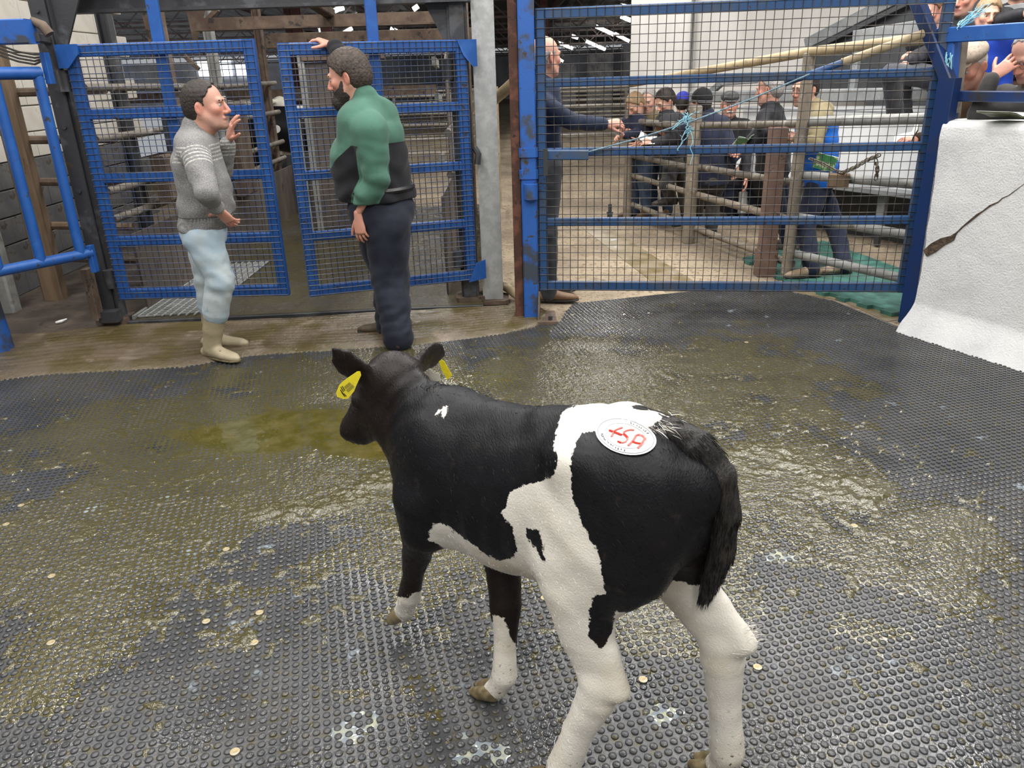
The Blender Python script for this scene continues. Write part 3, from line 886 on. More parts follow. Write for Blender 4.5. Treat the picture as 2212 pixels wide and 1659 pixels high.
# cord strung across the gate, with a tuft of twine
c0, c1, c2 = onplane(1262, 329, GA, GB), onplane(1490, 262, GA, GB), onplane(1745, 160, GA, GB)
cf = np.array([gn[0], gn[1], 0]) * 0.05
TW_DARK = M('blue_grey_cord', (0.10, 0.16, 0.20), 0.7, col2=(0.2, 0.32, 0.4), scale=40)
tw = empty('cord', c0, 'thin blue cord strung across the wide gate with frayed twine tuft', 'cord')
MB().tube([c0 + cf, c0 * 0.5 + c1 * 0.5 + cf - np.array([0, 0, 0.008]), c1 + cf], 0.0055, 6).build('cord_length', TW_DARK, tw, True)
MB().tube([c1 + cf, c1 * 0.5 + c2 * 0.5 + cf - np.array([0, 0, 0.008]), c2 + cf], 0.0055, 6).build('cord_length', TW_DARK, tw, True)
def tuft(parent, c, n, spread, drop, seed, name='twine_tuft', r=0.0035, bias=(0, 0, 0)):
    rr = random.Random(seed)
    b = MB()
    for i in range(n):
        p = np.array(c, float) + np.array([rr.uniform(-1, 1) * 0.02, rr.uniform(-1, 1) * 0.01, rr.uniform(-1, 1) * 0.02])
        d = np.array([rr.uniform(-1, 1) * spread, rr.uniform(-0.3, 0.3) * spread, rr.uniform(-1, 0.6) * drop]) + np.array(bias)
        pts = [p]
        for k in range(1, 7):
            pts.append(p + d * (k / 6) + np.array([rr.uniform(-1, 1), rr.uniform(-1, 1) * 0.5, rr.uniform(-1, 1)]) * 0.012)
        b.tube(pts, [r * (1 - 0.09 * k) for k in range(7)], 5)
    return b.build(name, TWINE, parent, True)
tuft(tw, c1 + cf + np.array([-0.02, 0, 0.02]), 16, 0.10, 0.09, 3)
tuft(tw, c1 + cf + np.array([0.0, 0, -0.04]), 8, 0.06, 0.16, 5, bias=(-0.03, 0, -0.10))

# ------------------------------------------------------------ columns
# blue hanging post of the wide gate
bp_ = empty('gate_post', (0.135, 5.36, 0), 'tall bright blue gate post with rusty brown side and base plate', 'post')
MB().beam((0.155, 5.33, 0.0), (0.155, 5.33, 4.2), 0.105, 0.10, up=(0, 1, 0), c=0.008).build('blue_post', BLUE_WORN, bp_)
MB().beam((0.072, 5.37, 0.02), (0.072, 5.37, 4.2), 0.06, 0.12, up=(0, 1, 0), c=0.004).build('rusty_channel', RUST_RED, bp_)
MB().beam((0.18, 5.17, 0.012), (0.18, 5.45, 0.012), 0.30, 0.02).build('base_plate', RUSTY, bp_)
MB().tube([(0.285, 5.22, 0.02), (0.285, 5.22, 0.05)], 0.014, 8).build('bolt', BLACK_STEEL, bp_)
MB().poly([(0.195, 5.20, 0.02), (0.205, 5.27, 0.02), (0.205, 5.27, 0.22)], (0.012, 0, 0)).build('gusset', RUSTY, bp_)
for z in (1.02, 1.16):
    MB().beam((0.155, 5.33, z - 0.03), (0.155, 5.33, z + 0.03), 0.125, 0.12, up=(0, 1, 0)).build('collar', BLUE_WORN, bp_)
MB().tube([(0.165, 5.27, 0.86), (0.165, 5.27, 0.96)], 0.048, 12).build('hinge_barrel', BLUE_WORN, bp_, True)

gc = empty('steel_column', (-0.12, 5.84, 0), 'pale galvanised I beam column between the two gateways', 'column')
MB().ibeam((-0.125, 5.86, 0), (-0.125, 5.86, 4.6), 0.155, 0.17, 0.02, up=(0, 1, 0)).build('beam', GALV, gc)
MB().beam((-0.125, 5.84, 0.0), (-0.125, 5.84, 0.03), 0.24, 0.24, up=(0, 1, 0)).build('base_plate', RUSTY, gc)
MB().tube([(-0.215, 5.74, 1.16), (-0.19, 5.72, 1.12), (-0.20, 5.71, 1.05)], 0.022, 8).build('clamp', BLACK_STEEL, gc, True)

def black_post(x, y, side, label):
    t = empty('cage_post', (x, y, 0), label, 'post')
    MB().ibeam((x, y, 0.04), (x, y, 3.0), 0.12, 0.13, 0.016, up=(1, 0, 0)).build('upright', BLACK_STEEL, t)
    MB().beam((x, y - 0.075, 0.04), (x, y - 0.075, 2.9), 0.10, 0.02, up=(0, 1, 0), c=0.002).build('face_plate', BLACK_STEEL, t)
    MB().poly([(x, y - 0.03, 2.9), (x + side * 0.62, y - 0.03, 2.9), (x + side * 0.09, y - 0.03, 1.86), (x, y - 0.03, 1.86)], (0, 0.02, 0)).build('gusset', BLACK_STEEL, t)
    for z in (0.55, 0.98, 1.4, 1.74, 2.1):
        MB().tube([(x, y - 0.082, z), (x, y - 0.10, z)], 0.013, 8).build('bolt', BLACK_STEEL, t)
    for z in (0.30, 1.62):
        MB().tube([(x + side * 0.075, y - 0.09, z), (x + side * 0.075, y - 0.09, z + 0.13)], 0.042, 12).build('hinge_barrel', BLACK_STEEL, t, True)
    MB().beam((x, y, 0.02), (x, y, 0.06), 0.22, 0.22, up=(0, 1, 0)).build('base_plate', RUSTY, t)
    return t
lp = black_post(-2.93, 5.52, 1, 'black steel cage post by the block wall with hinges')
rp = black_post(-0.30, 5.83, -1, 'black steel cage post bolted beside the pale I beam column')
MB().beam((-2.97, 5.36, 0.10), (-2.97, 5.36, 0.46), 0.05, 0.09, up=(0, 1, 0)).build('foot_bracket', RUSTY, lp)
MB().beam((-2.90, 5.40, 0.06), (-2.90, 5.40, 0.14), 0.14, 0.10, up=(0, 1, 0)).build('foot_block', BLACK_STEEL, lp)

# ------------------------------------------------------------ weigh cage
wc = empty('weigh_cage', (-1.6, 7.6, 0), 'dark steel weighing cage with overhead beams behind the blue gates', 'cage')
def cb(*a, name='beam', mat=BLACK_STEEL, **k):
    return MB().ibeam(*a, **k).build(name, mat, wc)
fz = at(600, 15, 5.69)[2] + 0.085
cb((-2.95, 5.75, fz), (-0.2, 5.75, fz), 0.12, 0.17, 0.02, name='front_beam')
MB().angle((-2.75, 7.7, 2.08), (-0.45, 7.7, 2.08), 0.10, 0.11, 0.012).build('middle_beam', RUSTY, wc)
MB().beam((-2.9, 10.4, 2.10), (-0.3, 10.4, 2.10), 0.08, 0.17).build('rear_beam', RUSTY, wc)
for x in (-1.55,):
    MB().beam((x, 5.8, 2.31), (x, 7.75, 2.20), 0.10, 0.07).build('tie_beam', RUSTY, wc)
for i, (x, y) in enumerate([(-2.95, 6.35), (-2.93, 7.3), (-2.93, 8.5), (-2.92, 10.2)]):
    MB().ibeam((x, y, 0.03), (x, y, 2.9), 0.09, 0.09, 0.014, up=(1, 0, 0)).build('side_post', [BLACK_STEEL, RUSTY, GALV_DULL, RUSTY][i], wc)
for (x, y) in [(-0.33, 6.5), (-0.36, 7.2), (-0.38, 8.0), (-0.40, 9.2)]:
    MB().ibeam((x, y, 0.03), (x, y, 2.9), 0.09, 0.10, 0.014, up=(1, 0, 0)).build('side_post', BLACK_STEEL if y < 7 else RUSTY, wc)
    MB().poly([(x, y, 2.9), (x - 0.45, y, 2.9), (x - 0.05, y, 1.95)], (0, 0.02, 0)).build('side_gusset', RUSTY, wc)
for (x, y) in [(-2.93, 6.9), (-2.93, 7.9)]:
    MB().poly([(x, y, 2.9), (x + 0.5, y, 2.9), (x + 0.05, y, 1.95)], (0, 0.02, 0)).build('side_gusset', RUSTY, wc)
for z in (1.62, 1.28, 0.92, 0.72):
    MB().tube([(-2.88, 5.7, z + 0.02), (-2.86, 8.5, z - 0.01), (-2.86, 10.4, z)], 0.028, 10).build('side_rail', GREY_PIPE, wc, True)
for z in (1.25, 0.95):
    MB().tube([(-0.42, 6.0, z), (-0.45, 10.2, z)], 0.028, 10).build('side_rail', GREY_PIPE, wc, True)
MB().poly([(-2.80, 5.75, 0.02), (-2.80, 10.4, 0.02), (-2.80, 10.4, 0.62), (-2.80, 5.75, 0.62)], (0.015, 0, 0)).build('side_sheet', PLATE, wc)
MB().poly([(-0.48, 5.95, 0.02), (-0.48, 10.4, 0.02), (-0.48, 10.4, 0.80), (-0.48, 5.95, 0.80)], (-0.015, 0, 0)).build('side_sheet', PLATE, wc)
for y0, y1, z0, z1 in [(7.4, 7.95, 0.8, 2.1), (8.15, 9.0, 0.8, 2.1), (6.7, 7.1, 0.85, 1.9)]:
    MB().poly([(-0.47, y0, z0), (-0.47, y1, z0), (-0.47, y1, z1), (-0.47, y0, z1 - 0.15)], (0.012, 0, 0)).build('side_plate', PLATE, wc)
for (z, y0, y1) in [(1.75, 6.1, 6.4), (1.5, 6.15, 6.55), (1.05, 6.2, 6.5), (0.6, 6.25, 6.6), (0.95, 6.6, 6.9)]:
    MB().beam((-0.50, y0, z), (-0.50, y1, z - 0.02), 0.03, 0.06).build('side_bracket', GALV_DULL, wc)
# machinery hung along the left side
for (y, z, h, w, mt) in [(6.75, 1.20, 0.5, 0.30, BLACK_STEEL), (7.2, 1.05, 0.8, 0.35, BLACK_STEEL), (7.8, 1.25, 0.55, 0.3, GALV_DULL), (8.3, 1.0, 0.9, 0.4, RUSTY), (6.4, 0.95, 0.35, 0.25, RUSTY)]:
    MB().beam((-2.72, y - w / 2, z), (-2.72, y + w / 2, z), 0.10, h).build('side_bracket', mt, wc)
for (px0, py0, px1, py1, Y) in [(398, 120, 430, 150, 8.2), (372, 140, 384, 210, 7.8), (470, 20, 430, 60, 7.8)]:
    MB().beam(at(px0, py0, Y), at(px1, py1, Y), 0.04, 0.04).build('side_bracket', RUSTY, wc)
# sliding rear door with rail, low rear panel
sd = empty('sliding_door', (-1.55, 9.0, 0.03), 'tall dull brown sheet steel sliding door inside the weigh cage', 'door')
p0, p1 = at(672, 460, 9.0), at(772, 132, 9.0)
MB().poly([(p0[0], 9.0, 0.05), (p1[0] + 0.25, 9.0, 0.05), (p1[0] + 0.25, 9.0, 1.85), (p0[0] + 0.12, 9.0, 1.85)], (0, 0.03, 0)).build('sheet', PLATE, sd)
MB().beam((p0[0] + 0.1, 8.97, 0.03), (p0[0] + 0.1, 8.97, 1.9), 0.07, 0.04, up=(0, 1, 0)).build('edge_bar', GALV_DULL, sd)
MB().beam((p0[0] + 0.1, 8.97, 1.88), (p1[0] + 0.3, 8.97, 1.88), 0.06, 0.10).build('top_bar', RUSTY, sd)
MB().tube([(p0[0] + 0.02, 8.9, 0.03), (p0[0] + 0.02, 8.9, 1.35)], 0.012, 8).build('drop_bolt', GALV_DULL, sd)
rpn = MB().poly([(-3.05, 10.5, 0.02), (-1.9, 10.5, 0.02), (-1.9, 10.5, 0.74), (-3.05, 10.5, 0.74)], (0, 0.04, 0)).build('kick_panel', DARK_GREY)
setp(rpn, 'low dark board across the far end of the weigh cage', 'panel')
# platform
WETPLATE = M('wet_chequer_plate', (0.075, 0.064, 0.030), 0.14, col2=(0.055, 0.048, 0.034), scale=3, col3=(0.11, 0.09, 0.06), scale3=30, bump=0.008, bscale=70, rough2=0.35)
pl = MB().poly([(-2.83, 5.50, 0.0), (-0.20, 5.66, 0.0), (-0.22, 10.5, 0.0), (-2.83, 10.5, 0.0)], (0, 0, 0.03)).build('weigh_platform', WETPLATE)
setp(pl, 'wet chequered weighing platform floor inside the cage', 'platform')
lip = MB().beam((-2.83, 5.475, 0.006), (-0.20, 5.635, 0.006), 0.03, 0.05).build('platform_gap', BLACK_STEEL)  # dark bar paints the shade of the open slot at the platform front
setp(lip, 'black steel edge strip along the front of the weighing platform', 'trim')
gt = empty('steel_grating', (-2.6, 6.2, 0.03), 'shiny expanded metal grating strip on the weighing platform', 'grating')
w = MB()
for k in range(34):
    y = 5.56 + 0.05 * k
    xl, xr = -2.78, -2.30 + 0.0 * k
    w.beam((xl, y, 0.040), (xr, y + 0.09, 0.040), 0.008, 0.012)
for k in range(9):
    x = -2.78 + 0.06 * k
    w.beam((x, 5.55, 0.044), (x, 7.3, 0.044), 0.008, 0.010)
w.build('grating_bars', GALV, gt)['kind'] = 'stuff'
MB().beam((-2.80, 5.52, 0.045), (-2.80, 7.3, 0.045), 0.02, 0.03).build('edge_bar', GALV_DULL, gt)

# ------------------------------------------------------------ left railings
ga2, gb2 = np.array([-3.72, 3.90]), np.array([-2.86, 5.17])
dd = (gb2 - ga2) / np.linalg.norm(gb2 - ga2)
rl = empty('tube_railing', A3(gb2, 0.7), 'bright blue welded tube railing beside the big blue post', 'railing')
MB().tube([A3(ga2, 0.60), A3(gb2 + dd * 0.05, 0.60)], 0.034, 12).build('lower_rail', BLUE, rl, True)
MB().tube([A3(ga2, 1.735), A3(gb2, 1.735)], 0.036, 12).build('top_rail', BLUE, rl, True)
for t in (0.02, 0.28, 0.54, 0.80):
    p = gb2 - dd * t
    MB().tube([A3(p, 0.60), A3(p, 1.735)], 0.032, 12).build('upright', BLUE, rl, True)
for z in (0.56, 1.76):
    MB().beam(A3(gb2 + dd * 0.05, z - 0.09), A3(gb2 + dd * 0.05, z + 0.09), 0.035, 0.06, up=(0, 1, 0)).build('hinge_lug', BLUE, rl)
p = gb2 - dd * 1.02
MB().tube([A3(p, 0.85), A3(gb2 - dd * 0.56, 0.85)], 0.02, 8).build('brace', BLUE, rl, True)
bc = empty('round_column', (-3.52, 4.92, 0), 'thick round blue column standing on the apron', 'column')
n = 24
MB().tube([(-3.52, 4.92, 0.0), (-3.52, 4.92, 0.04), (-3.52, 4.92, 0.5), (-3.52, 4.92, 1.25)], [0.165, 0.158, 0.145, 0.145], n).build('shaft', BLUE_WORN, bc, True)
MB().tube([(-3.52, 4.92, 1.25), (-3.52, 4.92, 1.28)], [0.15, 0.12], n).build('cap', BLUE_WORN, bc, True)
# short blue beam at the top left with a clamp
q0, q1 = at(-200, 75, 5.1), at(68, 68, 5.1)
bb_ = empty('wall_beam', q1, 'stubby blue steel beam end clamped to the black cage post', 'beam')
MB().beam((q0[0], 5.1, q1[2]), (q1[0], 5.1, q1[2]), 0.12, 0.135, c=0.006).build('beam', BLUE_WORN, bb_)
MB().beam((q1[0], 5.12, q1[2] - 0.03), (-2.92, 5.45, q1[2] - 0.03), 0.05, 0.05).build('stub', BLACK_STEEL, bb_)
q = at(92, 55, 5.15)
MB().tube([q + np.array([-0.06, 0, 0.03]), q, q + np.array([0.03, 0, -0.05])], [0.022, 0.03, 0.03], 10).build('clamp', RUSTY, bb_, True)
# timber posts against the left wall
for (x, y, w_, lb) in [(-3.98, 5.95, 0.13, 'pale weathered steel stanchion against the block wall'), (-3.80, 6.3, 0.16, 'brown timber post against the block wall')]:
    o = MB().beam((x, y, 0.0), (x, y, 3.2), w_, 0.12, up=(0, 1, 0)).build('wall_post', GALV_DULL if 'pale' in lb else WOOD_BROWN)
    setp(o, lb, 'post')
for z in (1.62, 1.27, 0.95, 0.60, 0.33):
    b = MB().tube([(-3.85, 6.4, z), (-2.98, 6.2, z)], 0.032, 8).build('cross_rail', RUSTY if z != 0.6 else WOOD_BROWN, smooth=True)
    setp(b, 'short rusty rail between timber post and cage', 'rail', 'short rails between timber post and cage')
# cables on the wall
for i in range(4):
    pts = [at(0 - 4 * i, 98 + 6 * i, 5.9), at(40, 112 + 7 * i, 5.75), at(75, 118 + 7 * i, 5.6), at(100, 118 + 3 * i, 5.52)]
    o = MB().tube(pts, 0.007, 6).build('cable', BLACK_RUBBER, smooth=True)
    setp(o, 'black cable drooping towards the black cage post', 'cable', 'cables by the black cage post')
litter = MB().tube([fl(120, 697, 0.02), fl(132, 694, 0.022), fl(144, 689, 0.025)], [0.008, 0.012, 0.005], 6).build('litter_scrap', PAPER, smooth=True)
setp(litter, 'small pale scrap lying on the dark passage floor', 'litter')
# ------------------------------------------------------------ white pier of the ring wall
PA, PB = np.array([2.635, 4.80]), np.array([3.45, 3.10])       # foot line of its face
pd_ = (PB - PA) / np.linalg.norm(PB - PA)
pin = np.array([-pd_[1], pd_[0]])                              # into the wall, away from the ring
if pin[0] < 0: pin = -pin
pier = empty('wall_right', A3(PA, 0)); setp(pier, 'thick white roughcast ring wall pier with a long crack', kind='structure')
nu, nz = 170, 120
Lp = np.linalg.norm(PB - PA)
ztop = 1.315
U = np.linspace(0, 1, nu); T = np.linspace(0, 1, nz)
UU, TT = np.meshgrid(U, T, indexing='ij')
# profile: skirt, face, rounded shoulder, top
def prof(t):
    pts = np.array([(-0.10, 0.0), (-0.015, 0.15), (0.0, 0.19), (0.0, 0.6), (-0.005, 1.22), (0.004, 1.285), (0.03, 1.31), (0.08, 1.318), (0.42, 1.315)])
    d = np.concatenate([[0], np.cumsum(np.linalg.norm(np.diff(pts, axis=0), axis=1))]); d /= d[-1]
    return np.interp(t, d, pts[:, 0]), np.interp(t, d, pts[:, 1])
IN, ZZ = prof(TT)
# broken vertical edge at the gate end
edge = 0.03 * (fbm(ZZ * 1.0, ZZ * 0 + 3.3, 5.0, 61, 3) - 0.5) - 0.03 * np.clip((ZZ - 0.75) / 0.5, 0, 1)
SS = UU * Lp + (1 - UU) ** 12 * (edge - 0.04 * np.exp(-(ZZ / 0.15) ** 2))
X = PA[0] + pd_[0] * SS + pin[0] * IN; Y = PA[1] + pd_[1] * SS + pin[1] * IN
# the crack: distance from its line on the face
def crackdist(s, z):
    pl = [(0.0, 0.79), (0.05, 0.815), (0.10, 0.86), (0.145, 0.885), (0.16, 0.91), (0.20, 0.96), (0.27, 1.02), (0.30, 1.05), (0.36, 1.11), (0.42, 1.16)]
    w = [0.020, 0.024, 0.028, 0.014, 0.006, 0.006, 0.007, 0.005, 0.004, 0.001]
    best = np.full(s.shape, 9.0); wid = np.full(s.shape, 0.004)
    for i in range(len(pl) - 1):
        a, b = np.array(pl[i]), np.array(pl[i + 1]); ab = b - a
        h = np.clip(((s - a[0]) * ab[0] + (z - a[1]) * ab[1]) / (ab @ ab), 0, 1)
        d = np.hypot(s - a[0] - h * ab[0], z - a[1] - h * ab[1]) - (w[i] + (w[i + 1] - w[i]) * h)
        better = d < best
        best = np.where(better, d, best)
    return best
rough_ = 0.004 * (fbm(SS * 1.0, ZZ * 1.0, 18.0, 71, 3) - 0.5) + 0.012 * (fbm(SS, ZZ, 2.2, 72, 2) - 0.5)
X -= pin[0] * rough_; Y -= pin[1] * rough_
V = np.stack([X, Y, ZZ], -1).reshape(-1, 3)
Q = [(i * nz + j, (i + 1) * nz + j, (i + 1) * nz + j + 1, i * nz + j + 1) for i in range(nu - 1) for j in range(nz - 1)]
nb = len(V)
# end face and rear
ring0 = list(range(nz))
back = [(*(PA + pin * 0.42), 0.0)]
ringL = [(nu - 1) * nz + j for j in range(nz)]
V = V.tolist() + [[*(PA + pin * 0.42), 0.0], [*(PB + pin * 0.42), 0.0]]
Q.append(tuple(ring0 + [nb])); Q.append(tuple(ringL + [nb + 1]))
Q.append((nb, nb + 1, (nu - 1) * nz + nz - 1, nz - 1))
me = bpy.data.meshes.new('roughcast_face'); me.from_pydata(V, [], Q)
bm = bmesh.new(); bm.from_mesh(me); bmesh.ops.recalc_face_normals(bm, faces=bm.faces); bm.to_mesh(me); bm.free()
bpy_smooth(me, 60)
link('roughcast_face', me, PIER, pier)
# crack as a dark strip standing proud, its inner shade put in colour
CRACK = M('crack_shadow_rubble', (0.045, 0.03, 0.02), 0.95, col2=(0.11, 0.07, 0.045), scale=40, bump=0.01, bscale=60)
pl = [(0.005, 0.745), (0.04, 0.785), (0.085, 0.83), (0.135, 0.872), (0.16, 0.905), (0.20, 0.955), (0.255, 1.005), (0.29, 1.045), (0.345, 1.10), (0.42, 1.16)]
wd2 = [0.016, 0.021, 0.024, 0.017, 0.004, 0.0045, 0.006, 0.0035, 0.003, 0.001]
rr = random.Random(4)
up_, lo_ = [], []
for (p, q) in zip(pl, wd2):
    up_.append((p[0] - q * 0.7, p[1] + q * (0.7 + rr.uniform(-0.3, 0.3)))); lo_.append((p[0] + q * 0.7, p[1] - q * (0.7 + rr.uniform(-0.3, 0.3))))
pts = up_ + lo_[::-1]
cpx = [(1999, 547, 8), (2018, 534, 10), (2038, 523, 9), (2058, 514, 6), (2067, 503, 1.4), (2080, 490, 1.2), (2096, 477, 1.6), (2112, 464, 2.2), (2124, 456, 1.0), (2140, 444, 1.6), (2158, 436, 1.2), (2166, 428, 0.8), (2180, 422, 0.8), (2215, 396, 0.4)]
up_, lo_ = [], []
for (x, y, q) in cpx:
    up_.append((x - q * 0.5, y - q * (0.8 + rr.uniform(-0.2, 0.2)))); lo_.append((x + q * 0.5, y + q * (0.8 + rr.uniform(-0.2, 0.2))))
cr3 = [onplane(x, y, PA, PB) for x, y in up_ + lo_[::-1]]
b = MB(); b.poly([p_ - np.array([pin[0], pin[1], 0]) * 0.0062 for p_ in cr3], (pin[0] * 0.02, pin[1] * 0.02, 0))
b.build('crack', CRACK, pier)
# steel channel at the gate end of the pier
ch = empty('gate_post', A3(PA, 0), 'dark blue steel channel post against the white pier', 'post')
pp = PA - pd_ * 0.062 + pin * 0.05
MB().beam(A3(pp, 0.03), A3(pp, 1.55), 0.07, 0.11, up=(pd_[0], pd_[1], 0), c=0.004).build('channel', BLUE_DARK, ch)
pp2 = PA - pd_ * 0.07 + pin * 0.14
MB().beam(A3(pp2, 0.03), A3(pp2, 1.35), 0.05, 0.05, up=(pd_[0], pd_[1], 0)).build('inner_bar', BLUE_DARK, ch)
# rails above the pier
rr_ = empty('ring_rail', A3(PA, 1.3), 'dark blue steel ring rail with slanting brace above the white pier', 'railing')
RA = PA + pin * 0.10 - pd_ * 0.05
def onr(px, py, o=0.10):
    return onplane(px, py, PA + pin * o, PB + pin * o)
t0 = onr(2060, 200); t1 = onr(2290, 193)
MB().beam(onr(2030, 207), (t1[0], t1[1], onr(2030, 207)[2]), 0.05, 0.06).build('lower_rail', BLUE_DARK, rr_)
u0, u1 = onr(2012, 78), onr(2290, 30)
MB().beam(u0, (u1[0], u1[1], u0[2] + 0.0), 0.05, 0.085).build('upper_rail', BLUE, rr_)
MB().beam(onr(1968, -30, 0.06), onr(2058, 198, 0.06), 0.065, 0.075).build('brace', BLUE_DARK, rr_)
MB().beam(onr(2045, 268, 0.12), onr(2056, 80, 0.12), 0.07, 0.08, up=(pd_[0], pd_[1], 0)).build('stub_post', BLUE, rr_)
tuft(rr_, onr(2075, 58, 0.08), 14, 0.05, 0.03, 8, bias=(0.10, 0.0, 0.10))
tuft(rr_, onr(2050, 120, 0.05), 10, 0.03, 0.10, 9, bias=(0.02, 0.0, -0.12))
sk = onr(2080, 90, 0.22), onr(2062, 262, 0.22)
o = MB().beam(sk[0], sk[1], 0.045, 0.05).build('timber_stay', TAN_POST); setp(o, 'worn tan timber stay leaning behind the blue ring rail', 'stake')

# ------------------------------------------------------------ pipe fence of the alley
fposts = [((1.43, 9.22), 1.20, 0.05, TAN_POST), ((1.85, 7.83), 1.30, 0.062, TAN_POST), ((2.315, 6.27), 1.72, 0.045, TAN_POST)]
fn = empty('pipe_fence', (2.2, 6.8, 0), 'tan and grey pipe fence the bidders lean on', 'fence')
for (p, h, r, mt) in fposts:
    MB().tube([A3(p, -0.01), A3(p, h)], r, 14).build('post', mt, fn, True)
    MB().tube([A3(p, h), A3(p, h + 0.012)], [r * 1.03, r * 0.8], 14).build('post_cap', GREY_PIPE, fn, True)
F0, F1, F2, F3 = [np.array(q) for q in ((1.43, 9.22), (1.85, 7.83), (2.315, 6.27), (2.74, 5.02))]
FO = np.array([0.05, 0.015])
def fr(px, py, a, b):
    return onplane(px, py, a, b)[2]
def railz(a, b, za, zb, r, mt, name='rail'):
    MB().tube([A3(a + FO, za), A3(b + FO, zb)], r, 12).build(name, mt, fn, True)
zt = [1.125, 1.10, 1.16, 1.30]
railz(F0, F1, 1.10, 1.11, 0.036, GREY_PIPE); railz(F1, F2, 1.13, 1.22, 0.032, GREY_PIPE); railz(F2, F3, 1.235, 1.315, 0.036, GALV_DULL)
railz(F0, F1, 0.72, 0.72, 0.03, GREY_PIPE); railz(F1, F2, 0.74, 0.76, 0.03, GREY_PIPE); railz(F2, F3, 0.83, 0.90, 0.034, GALV_DULL)
railz(F0, F1, 0.50, 0.47, 0.03, TAN_POST); railz(F1, F2, 0.47, 0.46, 0.034, TAN_POST); railz(F2, F3, 0.50, 0.56, 0.034, GALV_DULL)
railz(F0, F1, 0.17, 0.14, 0.03, TAN_POST); railz(F1, F2, 0.14, 0.11, 0.032, TAN_POST); railz(F2, F3, 0.20, 0.26, 0.034, GALV_DULL)
# sloping hand rail
hp = [onplane(1340, 178, F0, F1), onplane(1500, 152, F1, F2), onplane(1716, 118, F2, F3), onplane(2005, 74, F2, F3)]
q = [np.array([hp[0][0], hp[0][1], 1.52]), np.array([F2[0], F2[1], 1.735]), np.array([F3[0], F3[1], 1.79])]
q[0] = A3(F0, 1.50)
MB().tube(q, 0.036, 14).build('hand_rail', TAN_PIPE, fn, True)
# brown post
bpst = empty('sleeve_post', (2.2, 6.36, 0), 'square rust brown post in a sleeve beside the tan pipe post', 'post')
MB().beam((2.185, 6.42, 0.0), (2.185, 6.42, 1.19), 0.135, 0.10, up=(0, 1, 0), c=0.006).build('shaft', BROWN_POST, bpst)
MB().beam((2.185, 6.42, -0.01), (2.185, 6.42, 0.21), 0.16, 0.125, up=(0, 1, 0), c=0.006).build('sleeve', BROWN_POST, bpst)
# small bollard tube in the alley
p = fl(1317, 478, -0.014)
o = empty('drop_bolt_socket', p, 'short dark pipe socket standing on the alley floor', 'socket')
MB().tube([p, p + np.array([0, 0, 0.10]), p + np.array([0, 0, 0.10]), p + np.array([0, 0, 0.20])], [0.032, 0.032, 0.022, 0.022], 10).build('pipe', BLACK_STEEL, o, True)
MB().tube([p + np.array([0, 0, 0.095]), p + np.array([0, 0, 0.11])], 0.04, 10).build('collar', BLACK_STEEL, o, True)

# chain with a timber block
CHAIN = M('chain_steel', (0.22, 0.19, 0.15), 0.45, 0.7, col2=(0.12, 0.09, 0.06), scale=20)
cn = empty('chain', onplane(1830, 360, F2, F3), 'rusty link chain with a brown block hanging from the fence', 'chain')
def link_mesh():
    b = MB(); pts = []
    for k in range(13):
        a = 2 * math.pi * k / 12
        pts.append((0.017 * math.cos(a) + (0.008 if math.cos(a) > 0 else -0.008), 0.011 * math.sin(a), 0))
    b.tube(pts, 0.0042, 6, cap=False)
    m = b.mesh('chain_link'); m.materials.append(CHAIN); bpy_smooth(m); return m
lm = link_mesh()
def chain_run(pts, n):
    pts = np.array(pts); d = np.concatenate([[0], np.cumsum(np.linalg.norm(np.diff(pts, axis=0), axis=1))])
    for i in range(n):
        t = d[-1] * (i + 0.5) / n
        P = np.array([np.interp(t, d, pts[:, j]) for j in range(3)]); t2 = t + 0.01
        P2 = np.array([np.interp(min(t2, d[-1]), d, pts[:, j]) for j in range(3)]); P1 = np.array([np.interp(t2 - 0.02, d, pts[:, j]) for j in range(3)])
        e = (P2 - P1) / np.linalg.norm(P2 - P1)
        m = Vector(e).to_track_quat('X', 'Z').to_matrix() @ Matrix.Rotation(R(90) * (i % 2) + 0.4, 3, 'X')
        o = bpy.data.objects.new('chain_link', lm); COL.objects.link(o); o.parent = cn
        o.location = Vector(P) - cn.location; o.rotation_euler = m.to_euler()
CO = np.array([-0.05, -0.02, 0])
def fc(px, py):
    return onplane(px, py, F2, F3) + CO
chain_run([fc(1762, 342), fc(1790, 352), fc(1815, 366), fc(1832, 372), fc(1860, 360), fc(1885, 345), fc(1912, 334)], 30)
chain_run([fc(1722, 318), fc(1730, 322), fc(1737, 320)], 3)
chain_run([fc(1905, 345), fc(1908, 365), fc(1905, 385)], 5)
p = fc(1822, 388)
MB().beam(p + np.array([-0.06, 0.03, 0]), p + np.array([0.075, -0.02, -0.005]), 0.08, 0.10).build('timber_block', WOOD_BROWN, cn)

# green rubber mat beyond the gate, with a toothed edge
gm = [(2.16, 6.98), (2.26, 6.60), (2.29, 6.05), (2.55, 5.55), (2.72, 5.16), (3.5, 5.55), (3.3, 6.6), (3.15, 7.6)]
pts = []
for i in range(5 - 1):
    a, b = np.array(gm[i]), np.array(gm[i + 1]); L_ = np.linalg.norm(b - a); k = max(1, int(L_ / 0.16)); e = (b - a) / L_; nn = np.array([e[1], -e[0]])
    for j in range(k):
        s0 = a + e * L_ * j / k; w2 = L_ / k
        pts += [s0, s0 + e * w2 * 0.5, s0 + e * w2 * 0.5 + nn * 0.045, s0 + e * w2 * 0.95 + nn * 0.045]
pts += [np.array(q) for q in gm[4:]]
b = MB(); b.poly([(q[0], q[1], -0.012) for q in pts], (0, 0, 0.03))
o = b.build('rubber_mat', GREEN_MAT); setp(o, 'green rubber mat with toothed edge under the person in blue gilet', 'mat')
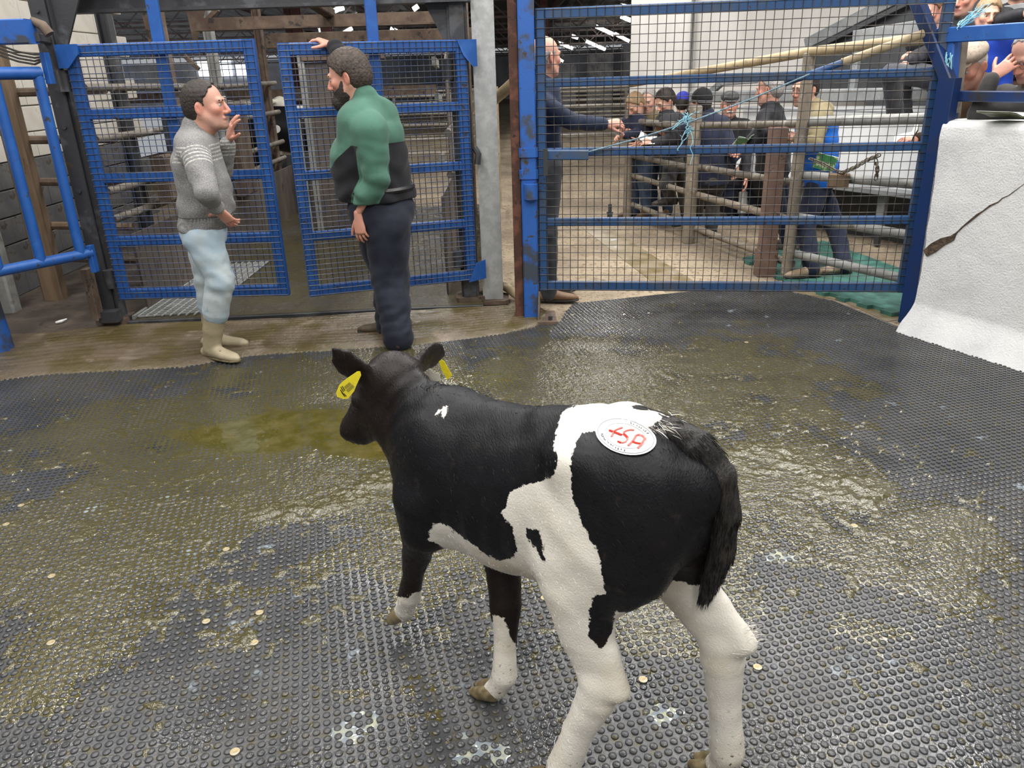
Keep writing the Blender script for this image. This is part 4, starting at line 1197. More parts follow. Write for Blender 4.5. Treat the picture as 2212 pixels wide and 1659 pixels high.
# drain strip
DRAIN = M('wet_drain_concrete', (0.30, 0.24, 0.16), 0.3, col2=(0.17, 0.13, 0.05), scale=4, col3=(0.45, 0.45, 0.45), scale3=6, thr3=(0.6, 0.66), bump=0.002)
o = polyslab('drain_strip', [(0.86, 8.8), (1.16, 8.75), (1.60, 6.0), (1.25, 5.98)], -0.010, -0.02, DRAIN); setp(o, 'wet brown shallow drain strip crossing the alley floor', 'drain')
o = polyslab('wet_patch', [(1.5, 6.1), (2.05, 6.0), (2.5, 5.6), (2.60, 5.05), (2.75, 5.1), (2.5, 5.7), (2.2, 6.1)], -0.0095, -0.013, DRAIN); setp(o, 'brown wet strip between black mat and green mat', 'puddle')

# ------------------------------------------------------------ ringside stand
SA_, SB_ = np.array([2.18, 9.75]), np.array([4.6, 5.75])
sdr = (SB_ - SA_) / np.linalg.norm(SB_ - SA_); sn = np.array([sdr[1], -sdr[0]])      # sn points towards the ring
if sn[0] > 0: sn = -sn
def sp(t, z, o=0.0):
    return A3(SA_ + sdr * t + sn * o, z)
SL = np.linalg.norm(SB_ - SA_)
st = empty('ringside_stand', sp(SL / 2, 0), 'tiered grey ringside stand with long white front panel', 'stand')
def spanel(px_pts, o, mat, name, th=0.04):
    P = [onplane(x, y, SA_ + sn * o, SB_ + sn * o) for x, y in px_pts]
    return MB().poly(P, (-sn[0] * th, -sn[1] * th, 0)).build(name, mat, st)
MB().poly([sp(0.9, 0.50), sp(SL, 0.50), sp(SL, 1.31), sp(0.9, 1.24)], (-sn[0] * 0.03, -sn[1] * 0.03, 0)).build('front_panel', WHITE_PANEL, st)
MB().poly([sp(0.2, 0.0, -0.25), sp(SL, 0.0, -0.25), sp(SL, 0.52, -0.25), sp(0.2, 0.52, -0.25)], (-sn[0] * 0.03, -sn[1] * 0.03, 0)).build('kick_board', DARK_GREY, st)
MB().beam(sp(0.1, 0.52, 0.05), sp(SL, 0.52, 0.05), 0.22, 0.05).build('foot_board', GREY_PAINT, st)
MB().beam(sp(0.1, 1.33, 0.0), sp(SL, 1.40, 0.0), 0.10, 0.12).build('top_rail', GREY_PAINT, st)
MB().beam(sp(0.1, 1.22, 0.05), sp(SL, 1.22, 0.05), 0.02, 0.02).build('trim_rail', GREY_PAINT, st)
for t in (0.35, 1.05, 1.85, 2.75, 3.8):
    MB().beam(sp(t, 0.16, 0.03), sp(t, 0.50, 0.03), 0.075, 0.075, up=(sdr[0], sdr[1], 0)).build('leg', GREY_PAINT, st)
    MB().beam(sp(t, 0.0, 0.03), sp(t, 0.16, 0.03), 0.05, 0.05, up=(sdr[0], sdr[1], 0)).build('leg_shoe', BLACK_STEEL, st)
# tiers behind the front
for k in range(3):
    z = 0.75 + 0.42 * k; o0 = -0.15 - 0.5 * k
    MB().poly([sp(1.6, z, o0), sp(SL + 1.2, z, o0), sp(SL + 1.2, z, o0 - 0.52), sp(1.6, z, o0 - 0.52)], (0, 0, -0.05)).build('tier_deck', GREY_PAINT, st)
    MB().poly([sp(1.6, z - 0.42, o0), sp(SL + 1.2, z - 0.42, o0), sp(SL + 1.2, z, o0), sp(1.6, z, o0)], (-sn[0] * 0.02, -sn[1] * 0.02, 0)).build('tier_riser', DARK_GREY, st)
# sloping side screen
spanel([(1745, 98), (1850, 46), (1975, -20), (2120, -40), (2120, 170), (1745, 200)], -1.15, DARK_GREY, 'side_screen', 0.05)
a_, b_ = [onplane(x, y, SA_ + sn * -1.10, SB_ + sn * -1.10) for x, y in ((1742, 95), (1985, -28))]
MB().beam(a_, b_, 0.06, 0.12).build('screen_trim', GREY_PAINT, st)
a_, b_ = [onplane(x, y, SA_ + sn * -1.08, SB_ + sn * -1.08) for x, y in ((1752, 108), (1990, -8))]
MB().beam(a_, b_, 0.03, 0.05).build('screen_trim', DARK_GREY, st)
# upper guard rail, posts
a_ = onplane(1845, 82, SA_ + sn * -0.1, SB_ + sn * -0.1); b_ = onplane(2260, 18, SA_ + sn * -0.1, SB_ + sn * -0.1)
MB().beam(a_, b_, 0.05, 0.13).build('guard_rail', GREY_PAINT, st)
for px in (1855, 1985, 2105):
    p = onplane(px, 90, SA_ + sn * -0.12, SB_ + sn * -0.12)
    zt_ = a_[2] + (b_[2] - a_[2]) * (np.linalg.norm(p[:2] - a_[:2]) / np.linalg.norm(b_[:2] - a_[:2]))
    MB().beam((p[0], p[1], 1.3), (p[0], p[1], zt_), 0.07, 0.07, up=(sdr[0], sdr[1], 0)).build('guard_post', GREY_PAINT, st)
# brackets beside the white panel
for (x0, y0, x1, y1) in [(1520, 212, 1560, 178), (1560, 178, 1640, 172), (1640, 190, 1720, 185)]:
    a2, b2 = onplane(x0, y0, SA_, SB_), onplane(x1, y1, SA_, SB_)
    MB().beam(a2, b2, 0.06, 0.07).build('bracket', GREY_PAINT, st)
# white churns hung under the rail
for (px, py) in [(1783, 452), (1604, 438)]:
    p = onplane(px, py, SA_ + sn * 0.1, SB_ + sn * 0.1)
    o = empty('cable_trunking', p, 'pale splashed box fixed to a stand leg', 'box', 'pale boxes on the stand legs')
    MB().beam(p + np.array([0, 0, -0.11]), p + np.array([0, 0, 0.12]), 0.09, 0.07, up=(sdr[0], sdr[1], 0), c=0.015).build('body', GALV, o)
    MB().beam(p + np.array([0, 0, -0.16]), p + np.array([0, 0, -0.11]), 0.05, 0.05, up=(sdr[0], sdr[1], 0)).build('foot', BLACK_STEEL, o)

# ------------------------------------------------------------ pens of the far hall
PEN = M('pale_pen_pipe', (0.42, 0.40, 0.36), 0.5, 0.3, col2=(0.30, 0.26, 0.20), scale=6)
def pen(x0, y0, x1, y1, h, nr, label, mt):
    a, b = np.array([x0, y0]), np.array([x1, y1])
    L_ = np.linalg.norm(b - a)
    r = empty('pen_hurdle', (x0, y0, 0), label, 'hurdle', 'pen hurdles of the far hall')
    k = max(1, int(round(L_ / 1.8)))
    for i in range(k + 1):
        p = a + (b - a) * i / k
        MB().tube([A3(p, -0.012), A3(p, h + 0.05)], 0.038, 8).build('post', mt, r, True)
    for j in range(nr):
        z = h * (j + 1) / nr
        MB().tube([A3(a, z), A3(b, z)], 0.024, 8).build('rail', mt, r, True)
    return r
PL = 'pale pipe pen hurdle standing in the far hall'
pen(0.55, 10.8, 0.95, 15.5, 1.25, 5, 'weathered pipe hurdle along the open alley beyond the drain', GREY_PIPE)
pen(-0.16, 7.2, -0.10, 10.4, 1.45, 5, 'tan pipe hurdle just behind the pale I beam column', TAN_PIPE)
for (x0, y0, x1, y1) in [(1.0, 15.5, 5.0, 15.5), (1.2, 18.5, 7.0, 18.5), (1.4, 22, 9, 22), (-0.8, 16, -0.6, 25), (1.0, 15.6, 1.4, 26), (3.2, 15.6, 4.2, 26), (-6, 15.5, -1.0, 15.5), (-6, 20, -1, 20), (1.0, 27, 12, 27), (-10, 27, -0.5, 27)]:
    pen(x0, y0, x1, y1, 1.3, 5, PL, PEN)
MB1 = MB().tube([(-0.20, 6.38, 1.36), (0.12, 5.95, 1.62)], 0.04, 12).build('strut_pipe', TAN_PIPE, smooth=True); setp(MB1, 'slanting tan pipe between I beam column and blue post', 'pipe')
MB1 = MB().tube([(-0.10, 6.1, 0.10), (0.10, 5.75, 0.03)], 0.035, 12).build('strut_pipe', TAN_PIPE, smooth=True); setp(MB1, 'low tan pipe lying behind the foot of blue post', 'pipe')
for (x, y) in [(1.22, 24), (-4.8, 20), (-6.2, 26), (-7.5, 30), (-3.4, 16.5)]:
    o = MB().ibeam((x, y, -0.012), (x, y, roofz(y) - 0.05), 0.2, 0.2, 0.03, up=(0, 1, 0)).build('hall_column', BROWN_STEEL); setp(o, 'red oxide steel column holding up the far hall roof', 'column', 'red columns of the far hall')
hb = MB().beam((-8, 14.8, 1.42), (-1.2, 14.8, 1.42), 0.06, 0.16).build('cross_beam', RUSTY); setp(hb, 'rusty beam crossing behind the weigh cage between red columns', 'beam')
CLUT = M('pale_clutter', (0.55, 0.55, 0.56), 0.6, col2=(0.25, 0.25, 0.28), scale=3)
for i in range(7):
    x = 2.2 + i * 1.35
    o = MB().beam((x, 30 + 0.3 * i, 0.0), (x, 30 + 0.3 * i, 1.9 + 0.3 * (i % 3)), 0.9, 0.5, up=(0, 1, 0)).build('far_booth', CLUT); setp(o, 'pale booth panel standing far down the hall', 'panel', 'pale booth panels far down the hall')
# ------------------------------------------------------------ the calf
KO = np.array([0.074, 1.62, 0.0]); KH = np.array([-0.740, 0.672, 0.0]); KH /= np.linalg.norm(KH); KL = np.array([-KH[1], KH[0], 0.0]); KZ = np.array([0, 0, 1.0])
def k3(s, l, z):
    return KO + KH * s + KL * l + KZ * z
def kloc(P):
    q = P - KO
    return q @ KH, q @ KL, q[..., 2]
def project(P):
    v = P - CC
    zz = v @ CF
    return 1106 + FPX * (v @ CR) / zz, 829.5 - FPX * (v @ CU) / zz
calf = empty('calf', KO, 'young black and white calf walking across the studded mat', 'calf')
S = SDF()
S.loft([(k3(-0.362, 0, 0.855), 0.085, 0.085), (k3(-0.29, 0, 0.81), 0.138, 0.165), (k3(-0.18, 0, 0.785), 0.158, 0.190), (k3(-0.04, 0, 0.722), 0.146, 0.200),
        (k3(0.13, 0, 0.672), 0.156, 0.220), (k3(0.28, 0, 0.664), 0.138, 0.215), (k3(0.40, 0, 0.682), 0.104, 0.175), (k3(0.48, 0, 0.69), 0.070, 0.115)], KL, k=0.03)
S.cone(k3(0.16, 0, 0.840), k3(0.33, 0, 0.842), 0.040, 0.045, 0.05)                # withers
S.cone(k3(-0.02, 0, 0.885), k3(0.16, 0, 0.845), 0.036, 0.040, 0.05)              # spine
S.cone(k3(-0.28, 0, 0.952), k3(-0.02, 0, 0.885), 0.04, 0.036, 0.05)
for sd in (1, -1):
    S.ell(k3(-0.165, sd * 0.115, 0.900), (0.06, 0.045, 0.045), [KH, KL, KZ], 0.06)   # hook bones
    S.ell(k3(-0.332, sd * 0.065, 0.898), (0.048, 0.04, 0.045), [KH, KL, KZ], 0.05)    # pin bones
    S.ell(k3(0.325, sd * 0.095, 0.675), (0.10, 0.050, 0.17), [KH, KL, KZ], 0.08)      # shoulders
# neck
S.loft([(k3(0.30, 0.0, 0.742), 0.090, 0.130), (k3(0.42, 0.006, 0.790), 0.070, 0.098), (k3(0.505, 0.010, 0.848), 0.064, 0.084)], KL, k=0.07)
S.cone(k3(0.43, 0, 0.66), k3(0.52, 0.03, 0.755), 0.07, 0.055, 0.06)             # throat and brisket
# head
hd = k3(0.705, 0.05, 0.690) - k3(0.535, 0.0, 0.885)
S.ell(k3(0.535, 0.003, 0.885), (0.078, 0.074, 0.070), [KH, KL, KZ], 0.04)
S.loft([(k3(0.545, 0.008, 0.850), 0.074, 0.082), (k3(0.60, 0.022, 0.800), 0.066, 0.078), (k3(0.632, 0.032, 0.756), 0.050, 0.060), (k3(0.668, 0.042, 0.714), 0.049, 0.047)], KL, k=0.03)
S.cone(k3(0.545, 0.03, 0.775), k3(0.645, 0.042, 0.700), 0.058, 0.034, 0.04)     # jaw
S.ell(k3(0.682, 0.045, 0.700), (0.038, 0.050, 0.036), [KH, KL, KZ], 0.02)       # muzzle
for sd in (1, -1):
    S.ell(k3(0.598, 0.022 + sd * 0.062, 0.815), (0.026, 0.014, 0.018), [KH, KL, KZ], 0.02)     # brow
    S.ell(k3(0.714, 0.052 + sd * 0.022, 0.700), (0.010, 0.008, 0.006), [KH, KL, KZ], 0.008, sub=True)
# ears: flat leaves
def ear(base, mid, tip, wdir):
    S.loft([(base, 0.026, 0.018), (base * 0.5 + mid * 0.5, 0.042, 0.014), (mid, 0.048, 0.011), (tip * 0.6 + mid * 0.4, 0.038, 0.009), (tip, 0.010, 0.006)], wdir, k=0.02)
ear(k3(0.545, 0.062, 0.890), k3(0.585, 0.105, 0.930), k3(0.612, 0.135, 0.985), KH * 0.85 + KL * 0.3 + KZ * -0.35)
ear(k3(0.525, -0.062, 0.892), k3(0.560, -0.150, 0.892), k3(0.590, -0.238, 0.868), KH * -0.3 + KZ * 0.9)
# forelegs
S.chain([k3(0.325, 0.105, 0.62), k3(0.335, 0.105, 0.53), k3(0.385, 0.085, 0.46), k3(0.425, 0.068, 0.385), k3(0.462, 0.060, 0.290), k3(0.492, 0.055, 0.205), k3(0.525, 0.050, 0.135), k3(0.545, 0.046, 0.105)],
        [0.085, 0.066, 0.047, 0.042, 0.030, 0.035, 0.029, 0.030], 0.03)
S.chain([k3(0.29, -0.095, 0.62), k3(0.245, -0.085, 0.52), k3(0.195, -0.045, 0.40), k3(0.160, -0.012, 0.295), k3(0.140, 0.015, 0.190), k3(0.132, 0.035, 0.095), k3(0.148, 0.046, 0.052), k3(0.160, 0.052, 0.036)],
        [0.080, 0.066, 0.050, 0.044, 0.031, 0.036, 0.030, 0.031], 0.03)
# hind legs: thigh, stifle, gaskin, hock, cannon
S.ell(k3(-0.275, 0.085, 0.775), (0.125, 0.075, 0.175), [KH, KL, KZ], 0.05)
S.ell(k3(-0.265, -0.085, 0.775), (0.120, 0.075, 0.175), [KH, KL, KZ], 0.05)
S.loft([(k3(-0.235, 0.090, 0.70), 0.080, 0.140), (k3(-0.185, 0.115, 0.58), 0.062, 0.100), (k3(-0.215, 0.125, 0.47), 0.044, 0.072), (k3(-0.248, 0.125, 0.385), 0.034, 0.052)], KL, k=0.05)
S.chain([k3(-0.255, 0.125, 0.37), k3(-0.248, 0.128, 0.325), k3(-0.212, 0.150, 0.215), k3(-0.185, 0.172, 0.098), k3(-0.165, 0.182, 0.052), k3(-0.15, 0.185, 0.036)], [0.045, 0.046, 0.036, 0.040, 0.034, 0.034], 0.02)
S.cone(k3(-0.285, 0.122, 0.47), k3(-0.305, 0.124, 0.375), 0.012, 0.026, 0.03)   # point of hock
S.loft([(k3(-0.295, -0.080, 0.70), 0.078, 0.130), (k3(-0.300, -0.085, 0.60), 0.056, 0.098), (k3(-0.365, -0.100, 0.51), 0.044, 0.072), (k3(-0.420, -0.112, 0.43), 0.036, 0.055)], KL, k=0.05)
S.chain([k3(-0.428, -0.115, 0.42), k3(-0.430, -0.118, 0.37), k3(-0.445, -0.120, 0.235), k3(-0.462, -0.120, 0.105), k3(-0.455, -0.120, 0.060), k3(-0.445, -0.120, 0.040)], [0.048, 0.050, 0.038, 0.042, 0.036, 0.036], 0.02)
S.cone(k3(-0.425, -0.105, 0.53), k3(-0.482, -0.116, 0.445), 0.012, 0.028, 0.03)
# flank fold and sheath
S.cone(k3(-0.12, 0.10, 0.64), k3(-0.01, 0.03, 0.53), 0.045, 0.03, 0.06)
S.cone(k3(-0.12, -0.09, 0.64), k3(-0.01, -0.02, 0.53), 0.045, 0.03, 0.06)
S.cone(k3(0.02, 0, 0.51), k3(0.20, 0, 0.462), 0.03, 0.03, 0.05)
def calf_disp(P):
    s, l, z = kloc(P)
    rib = 0.0022 * np.sin(s * 95 + z * 14) * np.exp(-((s - 0.1) / 0.16) ** 2) * np.exp(-((z - 0.66) / 0.12) ** 2)
    neck = 0.004 * np.sin((s * 0.8 + z * 0.55) * 150) * np.exp(-((s - 0.44) / 0.05) ** 2) * np.exp(-((z - 0.84) / 0.1) ** 2)
    return rib + neck + 0.0015 * vnoise(P, 60, 2)
cme = S.mesh('calf_body', 0.0062, disp=calf_disp, smooth=2)
V = np.empty(len(cme.vertices) * 3, np.float32); cme.vertices.foreach_get('co', V); V = V.reshape(-1, 3).astype(float)
Nn = np.empty(len(cme.vertices) * 3, np.float32); cme.vertices.foreach_get('normal', Nn); Nn = Nn.reshape(-1, 3).astype(float)
WHITE_POLY = [(1250, 872), (1215, 890), (1202, 925), (1197, 960), (1203, 1000), (1196, 1028), (1165, 1042), (1130, 1046), (1100, 1064), (1092, 1095), (1083, 1110), (1100, 1130), (1112, 1160), (1118, 1190), (1105, 1205), (1080, 1212), (1040, 1192), (1000, 1162), (970, 1140), (950, 1128), (932, 1136), (925, 1165),
              (1180, 1300), (1180, 1760), (1420, 1760), (1400, 1325), (1335, 1322), (1308, 1300), (1303, 1250), (1290, 1190), (1262, 1140), (1238, 1080), (1232, 1040), (1232, 1005), (1240, 968), (1257, 935), (1300, 925), (1395, 927), (1432, 903), (1400, 868), (1330, 860)]
HOLES = [[(1280, 1292), (1305, 1282), (1330, 1300), (1326, 1345), (1312, 1392), (1295, 1402), (1272, 1375), (1274, 1320)], [(1135, 1141), (1168, 1143), (1172, 1175), (1175, 1200), (1178, 1216), (1165, 1200), (1150, 1175), (1137, 1160)]]
SPOT = [(938, 897), (955, 877), (969, 875), (966, 888), (957, 904), (954, 890)]
RFW = [(1066, 1330), (1088, 1334), (1100, 1370), (1118, 1402), (1135, 1420), (1140, 1760), (950, 1760), (1050, 1400)]
LFW = [(850, 1290), (880, 1290), (925, 1268), (940, 1480), (780, 1480)]
def sdpoly(x, y, poly):
    d = np.full(x.shape, 1e9)
    for i in range(len(poly)):
        x1, y1 = poly[i]; x2, y2 = poly[(i + 1) % len(poly)]
        ax, ay = x2 - x1, y2 - y1
        h = np.clip(((x - x1) * ax + (y - y1) * ay) / (ax * ax + ay * ay + 1e-9), 0, 1)
        d = np.minimum(d, np.hypot(x - x1 - h * ax, y - y1 - h * ay))
    return np.where(inside(x, y, poly), d, -d)
cs, cl_, cz = kloc(V)
# coat markings: laid out on the near flank, mirrored to the far flank
Pm = KO + KH * cs[:, None] + KL * np.abs(cl_)[:, None] + KZ * cz[:, None]
use_m = (cl_ < -0.02) & (cz > 0.45) & (cs > -0.40)
px, py = project(np.where(use_m[:, None], Pm, V))
w = sdpoly(px, py, WHITE_POLY)
for h in HOLES:
    w = np.minimum(w, -sdpoly(px, py, h))
w = np.maximum(w, sdpoly(px, py, SPOT))
isRH = (cl_ < -0.03) & (cs < -0.2) & (cz < 0.64)
w = np.where(isRH, np.maximum(-50, np.minimum(50, (0.585 - cz + 0.25 * (cs + 0.30) * 0 + 0.1 * (cl_ + 0.12)) * 700)), w)
isRF = (cs > 0.03) & (cs < 0.33) & (cz < 0.47) & (cl_ < 0.10)
qx, qy = project(V)
w = np.where(isRF & (cz < 0.43), sdpoly(qx, qy, RFW), w)
isLF = (cs > 0.30) & (cz < 0.50)
w = np.where(isLF, sdpoly(qx, qy, LFW), w)
# underside is white
w = np.maximum(w, np.where((Nn[:, 2] < -0.75) & (cz > 0.40) & (cs < 0.30) & (cs > -0.2), 12.0, -99))
w = np.maximum(w, np.where((cz > 0.925) & (cs > -0.285) & (cs < -0.10) & (np.abs(cl_) < 0.07), 14.0, -99))
aw = cme.attributes.new('coat', 'FLOAT', 'POINT'); aw.data.foreach_set('value', (w * 0.0011).astype(np.float32))
tone = np.clip((cs - 0.40) / 0.08, 0, 1) * 0.8 + np.clip((0.55 - cz) / 0.1, 0, 1) * 0.9 + np.exp(-((cs + 0.36) / 0.05) ** 2 - ((cz - 0.70) / 0.12) ** 2 - ((cl_ + 0.03) / 0.08) ** 2)
at2 = cme.attributes.new('brown', 'FLOAT', 'POINT'); at2.data.foreach_set('value', np.clip(tone, 0, 1).astype(np.float32))
COAT = bpy.data.materials.new('calf_coat'); COAT.use_nodes = True
def build_coat(m, hair=False):
    nt = m.node_tree; N, L = nt.nodes, nt.links
    b = N['Principled BSDF']
    tc = N.new('ShaderNodeTexCoord'); geo = N.new('ShaderNodeNewGeometry')
    def noise(sc, det=4, vec=None):
        n = N.new('ShaderNodeTexNoise'); n.inputs['Scale'].default_value = sc; n.inputs['Detail'].default_value = det
        L.new(vec or tc.outputs['Object'], n.inputs['Vector']); return n.outputs['Fac']
    def math_(op, a, c, d=None):
        x = N.new('ShaderNodeMath'); x.operation = op
        for i, q in enumerate((a, c, d)):
            if q is None: continue
            if isinstance(q, (int, float)): x.inputs[i].default_value = q
            else: L.new(q, x.inputs[i])
        return x.outputs[0]
    def rng_(v, a, c):
        r = N.new('ShaderNodeMapRange'); r.interpolation_type = 'SMOOTHSTEP'; r.inputs['From Min'].default_value = a; r.inputs['From Max'].default_value = c; L.new(v, r.inputs['Value']); return r.outputs[0]
    def mix(f, a, c):
        x = N.new('ShaderNodeMix'); x.data_type = 'RGBA'; L.new(f, x.inputs['Factor'])
        for k, q in (('A', a), ('B', c)):
            if isinstance(q, tuple): x.inputs[k].default_value = (*q, 1)
            else: L.new(q, x.inputs[k])
        return x.outputs['Result']
    # hairs lie back and down: stretch noise along the body
    mp = N.new('ShaderNodeMapping'); mp.inputs['Rotation'].default_value = (0.25, 0, -R(137.8) + R(90)); mp.inputs['Scale'].default_value = (1.0, 0.16, 0.9)
    L.new(tc.outputs['Object'], mp.inputs[0])
    a1 = N.new('ShaderNodeAttribute'); a1.attribute_name = 'coat'
    a2 = N.new('ShaderNodeAttribute'); a2.attribute_name = 'brown'
    hn = noise(260, 3, mp.outputs[0])
    e = math_('MULTIPLY_ADD', noise(55, 5), 0.020, a1.outputs['Fac'])
    e = math_('MULTIPLY_ADD', hn, 0.010, e)
    f = rng_(e, 0.0135, 0.0165)
    blk = mix(a2.outputs['Fac'], (0.006, 0.006, 0.0075), (0.013, 0.008, 0.0065))
    blk = mix(rng_(noise(22, 5), 0.62, 0.8), blk, (0.025, 0.019, 0.015))
    wht = mix(rng_(noise(5), 0.45, 0.75), (0.70, 0.665, 0.59), (0.60, 0.53, 0.41))
    sep = N.new('ShaderNodeSeparateXYZ'); L.new(geo.outputs['Position'], sep.inputs[0])
    low = rng_(sep.outputs[2], 0.20, 0.03)
    dirt = math_('MULTIPLY', math_('MULTIPLY_ADD', low, 0.22, rng_(noise(90, 4), 0.60, 0.75)), rng_(sep.outputs[2], 0.36, 0.05))
    wht = mix(dirt, wht, (0.10, 0.07, 0.035))
    L.new(mix(f, blk, wht), b.inputs['Base Color'])
    b.inputs['Roughness'].default_value = 0.42
    b.inputs['Sheen Weight'].default_value = 0.0
    b.inputs['Specular IOR Level'].default_value = 0.2
    b.inputs['Sheen Roughness'].default_value = 0.4
    bp = N.new('ShaderNodeBump'); bp.inputs['Distance'].default_value = 0.0022; bp.inputs['Strength'].default_value = 0.6
    L.new(math_('ADD', hn, math_('MULTIPLY', noise(90, 3, mp.outputs[0]), 0.4)), bp.inputs['Height']); L.new(bp.outputs[0], b.inputs['Normal'])
build_coat(COAT)
body = link('calf_body', cme, COAT, calf)
from mathutils.bvhtree import BVHTree
CBV = BVHTree.FromPolygons([Vector(v) for v in V.tolist()], [tuple(p.vertices) for p in cme.polygons])
def hit_px(x, y, lift=0.0):
    d = ray(x, y); d = d / np.linalg.norm(d)
    h = CBV.ray_cast(Vector(CC), Vector(d))
    if h[0] is None: return None
    n = np.array(h[1]); n = n if n @ d < 0 else -n
    return np.array(h[0]) + n * lift
# hooves
HOOF = M('muddy_hoof', (0.10, 0.075, 0.035), 0.4, col2=(0.22, 0.17, 0.09), scale=25, bump=0.002)
def hoof(a, dirv, name='hoof'):
    s = SDF()
    d = np.array(dirv, float); d /= np.linalg.norm(d)
    side = np.cross(d, KZ); side /= np.linalg.norm(side)
    for q in (1, -1):
        s.loft([(a + side * q * 0.016, 0.018, 0.024), (a + side * q * 0.018 + d * 0.05, 0.018, 0.020), (a + side * q * 0.014 + d * 0.078, 0.012, 0.013)], side, 0.006)
    me = s.mesh(name, 0.0045, smooth=1)
    return link(name, me, HOOF, calf)
hoof(k3(0.542, 0.046, 0.112), KH * 0.75 - KZ * 0.75)
hoof(k3(0.152, 0.050, 0.040), KH * 0.85 + KL * 0.1 - KZ * 0.35)
hoof(k3(-0.160, 0.185, 0.040), KH * 0.9 - KZ * 0.35)
hoof(k3(-0.452, -0.120, 0.042), KH * 0.8 - KZ * 0.34)
# tail
TAILM = M('black_tail_hair', (0.010, 0.010, 0.011), 0.5, col2=(0.03, 0.025, 0.02), scale=60, stretch=(3, 3, 0.5), bump=0.005, bscale=90)
s = SDF()
tp = [k3(-0.300, -0.006, 0.950), k3(-0.325, -0.012, 0.964), k3(-0.378, -0.022, 0.945), k3(-0.424, -0.035, 0.885), k3(-0.440, -0.044, 0.80), k3(-0.436, -0.048, 0.70), k3(-0.418, -0.048, 0.62), k3(-0.405, -0.048, 0.565)]
s.chain(tp, [0.020, 0.029, 0.034, 0.034, 0.030, 0.027, 0.022, 0.012], 0.02)
tme = s.mesh('tail', 0.006, disp=lambda P: 0.003 * vnoise(P * np.array([1, 1, 0.35]), 170, 4), smooth=1)
tail = link('tail', tme, TAILM, calf)
# hair strands along the coat, tail switch and hock tufts
HB, HW = M('black_hair', (0.008, 0.0075, 0.0075), 0.6, spec=0.2), M('white_hair', (0.80, 0.76, 0.68), 0.6)
def strands(name, roots, dirs, length, mat, parent, seed=1, w=0.0011, droop=0.3):
    r = np.random.default_rng(seed)
    V_, F_ = [], []
    for p, d in zip(roots, dirs):
        d = d / (np.linalg.norm(d) + 1e-9)
        L_ = length * r.uniform(0.6, 1.3)
        sd = np.cross(d, r.normal(size=3)); sd /= np.linalg.norm(sd) + 1e-9
        q1 = p + d * L_ * 0.5; q2 = p + d * L_ - KZ * L_ * droop * r.uniform(0, 1)
        o = len(V_)
        V_ += [p - sd * w, p + sd * w, q1 + sd * w * 0.8, q1 - sd * w * 0.8, q2]
        F_ += [(o, o + 1, o + 2, o + 3), (o + 3, o + 2, o + 4)]
    me = bpy.data.meshes.new(name); me.from_pydata([tuple(v) for v in V_], [], F_)
    me.polygons.foreach_set('use_smooth', [True] * len(F_))
    o = link(name, me, mat, parent); o['kind'] = 'stuff'
    return o
r = np.random.default_rng(5)
def lay(n):
    flow = -KH * 0.9 - KZ * 0.55 + np.zeros((len(n), 3))
    fl_ = flow - n * (flow * n).sum(1, keepdims=True)
    return fl_ / (np.linalg.norm(fl_, axis=1, keepdims=True) + 1e-6) + n * 0.12
idx = r.choice(len(V), 16000, replace=False)
coatv = w[idx] * 0.0011
ww = idx[coatv > 0.004]; bb2 = idx[coatv < -0.006]
strands('coat_hair', V[ww] - Nn[ww] * 0.001, lay(Nn[ww]) + r.normal(size=(len(ww), 3)) * 0.1, 0.010, HW, body, 2, w=0.0005)
strands('coat_hair', V[bb2] - Nn[bb2] * 0.001, lay(Nn[bb2]) + r.normal(size=(len(bb2), 3)) * 0.12, 0.013, HB, body, 3, w=0.0007)
tv = np.array([v.co[:] for v in tme.vertices]); tn = np.array([v.normal[:] for v in tme.vertices])
ti = r.choice(len(tv), 2600)
td = np.where(tv[ti, 2:3] > 0.93, -KH * 0.8 - KZ * 0.45, -KZ + KH * 0.1)
strands('tail_hair', tv[ti], td + tn[ti] * 0.04 + r.normal(size=(len(ti), 3)) * 0.05, 0.018, HB, tail, 4, w=0.0007)
for c_, d_ in ((k3(-0.475, -0.118, 0.455), -KH * 0.8 + KZ * 0.7),):
    pr = c_ + r.normal(size=(160, 3)) * 0.016
    strands('hock_hair', pr, d_ + r.normal(size=(160, 3)) * 0.28, 0.034, HW, body, 6, w=0.0006)
pr = k3(-0.285, 0.01, 0.985) + r.normal(size=(260, 3)) * np.array([0.022, 0.022, 0.004])
strands('rump_hair', pr, -KH * 0.9 - KZ * 0.1 + r.normal(size=(260, 3)) * 0.18, 0.026, HW, body, 7, w=0.0006)
pr = k3(0.37, 0.0, 0.893) + r.normal(size=(200, 3)) * np.array([0.035, 0.012, 0.004])
strands('crest_hair', pr, -KH * 0.7 + KZ * 0.3 + r.normal(size=(200, 3)) * 0.3, 0.016, HB, body, 8, w=0.0006)
# eyes
for sd in (1, -1):
    c_ = k3(0.603, 0.022 + sd * 0.066, 0.800)
    e = SDF().ell(c_, (0.015, 0.011, 0.013), [KH, KL, KZ], 0.003).mesh('eye', 0.003)
    link('eye', e, M('dark_eye', (0.01, 0.008, 0.008), 0.08), calf)
